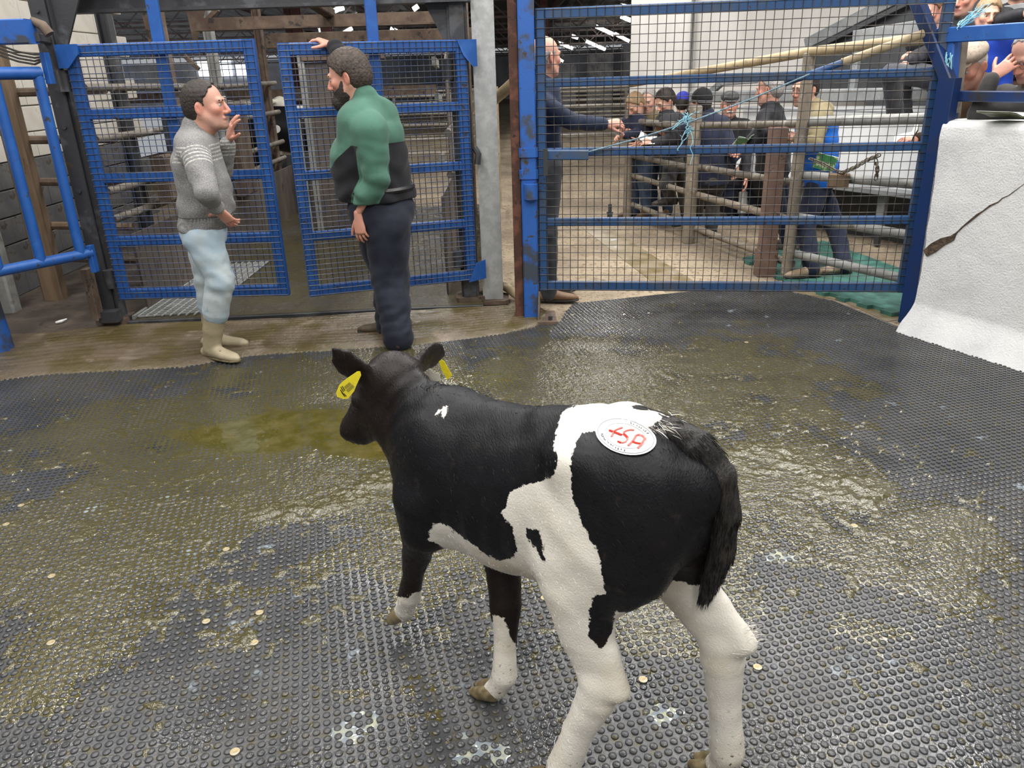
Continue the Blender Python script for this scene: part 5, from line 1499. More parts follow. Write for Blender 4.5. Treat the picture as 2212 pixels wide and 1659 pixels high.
# ear tags
YEL = M('yellow_tag', (0.80, 0.68, 0.02), 0.4, col2=(0.72, 0.58, 0.03), scale=60)
TAGW = M('grey_white_tag', (0.55, 0.53, 0.45), 0.5, col2=(0.45, 0.42, 0.34), scale=60)
PRINT = M('black_print', (0.03, 0.028, 0.01), 0.6)
def plate(px_pts, depth_pt, mat, name, th=0.0022, tilt=None):
    """thin plastic plate facing the viewer at the depth of a body point"""
    Y = depth_pt[1]
    P = []
    for (x, y) in px_pts:
        q = at(x, y, Y)
        if tilt is not None:
            q = q + np.array([0, 1, 0]) * (q - depth_pt) @ tilt
            q = CC + ray(x, y) * (q[1] / ray(x, y)[1])
        P.append(q)
    return MB().poly(P, (0, th, 0)).build(name, mat, calf), P
e1 = k3(0.545, 0.095, 0.875) - np.array([0, 0.018, 0])
tg, _ = plate([(771, 803), (778, 803), (780, 811), (770, 832), (765, 845), (752, 861), (742, 862), (728, 857), (726, 848), (733, 832), (740, 825), (752, 816)], e1, YEL, 'ear_tag')
for (x0, y0, x1, y1, hw) in [(745, 838, 757, 828, 3.2), (750, 845, 763, 833, 3.2), (736, 836, 742, 846, 0.8), (739, 834, 745, 844, 0.8), (742, 850, 748, 856, 0.8), (735, 842, 741, 851, 0.9), (738, 848, 745, 857, 0.8)]:
    n_ = np.array([-(y1 - y0), x1 - x0], float); n_ /= np.linalg.norm(n_); n_ *= hw
    P = [at(a[0], a[1], e1[1] - 0.0012) for a in ((x0 + n_[0], y0 + n_[1]), (x1 + n_[0], y1 + n_[1]), (x1 - n_[0], y1 - n_[1]), (x0 - n_[0], y0 - n_[1]))]
    MB().poly(P, (0, 0.0008, 0)).build('print', M('tag_print', (0.30, 0.25, 0.03), 0.6) if hw > 2 else PRINT, tg)
e2 = k3(0.575, -0.195, 0.862) - np.array([0, 0.022, 0])
plate([(948, 781), (954, 777), (960, 781), (977, 811), (966, 821), (954, 800)], e2, YEL, 'ear_tag')
e3 = k3(0.555, -0.14, 0.85) - np.array([0, 0.022, 0])
tg3, _ = plate([(922, 803), (926, 797), (931, 798), (937, 806), (948, 806), (952, 820), (950, 838), (915, 834), (918, 820)], e3, TAGW, 'ear_tag')
# lot sticker on the left hip, following the skin
cx, cy = 1352, 945
b = MB(); rings, seg = 7, 40
vv, ff = [], []
ua = R(14)
def stick(rho, an, lift):
    x = rho * 66 * math.cos(an); y = rho * 38 * math.sin(an)
    return hit_px(cx + x * math.cos(ua) - y * math.sin(ua), cy + x * math.sin(ua) + y * math.cos(ua), lift)
c_ = hit_px(cx, cy, 0.004); vv.append(c_)
for i in range(1, rings + 1):
    for k in range(seg):
        p = stick(i / rings, 2 * math.pi * k / seg, 0.0045)
        vv.append(p if p is not None else c_)
for k in range(seg):
    ff.append((0, 1 + k, 1 + (k + 1) % seg))
for i in range(rings - 1):
    for k in range(seg):
        a_ = 1 + i * seg; b_ = a_ + seg
        ff.append((a_ + k, b_ + k, b_ + (k + 1) % seg, a_ + (k + 1) % seg))
b.add(vv, ff)
LOT = empty('lot_sticker', c_, 'round white paper lot sticker with red numbers on the calf hip', 'sticker')
stme = b.mesh('paper_disc'); so_ = link('paper_disc', stme, M('sticker_paper', (0.70, 0.70, 0.71), 0.5, spec=0.2), LOT)
bpy_smooth(stme)
PBV = BVHTree.FromPolygons([Vector([float(c) for c in v]) for v in vv], ff)
hh_ = PBV.find_nearest(Vector(c_)); sgn_ = 1.0 if np.array(hh_[1]) @ (CC - c_) > 0 else -1.0
RED = M('red_marker', (0.52, 0.045, 0.03), 0.7, spec=0.1); REDP = M('pale_red_marker', (0.62, 0.20, 0.17), 0.7, spec=0.1); INK = M('grey_print', (0.07, 0.07, 0.07), 0.7, spec=0.1)
def stroke(pts, wpx, mat, name='marking'):
    P = [hit_px(x, y, 0.0072) for x, y in pts]
    P = [p for p in P if p is not None]
    if len(P) > 1:
        # lie just above the paper
        Q2 = []
        for p_ in P:
            h_ = PBV.find_nearest(Vector(p_)); Q2.append(np.array(h_[0]) + sgn_ * np.array(h_[1]) * 0.0009)
        P = Q2
    if len(P) < 2: return
    MB().tube(P, wpx * 0.00062, 5).build(name, mat, LOT, True)
stroke([(1318, 934), (1330, 938), (1345, 944)], 4.5, RED)
stroke([(1347, 927), (1336, 931), (1328, 935), (1322, 948)], 3.5, REDP)
stroke([(1371, 933), (1364, 932), (1355, 934), (1349, 938), (1350, 943), (1356, 948), (1357, 953), (1353, 959), (1347, 961), (1338, 958)], 3.5, REDP)
stroke([(1349, 942), (1354, 946), (1357, 951)], 4.5, RED)
stroke([(1336, 958), (1343, 961)], 3.5, RED)
stroke([(1358, 967), (1368, 957), (1375, 945), (1382, 943), (1390, 947), (1393, 952), (1387, 962), (1378, 972)], 4, REDP)
stroke([(1379, 943), (1388, 945), (1392, 950)], 3.5, RED)
stroke([(1366, 958), (1374, 961), (1384, 963)], 4, RED)
def ringtext(rho, a0, a1, n):
    rr = random.Random(n)
    for i in range(n):
        an = a0 + (a1 - a0) * i / n
        p = []
        for j in range(4):
            x = (rho + rr.uniform(-0.05, 0.05)) * 66 * math.cos(an + rr.uniform(0, 0.05)); y = (rho + rr.uniform(-0.06, 0.06)) * 38 * math.sin(an + rr.uniform(0, 0.06))
            p.append((cx + x * math.cos(ua) - y * math.sin(ua), cy + x * math.sin(ua) + y * math.cos(ua)))
        stroke(p, 1.1, INK, 'lettering')
ringtext(0.80, R(-85), R(-28), 8)
ringtext(0.80, R(160), R(75), 12)
def ringline(rho, a0, a1, wp):
    pts = []
    for k in range(25):
        an = a0 + (a1 - a0) * k / 24
        x, y = rho * 66 * math.cos(an), rho * 38 * math.sin(an)
        pts.append((cx + x * math.cos(ua) - y * math.sin(ua), cy + x * math.sin(ua) + y * math.cos(ua)))
    stroke(pts, wp, M('pale_grey_print', (0.25, 0.25, 0.25), 0.7, spec=0.1), 'ring_line')
ringline(0.92, 0, 2 * math.pi, 0.8); ringline(0.68, 0, 2 * math.pi, 0.6)
# ------------------------------------------------------------ people
def nrm(v):
    v = np.array(v, float); return v / (np.linalg.norm(v) + 1e-12)
UP = np.array([0, 0, 1.0])
def skin_mat(name, base, red, lip):
    if name in MATS: return MATS[name]
    m = bpy.data.materials.new(name); m.use_nodes = True
    nt = m.node_tree; N, L = nt.nodes, nt.links; b = N['Principled BSDF']
    b.inputs['Roughness'].default_value = 0.5
    b.inputs['Subsurface Weight'].default_value = 0.08
    b.inputs['Subsurface Radius'].default_value = (0.01, 0.004, 0.002)
    prev = None
    for i, (an, c) in enumerate((('red', red), ('lip', lip), ('stubble', (0.20, 0.15, 0.13)))):
        a = N.new('ShaderNodeAttribute'); a.attribute_name = an
        x = N.new('ShaderNodeMix'); x.data_type = 'RGBA'; L.new(a.outputs['Fac'], x.inputs['Factor'])
        if prev is None: x.inputs['A'].default_value = (*base, 1)
        else: L.new(prev, x.inputs['A'])
        x.inputs['B'].default_value = (*c, 1); prev = x.outputs['Result']
    L.new(prev, b.inputs['Base Color'])
    tc = N.new('ShaderNodeTexCoord'); n = N.new('ShaderNodeTexNoise'); n.inputs['Scale'].default_value = 180; L.new(tc.outputs['Object'], n.inputs['Vector'])
    bp = N.new('ShaderNodeBump'); bp.inputs['Distance'].default_value = 0.0012; L.new(n.outputs['Fac'], bp.inputs['Height']); L.new(bp.outputs[0], b.inputs['Normal'])
    MATS[name] = m
    return m
SKIN = skin_mat('skin', (0.56, 0.34, 0.25), (0.56, 0.20, 0.14), (0.42, 0.14, 0.12))
SKIN_RED = skin_mat('ruddy_skin', (0.55, 0.30, 0.22), (0.55, 0.15, 0.10), (0.42, 0.13, 0.11))
EYE = M('eye_white', (0.42, 0.39, 0.37), 0.35); IRIS = M('iris', (0.03, 0.03, 0.035), 0.15)
def cloth(name, col, col2=None, scale=7, rough=0.85, bump=0.0015, bscale=220, **k):
    return M(name, col, rough, col2=col2 or tuple(c * 0.75 for c in col), scale=scale, bump=bump, bscale=bscale, sheen=0.08, spec=0.2, **k)
def cloth_mask(name, a, c, attr='mask', rough=0.85):
    """two-colour cloth, second colour where the sewn-in panel attribute is positive"""
    if name in MATS: return MATS[name]
    m = bpy.data.materials.new(name); m.use_nodes = True
    nt = m.node_tree; N, L = nt.nodes, nt.links; b = N['Principled BSDF']
    b.inputs['Roughness'].default_value = rough; b.inputs['Sheen Weight'].default_value = 0.1; b.inputs['Specular IOR Level'].default_value = 0.2
    tc = N.new('ShaderNodeTexCoord')
    at_ = N.new('ShaderNodeAttribute'); at_.attribute_name = attr
    r = N.new('ShaderNodeMapRange'); r.inputs['From Min'].default_value = -0.001; r.inputs['From Max'].default_value = 0.001; L.new(at_.outputs['Fac'], r.inputs['Value'])
    def two(c1, c2):
        n = N.new('ShaderNodeTexNoise'); n.inputs['Scale'].default_value = 8; n.inputs['Detail'].default_value = 6; L.new(tc.outputs['Object'], n.inputs['Vector'])
        q = N.new('ShaderNodeMapRange'); q.inputs['From Min'].default_value = 0.4; q.inputs['From Max'].default_value = 0.7; L.new(n.outputs['Fac'], q.inputs['Value'])
        x = N.new('ShaderNodeMix'); x.data_type = 'RGBA'; L.new(q.outputs[0], x.inputs['Factor']); x.inputs['A'].default_value = (*c1, 1); x.inputs['B'].default_value = (*c2, 1)
        return x.outputs['Result']
    x = N.new('ShaderNodeMix'); x.data_type = 'RGBA'; L.new(r.outputs[0], x.inputs['Factor'])
    L.new(two(*a), x.inputs['A']); L.new(two(*c), x.inputs['B']); L.new(x.outputs['Result'], b.inputs['Base Color'])
    n = N.new('ShaderNodeTexNoise'); n.inputs['Scale'].default_value = 240; L.new(tc.outputs['Object'], n.inputs['Vector'])
    bp = N.new('ShaderNodeBump'); bp.inputs['Distance'].default_value = 0.0015; L.new(n.outputs['Fac'], bp.inputs['Height']); L.new(bp.outputs[0], b.inputs['Normal'])
    MATS[name] = m
    return m
def attrib(me, name, vals):
    a = me.attributes.get(name) or me.attributes.new(name, 'FLOAT', 'POINT')
    a.data.foreach_set('value', np.asarray(vals, np.float32))
def coords(me):
    v = np.empty(len(me.vertices) * 3, np.float32); me.vertices.foreach_get('co', v); return v.reshape(-1, 3).astype(float)

def add_hand(S, w, d, n, side, curl=(0.35, 0.35, 0.4, 0.45), spread=0.12, sc=1.0, thumb=(0.7, 0.6, 0.3), tcurl=0.3):
    """w wrist, d finger direction, n palm normal, side vector towards the thumb"""
    d = nrm(d); n = nrm(np.array(n) - d * (np.array(n) @ d)); t = np.cross(n, d)
    if t @ np.array(side) < 0: t = -t
    S.loft([(w - d * 0.03 * sc, 0.026 * sc, 0.021 * sc), (w + d * 0.015 * sc, 0.031 * sc, 0.019 * sc), (w + d * 0.055 * sc, 0.040 * sc, 0.017 * sc), (w + d * 0.088 * sc, 0.039 * sc, 0.014 * sc)], t, 0.01)
    S.ell(w + d * 0.035 * sc + t * 0.022 * sc + n * 0.010 * sc, (0.022 * sc, 0.016 * sc, 0.030 * sc), [t, n, d], 0.015)
    for i, (off, ln, rr) in enumerate(((0.030, 0.074, 0.0093), (0.010, 0.083, 0.0095), (-0.011, 0.077, 0.0090), (-0.031, 0.060, 0.0080))):
        p = w + d * (0.086 - 0.004 * abs(i - 1)) * sc + t * off * sc
        a = 0.0; dirv = nrm(d + t * spread * (1.2 - i * 0.8))
        pts = [p - d * 0.012 * sc, p]
        for q, fr in enumerate((0.46, 0.30, 0.24)):
            a += curl[i] * (0.9 if q else 0.8)
            p = p + (dirv * math.cos(a) + n * math.sin(a)) * ln * fr * sc
            pts.append(p)
        S.chain(pts, [rr * sc * k for k in (1.1, 1.05, 1.0, 0.92, 0.78)], 0.003)
    b = w + d * 0.022 * sc + t * 0.030 * sc + n * 0.006 * sc
    td = nrm(t * thumb[0] + d * thumb[1] + n * thumb[2])
    p1 = b + td * 0.040 * sc; p2 = p1 + nrm(td + d * tcurl + n * 0.1) * 0.032 * sc; p3 = p2 + nrm(td + d * (tcurl * 2) + n * 0.1) * 0.024 * sc
    S.chain([b, p1, p2, p3], [0.0135 * sc, 0.0118 * sc, 0.0105 * sc, 0.0085 * sc], 0.006)

FL_U = [-0.20, -0.085, -0.05, -0.02, 0.0, 0.03, 0.06, 0.09, 0.14]
def person(label, head, fwd, base, J=None, hyaw=0.0, hpitch=0.0, hroll=0.0, hs=1.0, hair=None, hairline=0.0, hair_len=0.010, bald=False, beard=None, beard_len=0.01, moustache=None,
           top=None, top_mask=None, legs=None, shoes=None, skin=None, girth=(0.165, 0.115), chest=(0.19, 0.128), belly=0.0, hem=0.0, collar=None, hands=True, hand_l=None, hand_r=None,
           hat=None, vest=None, vox=0.0085, hvox=0.0048, wr=0.005, feet=True, only_head=False, sleeve=(0.075, 0.058, 0.046), legr=(0.10, 0.078, 0.064), shoe_h=0.09, boots=None, name='person', group=None, cuff=None, glasses=False, no_legs=False, lip_open=0.0, hood=None):
    """all joints are world points; unset ones follow from head, facing and standing place"""
    skin = skin or SKIN
    head = np.array(head, float); f = nrm([fwd[0], fwd[1], 0]); l = np.array([-f[1], f[0], 0]); u = UP
    base = np.array([base[0], base[1], base[2] if len(base) > 2 else 0.0], float)
    gz = base[2]
    H = head[2] - gz + 0.115 * hs
    j = {}
    j['neck'] = head - u * 0.165 * hs - f * 0.025
    j['pelvis'] = np.array([*(base[:2] * 0.75 + j['neck'][:2] * 0.25), gz + 0.535 * H])
    if J and 'neck' in J: j['neck'] = np.array(J['neck'])
    if J and 'pelvis' in J: j['pelvis'] = np.array(J['pelvis'])
    sw = chest[0] - 0.008
    for s, k in ((1, 'l'), (-1, 'r')):
        j[k + 'sh'] = j['neck'] - u * 0.055 + l * s * sw
        j[k + 'el'] = j[k + 'sh'] - u * 0.285 + l * s * 0.05 - f * 0.03
        j[k + 'wr'] = j[k + 'el'] - u * 0.235 + f * 0.08
        j[k + 'hip'] = j['pelvis'] + l * s * 0.09 - u * 0.02
        j[k + 'an'] = base + l * s * 0.105 + u * 0.09
        j[k + 'kn'] = None
    if J:
        for k, v in J.items(): j[k] = np.array(v, float)
    for k in 'lr':
        if j[k + 'kn'] is None:
            j[k + 'kn'] = j[k + 'hip'] * 0.5 + j[k + 'an'] * 0.5 + f * 0.035
    root = empty(name, base, label, 'person', group)
    # head frame
    cy, sy_ = math.cos(hyaw), math.sin(hyaw)
    hf = nrm(f * cy + l * sy_); hl = np.cross(u, hf)
    hf2 = nrm(hf * math.cos(hpitch) - u * math.sin(hpitch)); hu = np.cross(hf2, hl)
    hl, hu = nrm(hl * math.cos(hroll) + hu * math.sin(hroll)), nrm(hu * math.cos(hroll) - hl * math.sin(hroll))
    hf = hf2
    AX = [hf, hl, hu]
    def h3(a, b, c): return head + (hf * a + hl * b + hu * c) * hs
    S = SDF()
    S.ell(h3(-0.012, 0, 0.036), np.array([0.098, 0.076, 0.084]) * hs, AX, 0.02)
    S.ell(h3(0.034, 0, -0.030), np.array([0.060, 0.060, 0.082]) * hs, AX, 0.03)
    S.cone(h3(0.022, 0, -0.078), h3(0.066, 0, -0.092), 0.046 * hs, 0.030 * hs, 0.03)
    S.ell(h3(0.078, 0, -0.104), np.array([0.018, 0.022, 0.015]) * hs, AX, 0.02)
    for s in (1, -1):
        S.ell(h3(0.060, s * 0.043, -0.022), np.array([0.024, 0.022, 0.022]) * hs, AX, 0.02)
        S.cone(h3(-0.01, s * 0.055, -0.045), h3(0.045, s * 0.035, -0.095), 0.022 * hs, 0.018 * hs, 0.03)
    S.cone(h3(0.084, -0.032, 0.020), h3(0.084, 0.032, 0.020), 0.014 * hs, 0.014 * hs, 0.014)
    S.cone(h3(0.090, 0, 0.012), h3(0.112, 0, -0.033), 0.010 * hs, 0.014 * hs, 0.008)
    for s in (1, -1):
        S.ell(h3(0.101, s * 0.013, -0.040), np.array([0.013, 0.0085, 0.009]) * hs, AX, 0.006)
        S.ell(h3(0.097, s * 0.032, 0.000), np.array([0.012, 0.017, 0.010]) * hs, AX, 0.010, sub=True)
    S.cone(h3(0.088, -0.018, -0.067), h3(0.088, 0.018, -0.067), 0.0095 * hs, 0.0095 * hs, 0.006)
    S.cone(h3(0.085, -0.016, -0.083 - lip_open), h3(0.085, 0.016, -0.083 - lip_open), 0.0095 * hs, 0.0095 * hs, 0.006)
    S.cone(h3(0.104, -0.022, -0.0755 - lip_open * 0.5), h3(0.104, 0.022, -0.0755 - lip_open * 0.5), (0.0042 + lip_open) * hs, (0.0042 + lip_open) * hs, 0.003, sub=True)
    for s in (1, -1):
        S.ell(h3(-0.012, s * 0.078, -0.012), np.array([0.021, 0.0085, 0.033]) * hs, [nrm(hf * 0.85 + hl * -s * 0.5), nrm(hl * s * 0.85 + hf * 0.5), hu], 0.008)
        S.ell(h3(-0.006, s * 0.089, -0.010), np.array([0.012, 0.006, 0.020]) * hs, AX, 0.005, sub=True)
    S.cone(h3(-0.020, 0, -0.050), j['neck'] - u * 0.01, 0.056 * hs, 0.064, 0.03)
    S.cone(h3(0.005, 0, -0.085), j['neck'] + f * 0.02 - u * 0.02, 0.045 * hs, 0.060, 0.03)
    hme = S.mesh('head', hvox, smooth=1)
    P = coords(hme); q = (P - head) / hs; a_, b_, c_ = q @ hf, q @ hl, q @ hu
    g = lambda x, y, z, r: np.exp(-((a_ - x) ** 2 + (np.abs(b_) - y) ** 2 + (c_ - z) ** 2) / r ** 2)
    red = np.clip(0.55 * g(0.115, 0, -0.035, 0.03) + 0.55 * g(0.07, 0.045, -0.025, 0.035) + 0.6 * g(-0.01, 0.085, -0.012, 0.03) + 0.3 * g(0.02, 0.0, -0.12, 0.06), 0, 0.85)
    lip = np.clip(1.2 * np.exp(-((a_ - 0.095) / 0.012) ** 2 - (b_ / 0.024) ** 2 - ((c_ + 0.075) / 0.013) ** 2), 0, 0.9)
    stub = 0.35 * np.clip((-(c_ + 0.045)) / 0.03, 0, 1) * np.clip((a_ - 0.0) / 0.03, 0, 1) if beard is None and not bald else np.zeros(len(P))
    stub = stub * (c_ > -0.13)
    parts = []
    for nm, vv in (('red', red), ('lip', lip), ('stubble', stub)): attrib(hme, nm, vv)
    bmeshes = [hme]
    if not only_head:
        B = SDF()
        B.loft([(j['pelvis'] - u * 0.05, 0.12, 0.08), (j['pelvis'] * 0.5 + j['neck'] * 0.5, 0.12, 0.08), (j['neck'] - u * 0.12, 0.14, 0.085), (j['neck'] - u * 0.04, 0.06, 0.05)], l, 0.03)
        for k in 'lr':
            B.chain([j[k + 'sh'], j[k + 'el'], j[k + 'wr']], [0.045, 0.034, 0.026], 0.03)
            if not no_legs:
                B.chain([j[k + 'hip'], j[k + 'kn'], j[k + 'an']], [0.065, 0.045, 0.035], 0.03)
        bmeshes.append(B.mesh('trunk', 0.026, smooth=0))
        if hands:
            for k, spec in (('l', hand_l), ('r', hand_r)):
                if spec is False: continue
                HS = SDF(); fa = nrm(j[k + 'wr'] - j[k + 'el'])
                sp_ = dict(d=fa, n=-l if k == 'l' else l, side=f) if spec is None else dict(spec)
                add_hand(HS, j[k + 'wr'] + nrm(sp_['d']) * 0.025, **sp_)
                bmeshes.append(HS.mesh('hand', max(0.0038, hvox * 0.85), smooth=1))
    me = join_meshes('body', bmeshes)
    na = len(hme.vertices); nt_ = len(me.vertices)
    for nm, vv in (('red', red), ('lip', lip), ('stubble', stub)):
        full = np.full(nt_, 0.25 if nm == 'red' else 0.0); full[:na] = vv; attrib(me, nm, full)
    body_ = link('body', me, skin, root)
    # eyes
    eb = MB()
    for s in (1, -1):
        E_ = SDF().ell(h3(0.0765, s * 0.031, -0.001), np.array([0.0130] * 3) * hs, AX, 0.002)
        eye = link('eye', E_.mesh('eye', 0.0035 if hvox < 0.006 else 0.005, smooth=0), EYE, root)
        E_ = SDF().ell(h3(0.0868, s * 0.0305, -0.001), np.array([0.0045, 0.0058, 0.0058]) * hs, AX, 0.001)
        link('iris', E_.mesh('iris', 0.0025, smooth=0), IRIS, eye)
    # brows and hair
    hm = hair or M('grey_hair', (0.30, 0.29, 0.28), 0.7, col2=(0.18, 0.17, 0.16), scale=60)
    Bw = SDF()
    for s in (1, -1): Bw.cone(h3(0.0985, s * 0.014, 0.021), h3(0.088, s * 0.047, 0.022), 0.0048 * hs, 0.0036 * hs, 0.003)
    if moustache is not None:
        for s in (1, -1): Bw.cone(h3(0.104, s * 0.003, -0.057), h3(0.092, s * 0.030, -0.067), 0.008 * hs, 0.005 * hs, 0.005)
    link('eyebrows', Bw.mesh('eyebrows', 0.0035, smooth=0), moustache or hm, root)
    def hpos(Pw):
        qq = (Pw - head) / hs
        return qq @ hf, qq @ hl, qq @ hu
    if hair is not None or bald:
        Hs = SDF()
        Hs.ell(h3(-0.012, 0, 0.036), np.array([0.098 + hair_len, 0.076 + hair_len * 0.8, 0.084 + hair_len * 1.2]) * hs, AX, 0.02)
        Hs.ell(h3(-0.045, 0, -0.02), np.array([0.062 + hair_len, 0.062 + hair_len * 0.7, 0.07]) * hs, AX, 0.04)
        fline = np.array([-0.05, -0.040, -0.022, 0.004, 0.010, 0.034, 0.060, 0.078, 0.09])
        fline[5:] -= hairline
        def cut(Pw):
            x, y, z = hpos(Pw)
            d1 = x - np.interp(z, FL_U, fline) - 0.004 * np.sin(y * 160) - 0.002 * np.sin(z * 300)
            d2 = -0.082 - z + 0.003 * np.sin(y * 200)
            d3 = (0.021 - np.sqrt((x + 0.010) ** 2 + ((z + 0.012) * 0.62) ** 2)) * 1.0      # clear of the ears
            d3 = np.where(np.abs(y) > 0.05, d3, -1)
            r_ = np.maximum(np.maximum(d1, d2), d3)
            if bald:
                r_ = np.maximum(r_, z - 0.030 + 0.25 * (np.abs(y) < 0.0))
            return r_ * hs
        hdisp = lambda Pw: 0.0022 * vnoise(Pw, 260, 3) + 0.0014 * vnoise(Pw, 520, 5)
        mh = Hs.mesh('hair', max(hvox, 0.0044), disp=hdisp, cut=cut, smooth=1)
        if len(mh.polygons): link('hair', mh, hm, root)
    if beard is not None:
        Bs = SDF()
        bl = beard_len
        Bs.cone(h3(0.022, 0, -0.080), h3(0.070, 0, -0.096 - bl), (0.048 + bl) * hs, (0.034 + bl) * hs, 0.03)
        Bs.ell(h3(0.034, 0, -0.030), np.array([0.063, 0.063, 0.085]) * hs + 0.003, AX, 0.03)
        Bs.ell(h3(0.085, 0, -0.10 - bl), np.array([0.022, 0.034, 0.03]) * hs, AX, 0.03)
        def cutb(Pw):
            x, y, z = hpos(Pw)
            d1 = z - np.interp(x, [-0.02, 0.02, 0.05, 0.075, 0.09, 0.13], [0.0, -0.005, -0.045, -0.055, -0.050, -0.050])
            d2 = 0.000 - x - 0.02 * (z < -0.06)
            d3 = 0.010 - np.sqrt(((x - 0.105) / 1.6) ** 2 + (y * 0.55) ** 2 + ((z + 0.075) * 1.3) ** 2)
            return np.maximum(np.maximum(d1, d2), d3) * hs
        mb = Bs.mesh('beard', hvox, disp=lambda Pw: 0.002 * vnoise(Pw, 300, 7), cut=cutb, smooth=1)
        if len(mb.polygons): link('beard', mb, beard, root)
    if glasses:
        gb = MB()
        for s in (1, -1):
            pts = [h3(0.108 - 0.01 * (math.cos(t) < -0.5), s * (0.033 + 0.022 * math.cos(t)), -0.002 + 0.016 * math.sin(t)) for t in np.linspace(0, 2 * math.pi, 15)]
            gb.tube(pts, 0.0015, 5, cap=False)
            gb.tube([h3(0.104, s * 0.055, 0.003), h3(0.0, s * 0.082, 0.005)], 0.0016, 5)
        gb.tube([h3(0.112, -0.011, 0.004), h3(0.112, 0.011, 0.004)], 0.0015, 5)
        gb.build('glasses', M('spectacle_frame', (0.06, 0.05, 0.05), 0.3), root, True)
    if hat is not None:
        kind, hmat = hat[0], hat[1]
        if kind == 'flat':
            C_ = SDF()
            C_.ell(h3(-0.010, 0, 0.070), np.array([0.112, 0.092, 0.058]) * hs, AX, 0.02)
            C_.ell(h3(0.045, 0, 0.075), np.array([0.075, 0.080, 0.038]) * hs, AX, 0.03)
            mc = C_.mesh('cap_crown', hvox, cut=lambda Pw: (0.036 - hpos(Pw)[2]) * hs, smooth=1)
            cap = link('cap', mc, hmat, root)
            C_ = SDF(); C_.ell(h3(0.088, 0, 0.046), np.array([0.050, 0.068, 0.009]) * hs, [nrm(hf * 0.95 - hu * 0.3), hl, nrm(hu * 0.95 + hf * 0.3)], 0.01)
            link('peak', C_.mesh('peak', hvox, smooth=1), hmat, cap)
        elif kind == 'ball':
            C_ = SDF(); C_.ell(h3(-0.010, 0, 0.045), np.array([0.110, 0.090, 0.090]) * hs, AX, 0.02)
            cap = link('cap', C_.mesh('cap_crown', hvox, cut=lambda Pw: (0.030 - hpos(Pw)[2]) * hs, smooth=1), hmat, root)
            C_ = SDF(); C_.ell(h3(0.125, 0, 0.040), np.array([0.062, 0.066, 0.008]) * hs, [nrm(hf * 0.97 - hu * 0.25), hl, nrm(hu * 0.97 + hf * 0.25)], 0.01)
            link('peak', C_.mesh('peak', hvox, smooth=1), hmat, cap)
        elif kind == 'beanie':
            C_ = SDF(); C_.ell(h3(-0.012, 0, 0.042), np.array([0.110, 0.089, 0.100]) * hs, AX, 0.02)
            cap = link('beanie', C_.mesh('beanie', hvox, cut=lambda Pw: (-0.005 - hpos(Pw)[2]) * hs, smooth=1), hmat, root)
            if len(hat) > 2:
                st_ = MB()
                for zz in (0.012, 0.024):
                    st_.tube([h3(-0.012 + 0.112 * math.cos(t), 0.091 * math.sin(t), zz + 0.006 * math.cos(t)) for t in np.linspace(0, 2 * math.pi, 25)], 0.0028, 5, cap=False)
                st_.build('stripe', hat[2], cap, True)
    if only_head: return root, j
    # top
    T_ = SDF()
    pv, nk = j['pelvis'], j['neck']
    ax_ = nk - pv
    shc = (j['lsh'] + j['rsh']) / 2
    T_.loft([(pv - u * (0.06 + hem), girth[0] * 1.03, girth[1] * 1.03), (pv + ax_ * 0.18 + f * belly * 0.6, girth[0] + belly * 0.25, girth[1] + belly * 0.5), (pv + ax_ * 0.40 + f * belly * 0.55, girth[0] + 0.005 + belly * 0.25, girth[1] + belly * 0.45),
             (pv + ax_ * 0.66, chest[0] * 0.95, chest[1]), (pv + ax_ * 0.86, chest[0] * 0.92, chest[1] * 0.86), (nk - u * 0.025, 0.085, 0.080)], l, 0.03, sq=2.3)
    T_.cone(j['lsh'], j['rsh'], sleeve[0] * 0.92, sleeve[0] * 0.92, 0.05)
    for k in 'lr':
        e = nrm(j[k + 'wr'] - j[k + 'el'])
        T_.chain([j[k + 'sh'], j[k + 'sh'] * 0.5 + j[k + 'el'] * 0.5, j[k + 'el'], j[k + 'el'] * 0.5 + j[k + 'wr'] * 0.5, j[k + 'wr'] - e * 0.005], [sleeve[0], (sleeve[0] + sleeve[1]) / 2, sleeve[1], (sleeve[1] + sleeve[2]) / 2, sleeve[2]], 0.035)
    if collar:
        T_.cone(nk - u * 0.02 - f * 0.01, nk + u * collar + f * 0.005, 0.088, 0.080, 0.02)
    if hood:
        T_.ell(nk - f * 0.085 + u * 0.015, (0.075, 0.11, 0.06), [f, l, u], 0.03)
        T_.cone(nk + l * 0.085 + f * 0.03, nk + l * 0.085 - f * 0.05 + u * 0.05, 0.035, 0.035, 0.03); T_.cone(nk - l * 0.085 + f * 0.03, nk - l * 0.085 - f * 0.05 + u * 0.05, 0.035, 0.035, 0.03)
    bw = nrm(ax_)
    def tdisp(Pw):
        w1 = np.zeros(len(Pw))
        for k in 'lr':
            a, b_, c2 = j[k + 'sh'], j[k + 'el'], j[k + 'wr']
            for (s0, s1, fq) in ((a, b_, 60), (b_, c2, 75)):
                ab = s1 - s0; L_ = np.linalg.norm(ab); t = ((Pw - s0) @ ab) / (L_ * L_)
                d_ = np.linalg.norm(Pw - s0 - np.clip(t, 0, 1)[:, None] * ab, axis=1)
                m_ = np.exp(-(np.maximum(d_ - 0.07, 0) / 0.03) ** 2) * np.clip(t * 3, 0, 1) * np.clip((1.1 - t) * 3, 0, 1)
                sdv = nrm(np.cross(ab, l + 0.3 * u))
                w1 += m_ * (0.55 * np.sin(t * L_ * fq + 2.6 * np.sin((Pw @ sdv) * 21 + 3 * t) + 1.0) + 0.6 * vnoise(Pw * np.array([1, 1, 1.8]), 30, 12)) * (0.5 + 0.5 * np.abs(t - 0.4))
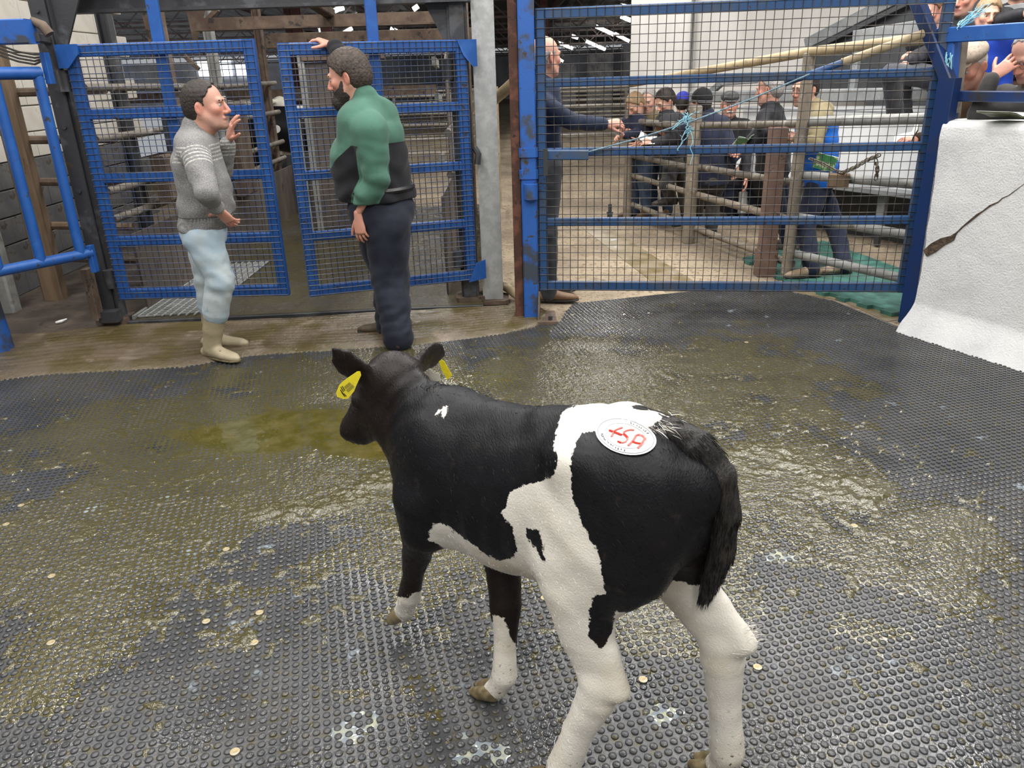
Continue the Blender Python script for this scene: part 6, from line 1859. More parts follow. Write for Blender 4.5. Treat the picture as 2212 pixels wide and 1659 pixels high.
        w2 = np.sin((Pw @ u) * 48 + 2.5 * np.sin((Pw @ l) * 14 + 1) + 1.5 * np.sin((Pw @ f) * 17)) * np.clip((pv[2] + 0.32 - Pw[:, 2]) / 0.2, 0.15, 1)
        return wr * (0.9 * w1 + 0.55 * w2 + 0.7 * vnoise(Pw, 22, 3))
    top_cut = None
    tme_ = T_.mesh('top', vox, disp=tdisp, cut=(lambda Pw: np.maximum((pv[2] - 0.075 - hem) - Pw[:, 2], 0.0 * Pw[:, 2] - 1)) , smooth=2)
    tn_, tm_ = top
    if top_mask is not None:
        Pv = coords(tme_)
        top_mask(tme_, Pv, j, f, l)
    to = link(tn_, tme_, tm_, root)
    if vest is not None:
        vn, vm, vz = vest
        V_ = SDF()
        V_.loft([(pv - u * (0.06 + vz), girth[0] * 1.03 + 0.018, girth[1] * 1.03 + 0.018), (pv + ax_ * 0.3 + f * belly * 0.5, girth[0] + 0.02 + belly * 0.25, girth[1] + 0.02 + belly * 0.45), (pv + ax_ * 0.66, chest[0] * 0.95 + 0.016, chest[1] + 0.018), (pv + ax_ * 0.88, chest[0] * 0.80, chest[1] * 0.88 + 0.012), (nk - u * 0.02, 0.115, 0.105)], l, 0.02, sq=2.3)
        V_.cone(j['lsh'] - u * 0.0, j['rsh'], sleeve[0] * 0.92 + 0.014, sleeve[0] * 0.92 + 0.014, 0.04)
        def vcut(Pw):
            r_ = (pv[2] - 0.08 - vz) - Pw[:, 2]
            r_ = np.maximum(r_, Pw[:, 2] - (nk[2] - 0.010 - 0.35 * np.maximum((Pw - nk) @ f, 0)))
            for k in 'lr':
                a, b_ = j[k + 'sh'] + (j[k + 'sh'] - shc) * 0.30, j[k + 'el']
                ab = b_ - a; t = np.clip(((Pw - a) @ ab) / (ab @ ab), 0, 0.55)
                r_ = np.maximum(r_, sleeve[0] * 1.06 - np.linalg.norm(Pw - a - t[:, None] * ab, axis=1))
            return r_
        mv = V_.mesh('vest', vox, disp=lambda Pw: 0.004 * np.sin((Pw @ u) * 60) + 0.003 * vnoise(Pw, 30, 2), cut=vcut, smooth=2)
        link(vn, mv, vm, root)
    if no_legs: return root, j
    # legs
    ln_, lmat = legs
    G = SDF()
    G.loft([(pv + u * 0.02, girth[0] * 0.90, girth[1] * 0.88), (pv - u * 0.06, girth[0] * 1.0, girth[1] * 1.02)], l, 0.02, sq=2.3)
    for k in 'lr':
        hp, kn, an = j[k + 'hip'], j[k + 'kn'], j[k + 'an']
        G.chain([hp - u * 0.03, hp * 0.5 + kn * 0.5, kn, kn * 0.5 + an * 0.5, (an + (kn - an) * 0.48) if boots else (an - u * 0.03)], [legr[0], (legr[0] + legr[1]) / 2, legr[1], (legr[1] + legr[2]) / 2, legr[2]], 0.03)
    def gdisp(Pw):
        w1 = np.zeros(len(Pw))
        for k in 'lr':
            for c_0, amp, r_0 in ((j[k + 'kn'], 1.0, 0.13), (j[k + 'an'] + u * 0.06, 1.2, 0.12), (j[k + 'hip'] - u * 0.05, 0.8, 0.14)):
                d_ = np.linalg.norm(Pw - c_0, axis=1)
                w1 += amp * np.exp(-(d_ / r_0) ** 2) * (0.5 * np.sin((Pw[:, 2] - c_0[2]) * 70 + ((Pw - c_0) @ f) * 45 + 2.6 * np.sin(((Pw - c_0) @ l) * 24 + 1)) + 0.7 * vnoise(Pw * np.array([1, 1, 1.7]), 34, 5))
        return wr * (1.0 * w1 + 0.7 * vnoise(Pw * np.array([1, 1, 0.6]), 30, 9))
    gme = G.mesh('legs', vox, disp=gdisp, smooth=2)
    lo_ = link(ln_, gme, lmat, root)
    # shoes or boots
    for k in 'lr':
        an = j[k + 'an']
        toe = J.get(k + 'toe') if J else None
        fd = nrm([*(np.array(toe)[:2] - an[:2]), 0]) if toe is not None else nrm(f + l * (0.18 if k == 'l' else -0.18))
        sl = np.cross(UP, fd)
        F_ = SDF()
        a0 = np.array([an[0], an[1], an[2] - 0.09])
        if boots:
            kn = j[k + 'kn']; sh = an + (kn - an) * boots[1]
            F_.chain([an - u * 0.02, an * 0.65 + sh * 0.35, sh], [0.054, 0.062, 0.070], 0.02)
        else:
            F_.cone(a0 + u * 0.05 - fd * 0.015, an + u * 0.0, 0.040, 0.042, 0.02)
        F_.loft([(a0 - fd * 0.055 + u * 0.038, 0.036, 0.036), (a0 + fd * 0.03 + u * 0.048, 0.040, 0.046), (a0 + fd * 0.11 + u * 0.036, 0.047, 0.034), (a0 + fd * 0.185 + u * 0.030, 0.040, 0.028), (a0 + fd * 0.215 + u * 0.026, 0.024, 0.020)], sl, 0.02)
        fm = F_.mesh('shoe', max(min(vox, 0.010), 0.0075), smooth=2)
        sh_o = link('boot' if boots else 'shoe', fm, (boots[0] if boots else shoes), root)
        So = SDF()
        So.loft([(a0 - fd * 0.062 + u * 0.008, 0.038, 0.011), (a0 + fd * 0.02 + u * 0.008, 0.040, 0.011), (a0 + fd * 0.11 + u * 0.009, 0.050, 0.011), (a0 + fd * 0.195 + u * 0.010, 0.044, 0.011), (a0 + fd * 0.228 + u * 0.013, 0.024, 0.010)], sl, 0.006)
        link('sole', So.mesh('sole', 0.0085 if vox > 0.009 else 0.0065, smooth=1), boots[2] if boots else BLACK_RUBBER, sh_o)
    return root, j
# ------------------------------------------------------------ the cast
HAIR_DARK = M('dark_brown_hair', (0.016, 0.011, 0.009), 0.6, col2=(0.036, 0.026, 0.02), scale=70, bump=0.003, bscale=160)
HAIR_BROWN = M('brown_hair', (0.030, 0.020, 0.014), 0.6, col2=(0.070, 0.048, 0.034), scale=60, bump=0.004, bscale=140)
HAIR_GREY = M('grey_hair', (0.33, 0.31, 0.30), 0.65, col2=(0.20, 0.18, 0.17), scale=70, bump=0.003, bscale=160)
HAIR_FAIR = M('fair_hair', (0.26, 0.17, 0.09), 0.6, col2=(0.36, 0.25, 0.14), scale=70, bump=0.003, bscale=160)
HAIR_WHITE = M('white_hair_cut', (0.62, 0.60, 0.57), 0.65, col2=(0.5, 0.48, 0.45), scale=70, bump=0.003, bscale=160)
BEARD = M('dark_beard', (0.016, 0.012, 0.010), 0.65, col2=(0.035, 0.026, 0.02), scale=90, bump=0.003, bscale=200)

# --- man in the grey sweater
YG = 4.70
SWEATER = bpy.data.materials.new('grey_marl_knit'); SWEATER.use_nodes = True
def build_sweater(m):
    nt = m.node_tree; N, L = nt.nodes, nt.links; b = N['Principled BSDF']
    b.inputs['Roughness'].default_value = 0.95; b.inputs['Sheen Weight'].default_value = 0.1; b.inputs['Specular IOR Level'].default_value = 0.15
    tc = N.new('ShaderNodeTexCoord')
    def noise(sc, det=3):
        n = N.new('ShaderNodeTexNoise'); n.inputs['Scale'].default_value = sc; n.inputs['Detail'].default_value = det; L.new(tc.outputs['Object'], n.inputs['Vector']); return n.outputs['Fac']
    def mr(v, a, c, lo=0, hi=1):
        r = N.new('ShaderNodeMapRange'); r.inputs['From Min'].default_value = a; r.inputs['From Max'].default_value = c; r.inputs['To Min'].default_value = lo; r.inputs['To Max'].default_value = hi; L.new(v, r.inputs['Value']); return r.outputs[0]
    def mix(f, a, c):
        x = N.new('ShaderNodeMix'); x.data_type = 'RGBA'; L.new(f, x.inputs['Factor'])
        for k, q in (('A', a), ('B', c)):
            if isinstance(q, tuple): x.inputs[k].default_value = (*q, 1)
            else: L.new(q, x.inputs[k])
        return x.outputs['Result']
    def ma(op, a, c):
        x = N.new('ShaderNodeMath'); x.operation = op
        for i, q in enumerate((a, c)):
            if isinstance(q, (int, float)): x.inputs[i].default_value = q
            else: L.new(q, x.inputs[i])
        return x.outputs[0]
    at_ = N.new('ShaderNodeAttribute'); at_.attribute_name = 'band'
    rb = N.new('ShaderNodeAttribute'); rb.attribute_name = 'rib'
    base = mix(mr(noise(160), 0.35, 0.65), (0.17, 0.17, 0.17), (0.29, 0.285, 0.28))
    st = mr(ma('SINE', ma('MULTIPLY', at_.outputs['Fac'], 300.0), 0), 0.1, 0.5)
    inb = ma('MULTIPLY', mr(at_.outputs['Fac'], 0.0, 0.004), mr(at_.outputs['Fac'], 0.105, 0.101))
    f = ma('MULTIPLY', st, inb)
    chk = mr(noise(75, 1), 0.45, 0.55, 0.4, 1.0)
    L.new(mix(ma('MULTIPLY', f, chk), base, (0.55, 0.54, 0.50)), b.inputs['Base Color'])
    bp = N.new('ShaderNodeBump'); bp.inputs['Distance'].default_value = 0.004
    hh = ma('ADD', noise(200, 2), ma('MULTIPLY', ma('SINE', rb.outputs['Fac'], 0), 0.6))
    L.new(hh, bp.inputs['Height']); L.new(bp.outputs[0], b.inputs['Normal'])
build_sweater(SWEATER)
def sweater_mask(me, P, j, f, l):
    # yoke band runs round chest and upper sleeves
    z = P[:, 2]; band = (j['rsh'][2] + 0.02) - z
    for k in 'lr':
        a, e, w = j[k + 'sh'], j[k + 'el'], j[k + 'wr']
        ab = e - a; t = ((P - a) @ ab) / (ab @ ab); d = np.linalg.norm(P - a - np.clip(t, 0, 1)[:, None] * ab, axis=1)
        onarm = (d < 0.085) & (t > 0.05)
        band = np.where(onarm, t * np.linalg.norm(ab) - 0.035, band)
    ff = (P - j['pelvis']) @ f
    band = np.where((ff < -0.02) & ((np.abs((P - j['pelvis']) @ l) < 0.15)), -0.05, band)
    attrib(me, 'band', band)
    hem = (z < j['pelvis'][2] + 0.045)
    attrib(me, 'rib', np.where(hem, ((P - j['pelvis']) @ l + (P - j['pelvis']) @ f * 0.7) * 420.0, 0.0))
JEANS_PALE = M('pale_washed_denim', (0.36, 0.46, 0.53), 0.85, col2=(0.50, 0.56, 0.57), scale=4.5, thr=(0.38, 0.62), col3=(0.22, 0.32, 0.42), scale3=7, thr3=(0.56, 0.72), bump=0.002, bscale=200)
WELLY = M('tan_wellington', (0.36, 0.30, 0.19), 0.5, col2=(0.42, 0.36, 0.24), scale=5, col3=(0.06, 0.045, 0.02), scale3=28, thr3=(0.66, 0.70), bump=0.0008)
WELLY_SOLE = M('muddy_sole', (0.16, 0.125, 0.06), 0.6, col2=(0.07, 0.05, 0.02), scale=20)
G = lambda px, py, dy=0.0: at(px, py, YG + dy)
gman, gj = person('person in grey patterned sweater, pale jeans and tan wellingtons, one hand raised', G(444, 228), (1, 0.10), fl(478, 772), hyaw=R(-4), hpitch=R(-2), hs=1.10,
    hair=HAIR_DARK, hair_len=0.009, hairline=0.022, skin=SKIN_RED, lip_open=0.004,
    J=dict(neck=G(424, 290), pelvis=G(436, 478), rsh=G(418, 322, -0.17), lsh=G(436, 320, 0.17), rel=G(446, 414, -0.34), rwr=G(466, 446, -0.22), lel=G(480, 368, 0.30), lwr=G(492, 312, 0.22),
           rhip=G(437, 505, -0.085), lhip=G(437, 505, 0.085), rkn=G(475, 605, -0.10), lkn=G(450, 600, 0.10), ran=np.array([*fl(462, 776)[:2], 0.10]), lan=np.array([*fl(466, 752)[:2], 0.10]),
           rtoe=fl(534, 790), ltoe=fl(526, 752)),
    top=('sweater', SWEATER), top_mask=sweater_mask, legs=('jeans', JEANS_PALE), boots=(WELLY, 0.72, WELLY_SOLE), girth=(0.165, 0.128), chest=(0.195, 0.138), belly=0.055, hem=-0.03, collar=0.035,
    sleeve=(0.080, 0.066, 0.046), legr=(0.108, 0.086, 0.068), vox=0.0072, hvox=0.0038, wr=0.008,
    hand_r=dict(d=(0.35, 0.45, -0.75), n=(0.2, 0.95, 0.4), side=(-0.8, 0.1, 0.3), curl=(0.25, 0.3, 0.35, 0.4), thumb=(1.0, 0.0, 0.1)),
    hand_l=dict(d=(0.35, -0.05, 0.9), n=(0.8, 0.5, -0.25), side=(0.75, -0.5, 0.1), curl=(0.28, 0.22, 0.22, 0.25), spread=0.18, thumb=(0.9, 0.45, 0.2)))

# --- bearded man in the green and black fleece
YB = 5.00
FLEECE = cloth_mask('green_black_fleece', ((0.010, 0.0095, 0.012), (0.015, 0.0145, 0.018)), ((0.070, 0.165, 0.120), (0.050, 0.122, 0.088)))
def fleece_mask(me, P, j, f, l):
    q = P - j['neck']; ff = q @ f; ll = q @ l
    z = P[:, 2] - j['neck'][2]
    yoke = z + 0.245 + 0.10 * np.clip(ff / 0.15, -0.4, 1)
    m = yoke
    for k in 'lr':
        a, e, w = j[k + 'sh'], j[k + 'el'], j[k + 'wr']
        for (s0, s1) in ((a, e), (e, w)):
            ab = s1 - s0; t = np.clip(((P - s0) @ ab) / (ab @ ab), 0, 1)
            d = np.linalg.norm(P - s0 - t[:, None] * ab, axis=1)
            m = np.maximum(m, 0.100 - d if s0 is a else 0.085 - d)
    # dark collar edge and cuff band
    m = np.where((z > -0.005) & (ff > 0.045), -0.02, m)
    for k in 'lr':
        e, w = j[k + 'el'], j[k + 'wr']; dd_ = nrm(w - e)
        m = np.where(((P - w) @ dd_ > -0.012) & (np.linalg.norm(P - w, axis=1) < 0.09), -0.02, m)
    attrib(me, 'mask', m)
NAVY_JEAN = cloth('dark_navy_denim', (0.012, 0.014, 0.024), (0.020, 0.024, 0.038), scale=5, rough=0.75)
BROWN_BOOT = M('muddy_brown_boot', (0.055, 0.038, 0.022), 0.7, col2=(0.09, 0.065, 0.035), scale=15, bump=0.002)
K = lambda px, py, dy=0.0: at(px, py, YB + dy)
bman, bj = person('person in green and black fleece and dark jeans, hand on the mesh gate', K(752, 165), (-0.80, 0.60), fl(850, 742), hyaw=R(30), hpitch=R(12), hs=1.16, skin=SKIN_RED,
    hair=HAIR_BROWN, hair_len=0.018, beard=BEARD, beard_len=0.016,
    J=dict(neck=K(790, 232, -0.02), pelvis=K(822, 425), lsh=K(800, 282, -0.20), rsh=K(800, 258, 0.20), lel=K(812, 385, -0.22), lwr=K(773, 462, -0.20), rel=K(752, 148, 0.36), rwr=at(722, 100, 5.42),
           lhip=K(835, 475, -0.09), rhip=K(808, 475, 0.08), lkn=K(842, 600, -0.08), rkn=K(845, 600, 0.09), lan=np.array([*fl(862, 752)[:2], 0.10]), ran=np.array([*fl(845, 722)[:2], 0.10]),
           ltoe=fl(858, 716), rtoe=fl(795, 722)),
    top=('fleece', FLEECE), top_mask=fleece_mask, legs=('jeans', NAVY_JEAN), shoes=BROWN_BOOT, girth=(0.222, 0.185), chest=(0.235, 0.165), belly=0.075, hem=-0.06, collar=0.055,
    sleeve=(0.102, 0.078, 0.053), legr=(0.148, 0.118, 0.096), vox=0.0072, hvox=0.0038, wr=0.010,
    hand_l=dict(d=(0.05, -0.05, -1.0), n=(0.4, 0.9, 0.0), side=(-0.9, 0.3, 0), curl=(0.32, 0.36, 0.4, 0.45), thumb=(0.55, 0.8, 0.1)),
    hand_r=dict(d=(-0.6, 0.15, 0.25), n=(-0.1, 0.1, -1.0), side=(-0.3, -0.9, -0.2), curl=(0.55, 0.55, 0.55, 0.55), thumb=(0.9, 0.35, 0.35)))
# leather belt
bb = MB()
pts = []
cB = bj['pelvis'] + UP * 0.055; fB = nrm([-0.8, 0.6, 0]); lB = np.array([-fB[1], fB[0], 0])
for t in np.linspace(0, 2 * math.pi, 40):
    pts.append(cB + lB * 0.232 * math.cos(t) + fB * (0.19 * math.sin(t) + 0.005))
bb.tube(pts, 0.018, 6, cap=False)
bb.build('belt', M('black_leather', (0.012, 0.012, 0.013), 0.4), bman, True)

# --- bald auction hand behind the blue post
YA = 5.78
NAVY = cloth('navy_softshell', (0.012, 0.020, 0.045), (0.018, 0.028, 0.06), scale=4, rough=0.7)
GREY_TROU = cloth('charcoal_trousers', (0.055, 0.058, 0.066), (0.08, 0.082, 0.09), scale=5)
TAN_SHOE = M('tan_leather_shoe', (0.20, 0.115, 0.055), 0.55, col2=(0.15, 0.08, 0.04), scale=12)
Q_ = lambda px, py, dy=0.0: at(px, py, YA + dy)
person('person in navy jacket reaching out an arm behind the blue gate post', Q_(1178, 122), (0.85, 0.50), fl(1192, 648), hyaw=R(5), hs=1.08, bald=True, hair=HAIR_GREY, hair_len=0.003, skin=SKIN_RED, glasses=True,
    J=dict(neck=Q_(1165, 182), pelvis=Q_(1170, 345), rsh=Q_(1165, 225, -0.19), lsh=Q_(1168, 222, 0.19), rel=Q_(1235, 262, -0.22), rwr=Q_(1302, 268, -0.12), lel=Q_(1150, 310, 0.2), lwr=Q_(1175, 360, 0.2),
           ran=np.array([*fl(1185, 650)[:2], 0.09]), lan=np.array([*fl(1180, 632)[:2], 0.09]), rkn=Q_(1182, 500, -0.08), lkn=Q_(1178, 500, 0.08), rtoe=fl(1240, 650), ltoe=fl(1235, 630)),
    top=('jacket', NAVY), legs=('trousers', GREY_TROU), shoes=TAN_SHOE, girth=(0.165, 0.125), chest=(0.20, 0.14), collar=0.05, hem=0.05, vox=0.009, hvox=0.0045, wr=0.006,
    hand_r=dict(d=(0.95, 0.0, 0.05), n=(0.15, 0.6, -0.8), side=(0, -0.8, -0.5), curl=(0.75, 0.75, 0.7, 0.6), thumb=(0.5, 0.8, 0.3)), hand_l=False)

# --- bidders leaning along the pipe fence
def W(px, py, Y): return at(px, py, Y)
NAVY2 = cloth('dark_navy_cotton', (0.016, 0.020, 0.042), (0.025, 0.030, 0.055), scale=4)
OLIVE = cloth('olive_wax_cotton', (0.135, 0.105, 0.055), (0.19, 0.15, 0.085), scale=4)
BLACKJ = cloth('black_nylon', (0.012, 0.012, 0.015), (0.022, 0.022, 0.026), scale=4, rough=0.55)
CHAR = cloth('charcoal_cloth', (0.028, 0.028, 0.033), (0.045, 0.045, 0.05), scale=4)
DENIM = cloth('blue_denim', (0.075, 0.115, 0.20), (0.12, 0.17, 0.26), scale=5)
DENIM_DK = cloth('dark_blue_denim', (0.03, 0.05, 0.095), (0.05, 0.075, 0.13), scale=5)
CAMO = cloth('worn_dark_workwear', (0.032, 0.030, 0.030), (0.085, 0.075, 0.062), scale=9)
DKSHOE = M('dark_shoe', (0.03, 0.025, 0.02), 0.6, col2=(0.08, 0.065, 0.05), scale=14)
BLUEG = cloth('bright_blue_fleece', (0.012, 0.115, 0.50), (0.02, 0.15, 0.58), scale=5)
KHAKI = cloth('khaki_jersey', (0.20, 0.165, 0.095), (0.25, 0.21, 0.125), scale=5)
NAVYTR = cloth('navy_trousers', (0.014, 0.018, 0.038), (0.022, 0.028, 0.05), scale=5)
LOW = dict(vox=0.0145, hvox=0.0076, wr=0.006)
def ground(px, py): return fl(px, py, -0.012)
person('person in navy jacket and light blue jeans leaning on the pipe fence', W(1372, 226, 9.15), (-0.75, -0.55), (1.62, 9.42, -0.012), hpitch=R(35), hs=1.02, hair=HAIR_FAIR, hair_len=0.014, top=('jacket', NAVY2), legs=('jeans', DENIM), shoes=TAN_SHOE, collar=0.04,
       J=dict(lel=W(1392, 285, 9.1), lwr=W(1350, 292, 8.95), rel=W(1365, 280, 9.45), rwr=W(1345, 285, 9.3)), hand_l=dict(d=(-0.7, -0.5, 0), n=(0.3, -0.4, -0.8), side=(-0.5, 0.6, 0), curl=(0.6, 0.6, 0.6, 0.6)), **LOW)
person('person in olive jacket and dark jeans leaning on the pipe fence', W(1402, 218, 9.35), (-0.62, -0.75), (1.88, 9.52, -0.012), hpitch=R(12), hyaw=R(8), hs=1.05, hair=HAIR_GREY, hair_len=0.008, hairline=0.02, top=('jacket', OLIVE), legs=('jeans', DENIM_DK), shoes=TAN_SHOE, collar=0.05, hem=0.06,
       J=dict(lel=W(1420, 290, 9.2), lwr=W(1385, 308, 9.0)), hand_r=False, **LOW)
person('person in charcoal jacket reading a booklet over the fence, foot on rail', W(1437, 219, 8.75), (-0.85, -0.35), (2.02, 8.95, -0.012), hpitch=R(28), hs=1.02, hair=HAIR_DARK, hair_len=0.016, top=('jacket', CHAR), legs=('trousers', CAMO), shoes=DKSHOE, collar=0.05,
       J=dict(lsh=W(1440, 262, 8.6), rsh=W(1462, 258, 8.95), lel=W(1458, 300, 8.45), lwr=W(1412, 308, 8.4), rel=W(1432, 296, 8.9), rwr=W(1404, 300, 8.6), rkn=W(1440, 400, 8.45), ran=W(1450, 424, 8.55), rtoe=W(1420, 430, 8.5)),
       hand_l=dict(d=(-0.9, 0, 0.1), n=(0.1, 0.5, -0.6), side=(-0.1, -0.5, 0.8), curl=(0.6, 0.6, 0.6, 0.6)), hand_r=dict(d=(-0.9, -0.2, 0.1), n=(0.1, -0.6, -0.4), side=(-0.1, -0.3, 0.9), curl=(0.6, 0.6, 0.6, 0.6)), **LOW)
CAPBLUE = cloth('royal_blue_cotton', (0.035, 0.045, 0.36), (0.05, 0.06, 0.42), scale=8)
r_, _ = person('person in royal blue baseball cap turned away beyond the fence', W(1475, 222, 9.9), (0.35, 0.93), (2.45, 9.95, -0.012), hs=1.0, hair=HAIR_DARK, top=('jacket', CHAR), legs=('trousers', CAMO), shoes=DKSHOE, hat=('ball', CAPBLUE), hand_l=False, hand_r=False, **LOW)
person('person in black beanie, padded navy jacket and worn dark trousers', W(1514, 222, 8.15), (-0.30, 0.95), (2.22, 8.12, -0.012), hyaw=R(20), hs=1.03, hair=HAIR_DARK, hair_len=0.004, hat=('beanie', cloth('black_knit', (0.010, 0.010, 0.011), (0.018, 0.018, 0.02)), M('grey_knit_stripe', (0.28, 0.28, 0.28), 0.9)),
       top=('jacket', NAVY2), legs=('trousers', CAMO), shoes=DKSHOE, collar=0.05, hem=0.05, chest=(0.21, 0.15), girth=(0.19, 0.145),
       J=dict(neck=W(1525, 258, 8.12), pelvis=W(1535, 372, 8.1), ran=np.array([*ground(1535, 512)[:2], 0.08]), lan=np.array([*ground(1505, 478)[:2], 0.08]), rel=W(1580, 330, 8.0), rwr=W(1592, 352, 8.05), lel=W(1490, 330, 8.3), lwr=W(1485, 345, 8.6)),
       hand_l=False, hand_r=dict(d=(0.1, 0.1, -1), n=(-0.9, 0, 0), side=(0, -1, 0), curl=(0.6, 0.6, 0.6, 0.6)), **LOW)
CAPGREY = cloth('dark_grey_tweed', (0.06, 0.06, 0.06), (0.10, 0.10, 0.10), scale=20)
person('person in dark flat cap and black jacket facing the ring', W(1576, 225, 8.75), (-0.15, -0.98), (2.72, 8.95, -0.012), hpitch=R(4), hs=1.06, hair=HAIR_WHITE, hair_len=0.006, hat=('flat', CAPGREY), moustache=HAIR_WHITE, skin=SKIN_RED, top=('jacket', BLACKJ), legs=('trousers', NAVYTR), shoes=DKSHOE, collar=0.045, hem=0.05,
       J=dict(pelvis=W(1585, 375, 8.9)), **LOW)
person('bareheaded person in black jacket with green booklet behind the brown post', W(1662, 192, 7.25), (-0.80, 0.45), (2.74, 7.35, -0.012), hpitch=R(10), hyaw=R(-8), hs=1.08, hair=HAIR_GREY, hair_len=0.008, hairline=0.03, skin=SKIN_RED, top=('jacket', BLACKJ), legs=('trousers', NAVYTR), shoes=DKSHOE, collar=0.04, hem=0.03, girth=(0.19, 0.15),
       J=dict(lel=W(1650, 290, 6.95), lwr=W(1622, 312, 7.0), rel=W(1640, 285, 7.45), rwr=W(1605, 318, 7.35), pelvis=W(1672, 345, 7.3)),
       hand_l=dict(d=(-0.9, 0.1, -0.1), n=(0, 0.3, -0.9), side=(-0.2, -0.8, 0.3), curl=(0.6, 0.6, 0.6, 0.6)), **LOW)
person('person in bright blue gilet over khaki hoodie leaning on the fence', W(1738, 192, 6.72), (-0.93, -0.25), (2.82, 6.50, 0.018), hpitch=R(6), hyaw=R(12), hs=1.05, hair=HAIR_DARK, hair_len=0.016, top=('hoodie', KHAKI), vest=('gilet', BLUEG, 0.04), legs=('trousers', NAVYTR), shoes=M('tan_work_boot', (0.24, 0.17, 0.10), 0.6, col2=(0.33, 0.26, 0.18), scale=14), collar=0.03, hood=True, hem=0.02,
       J=dict(neck=W(1758, 240, 6.70), pelvis=W(1770, 370, 6.62), lsh=W(1768, 262, 6.52), rsh=W(1762, 262, 6.88), lel=W(1762, 312, 6.38), lwr=W(1722, 300, 6.38), rel=W(1745, 312, 6.8), rwr=W(1715, 308, 6.55), lhip=W(1768, 395, 6.55), rhip=W(1765, 395, 6.72),
              lan=np.array([*fl(1752, 598, 0.018)[:2], 0.108]), ran=np.array([*fl(1820, 590, 0.018)[:2], 0.108]), ltoe=fl(1690, 602, 0.018), rtoe=fl(1782, 592, 0.018), lkn=W(1740, 490, 6.48), rkn=W(1805, 490, 6.60)),
       hand_l=dict(d=(-0.5, 0.6, 0.1), n=(0.4, 0.3, -0.6), side=(0, 0, 1), curl=(0.5, 0.5, 0.5, 0.5)), hand_r=dict(d=(-0.2, -0.9, 0), n=(0.4, 0.1, -0.6), side=(0, 0, 1), curl=(0.5, 0.5, 0.5, 0.5)), vox=0.0095, hvox=0.0055, wr=0.006)
# --- spectators beyond the white pier and on the stand
TWEED = M('checked_tweed', (0.36, 0.30, 0.24), 0.9, col2=(0.28, 0.23, 0.18), scale=40, col3=(0.16, 0.11, 0.08), scale3=70, thr3=(0.58, 0.66), bump=0.001)
BROWNJ = cloth('brown_canvas', (0.085, 0.050, 0.028), (0.11, 0.068, 0.038), scale=5)
VEST_OL = cloth('olive_moleskin', (0.13, 0.115, 0.035), (0.18, 0.16, 0.05), scale=5)
DKGREY = cloth('dark_grey_wool', (0.035, 0.033, 0.032), (0.055, 0.052, 0.05), scale=5)
MID = dict(vox=0.0105, hvox=0.0055, wr=0.005)
person('person in checked tweed flat cap and brown jacket behind the pier', W(2092, 142, 5.25), (-0.85, -0.40), (3.32, 5.25, 0.0), hpitch=R(24), hyaw=R(8), hs=1.13, hair=HAIR_WHITE, hair_len=0.004, hat=('flat', TWEED), skin=SKIN_RED, top=('jacket', BROWNJ), legs=('trousers', NAVYTR), shoes=DKSHOE, collar=0.05, girth=(0.20, 0.16), chest=(0.21, 0.15),
       J=dict(neck=W(2118, 202, 5.28), pelvis=np.array([3.30, 5.28, 0.80]), lel=W(2060, 300, 5.0), lwr=W(2010, 300, 5.15), rel=W(2090, 300, 5.5), rwr=W(1985, 300, 5.5)), hand_l=False, hand_r=dict(d=(-0.9, -0.2, 0), n=(0, 0.2, -0.9), side=(0, -1, 0.2), curl=(0.6, 0.6, 0.6, 0.6)), **MID)
person('person in olive waistcoat resting forehead on hand over the pier', onr(2226, 118, 0.42), (-0.90, -0.25), (3.55, 4.55, 0.0), hpitch=R(30), hyaw=R(5), hs=1.12, hair=HAIR_GREY, hair_len=0.006, hairline=0.03, skin=SKIN_RED, top=('jumper', DKGREY), vest=('waistcoat', VEST_OL, 0.02), legs=('trousers', NAVYTR), shoes=DKSHOE, collar=0.03, girth=(0.19, 0.15), chest=(0.21, 0.15),
       J=dict(neck=onr(2236, 190, 0.52), pelvis=np.array([3.50, 4.55, 0.80]), lsh=onr(2228, 222, 0.38), lel=onr(2112, 246, 0.16), lwr=onr(2142, 170, 0.20), rel=onr(2190, 240, 0.62), rwr=onr(2130, 236, 0.60)),
       hand_l=dict(d=(0.62, 0.0, 0.55), n=(0.4, 0.7, -0.4), side=(-0.5, 0.2, 0.8), curl=(0.22, 0.22, 0.25, 0.3), spread=0.16), hand_r=False, glasses=True, **MID)
ps = dict(vox=0.0145, hvox=0.0066, wr=0.005)
person('person in dark jacket seated on the stand with hand on knee', W(2008, 22, 6.95), (-0.80, -0.55), (W(2045, 160, 6.95)[0], 6.95, 1.17), hpitch=R(18), hyaw=R(5), hs=1.12, hair=M('ginger_hair', (0.22, 0.10, 0.045), 0.6, col2=(0.3, 0.16, 0.08), scale=60), hair_len=0.010, skin=SKIN_RED, top=('jacket', BLACKJ), legs=('trousers', GREY_TROU), shoes=DKSHOE, collar=0.03,
       J=dict(neck=W(2025, 78, 6.98), pelvis=W(2045, 160, 6.95), lhip=W(2040, 165, 6.85), rhip=W(2040, 165, 7.05), lkn=W(1925, 160, 6.50), rkn=W(1945, 158, 6.85), lan=W(1935, 240, 6.62), ran=W(1955, 240, 6.9), lel=W(1985, 120, 6.75), lwr=W(1962, 132, 6.58), rel=W(2005, 118, 7.05), rwr=W(1988, 118, 6.80)),
       hand_l=dict(d=(-0.75, -0.3, -0.45), n=(0.1, 0.1, -0.95), side=(0.1, 0.9, 0), curl=(0.25, 0.25, 0.25, 0.25)), hand_r=dict(d=(-0.9, -0.2, 0.1), n=(0.1, -0.1, -0.95), side=(0.1, -0.9, 0), curl=(0.5, 0.5, 0.5, 0.5)), **ps)
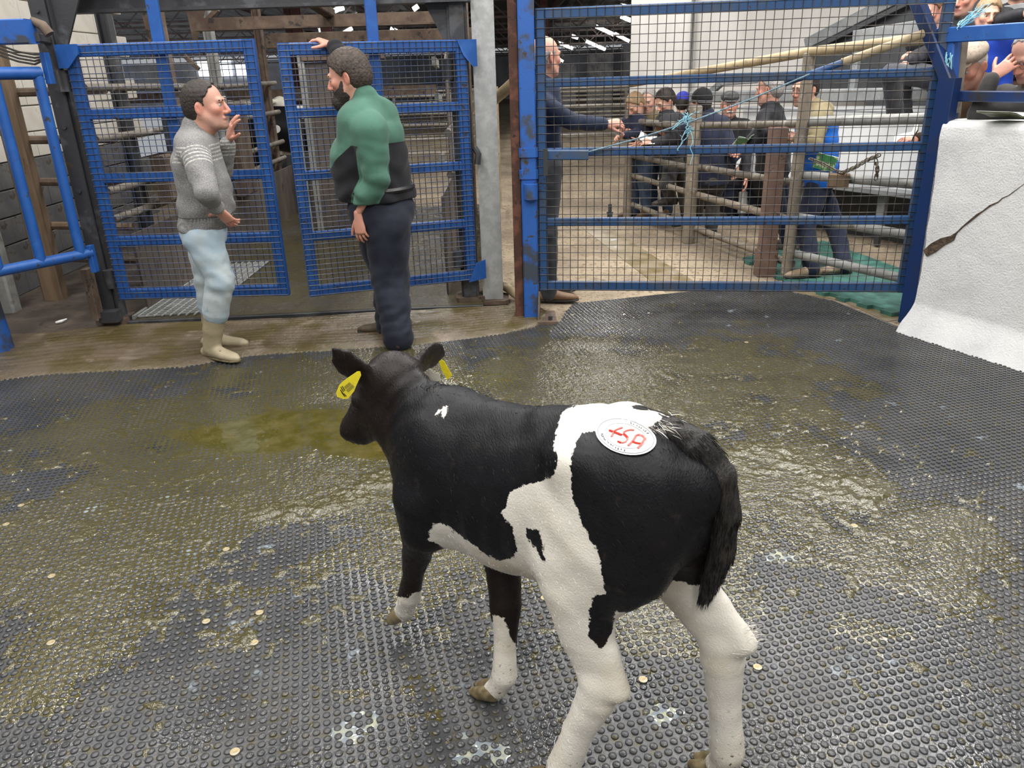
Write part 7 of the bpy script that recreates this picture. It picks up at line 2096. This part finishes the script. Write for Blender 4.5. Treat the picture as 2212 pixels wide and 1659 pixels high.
person('person in black coat standing on the stand behind the guard rail', W(2082, -5, 7.1), (-0.75, -0.6), (W(2095, 60, 7.15)[0], 7.15, 1.17), hpitch=R(10), hs=1.12, hair=HAIR_BROWN, skin=SKIN_RED, top=('coat', BLACKJ), legs=('trousers', NAVYTR), shoes=DKSHOE, collar=0.03, J=dict(pelvis=np.array([W(2095, 60, 7.15)[0], 7.15, 1.55])), no_legs=True, hand_l=False, hand_r=False, **ps)
person('person in royal blue tracksuit top on the stand', W(2134, 32, 6.6), (-0.35, -0.92), (W(2140, 60, 6.65)[0], 6.65, 0.75), hpitch=R(6), hyaw=R(6), hs=1.02, hair=HAIR_FAIR, hair_len=0.014, hairline=-0.012, top=('tracksuit_top', cloth('royal_blue_nylon', (0.012, 0.045, 0.36), (0.018, 0.06, 0.42), rough=0.5)), legs=('trousers', BLACKJ), shoes=DKSHOE, collar=0.035, chest=(0.17, 0.11), girth=(0.145, 0.10), J=dict(pelvis=np.array([W(2140, 60, 6.65)[0], 6.65, 1.28])), no_legs=True, hand_l=False, hand_r=False, **ps)
person('person in dark jacket leaning forward at the end of the stand', W(2205, -38, 6.8), (-0.6, -0.8), (W(2215, 40, 6.85)[0], 6.85, 1.17), hs=1.05, hair=HAIR_DARK, top=('jacket', BLACKJ), legs=('trousers', NAVYTR), shoes=DKSHOE, J=dict(pelvis=np.array([W(2215, 40, 6.85)[0], 6.85, 1.55]), rel=W(2160, 45, 6.5), rwr=W(2205, 30, 6.35)), no_legs=True, hand_l=False, **ps)

# --- papers
def booklet(c, fw, up_, w, h, mat_cover, label, open_=0.5, grp=None):
    r_ = empty('booklet', c, label, 'booklet', grp)
    fw, up_ = nrm(fw), nrm(up_); sd = np.cross(up_, fw); sd = nrm(sd)
    for s in (1, -1):
        e = nrm(sd * s + fw * open_)
        pts = [c - up_ * h / 2, c + e * w * 0.5 - up_ * h / 2 + fw * 0.006, c + e * w - up_ * h / 2, c + e * w + up_ * h / 2, c + e * w * 0.5 + up_ * h / 2 + fw * 0.006, c + up_ * h / 2]
        MB().poly(pts, -fw * 0.004).build('cover', mat_cover, r_)
        MB().poly([p + fw * 0.0035 for p in pts], fw * 0.002).build('page', PAPER, r_)
    return r_
GREENC = M('green_cover', (0.05, 0.20, 0.07), 0.4, col2=(0.45, 0.48, 0.30), scale=22, thr=(0.52, 0.58))
DARKC = M('dark_green_cover', (0.06, 0.075, 0.03), 0.5, col2=(0.12, 0.13, 0.06), scale=12)
booklet(W(1396, 305, 8.45), (0.2, -0.5, 0.8), (0.3, 0.8, 0.4), 0.10, 0.15, DARKC, 'dark sale booklet held open by the person in charcoal jacket')
booklet(W(1608, 312, 6.98), (-0.3, 0.6, 0.7), (-0.2, 0.6, -0.5), 0.09, 0.15, GREENC, 'green covered booklet held by the bareheaded person in black jacket')
booklet(W(1783, 352, 6.40), (0.2, 0.8, 0.3), (0.25, -0.1, 0.95), 0.085, 0.12, GREENC, 'green booklet tucked against the blue gilet', 0.12)
booklet(W(1968, 300, 5.50), (-0.6, 0.3, 0.7), (0.35, 0.7, 0.4), 0.11, 0.16, DARKC, 'dark booklet held open just beyond the wide gate')
bp0 = fl(2172, 256, 1.335)
booklet(np.array([bp0[0], bp0[1], 1.345]), (0.05, 0.05, 1.0), (0.45, -0.9, 0), 0.13, 0.19, DARKC, 'open booklet lying on top of the white pier', 0.16)
p = W(1596, 352, 7.98); o = MB().poly([p + np.array([-0.02, 0, 0.02]), p + np.array([0.02, 0, 0.05]), p + np.array([0.01, 0, -0.01]), p + np.array([-0.035, 0, -0.06])], (0, 0.003, 0)).build('paper_slip', PAPER)
setp(o, 'small white slip in the hand of the person in beanie', 'paper')
p = W(1345, 287, 5.68); o = MB().poly([p + np.array([-0.05, 0, 0.01]), p + np.array([0.01, 0, 0.0]), p + np.array([0.0, 0.02, -0.02]), p + np.array([-0.05, 0.02, -0.012])], (0, 0.003, 0.002)).build('paper_slip', PAPER)
setp(o, 'white slip held out by the person in navy jacket', 'paper')
# ------------------------------------------------------------ cattle waiting beyond the weigh cage
def cow(label, O, hd, sc, white_fn):
    hd = nrm([*hd, 0]); lf = np.array([-hd[1], hd[0], 0]); O = np.array([*O, 0.02])
    c3 = lambda s, l, z: O + (hd * s + lf * l + UP * z) * sc
    r_ = empty('cow', O, label, 'cow')
    S = SDF()
    S.loft([(c3(-0.70, 0, 1.02), 0.16 * sc, 0.18 * sc), (c3(-0.5, 0, 1.0), 0.25 * sc, 0.29 * sc), (c3(0, 0, 0.93), 0.30 * sc, 0.34 * sc), (c3(0.40, 0, 0.94), 0.25 * sc, 0.34 * sc), (c3(0.58, 0, 0.98), 0.17 * sc, 0.24 * sc)], lf, 0.05)
    S.loft([(c3(0.5, 0, 1.05), 0.14 * sc, 0.22 * sc), (c3(0.85, 0, 1.16), 0.10 * sc, 0.15 * sc)], lf, 0.08)
    S.loft([(c3(0.86, 0, 1.22), 0.11 * sc, 0.12 * sc), (c3(1.02, 0, 1.08), 0.09 * sc, 0.10 * sc), (c3(1.16, 0, 0.93), 0.075 * sc, 0.07 * sc)], lf, 0.04)
    for q in (1, -1):
        S.loft([(c3(0.86, q * 0.10, 1.27), 0.02 * sc, 0.03 * sc), (c3(0.84, q * 0.24, 1.26), 0.015 * sc, 0.06 * sc), (c3(0.83, q * 0.31, 1.25), 0.01 * sc, 0.02 * sc)], hd, 0.02)
        S.chain([c3(0.42, q * 0.17, 0.80), c3(0.42, q * 0.16, 0.42), c3(0.44, q * 0.16, 0.08), c3(0.46, q * 0.16, 0.03)], [0.12 * sc, 0.065 * sc, 0.05 * sc, 0.06 * sc], 0.05)
        S.chain([c3(-0.55, q * 0.17, 0.88), c3(-0.50, q * 0.17, 0.62), c3(-0.62, q * 0.17, 0.45), c3(-0.57, q * 0.17, 0.08), c3(-0.55, q * 0.17, 0.03)], [0.17 * sc, 0.10 * sc, 0.065 * sc, 0.05 * sc, 0.06 * sc], 0.05)
        S.ell(c3(-0.38, q * 0.2, 1.24), (0.07 * sc, 0.07 * sc, 0.06 * sc), None, 0.06)
    me = S.mesh('cow_body', 0.022, smooth=2)
    P = coords(me); q = (P - O) / sc
    w = white_fn(q @ hd, q @ lf, q[:, 2])
    attrib(me, 'coat', w * 0.1); attrib(me, 'brown', np.zeros(len(P)))
    link('cow_body', me, COAT, r_)
    T = SDF().chain([c3(-0.74, 0, 1.2), c3(-0.86, 0, 1.1), c3(-0.86, 0, 0.6), c3(-0.84, 0, 0.42)], [0.035 * sc, 0.03 * sc, 0.025 * sc, 0.04 * sc], 0.02)
    link('tail', T.mesh('tail', 0.012), TAILM, r_)
    return r_
ca = at(640, 330, 12.2); cbp = at(515, 330, 12.6)
c1_ = cow('black cow with white back stripe waiting beyond the weigh cage', (ca[0], 12.2), (0.98, 0.2), 1.0, lambda s, l, z: np.maximum(0.10 - np.abs(s - 0.2 + 0.3 * (z - 1)) , 0) * (z > 1.1) + np.where(z > 1.1, 0, -0.3) + np.where((z > 1.1) & (np.abs(s - 0.2 + 0.3 * (z - 1)) > 0.1), -0.1, 0))
c2_ = cow('mostly white cow standing beyond the weigh cage', (cbp[0] - 0.2, 13.2), (0.95, -0.3), 1.05, lambda s, l, z: 0.25 - np.maximum(0, 0.55 - np.hypot((s - 0.55) * 0.8, (z - 0.75))) * 1.2 + 0 * l)
p = at(597, 279, 11.85)
o = MB().tube([p, p + np.array([0, 0.02, 0])], 0.055, 14).build('lot_sticker', PAPER); setp(o, 'round white lot sticker on the black cow', 'sticker')
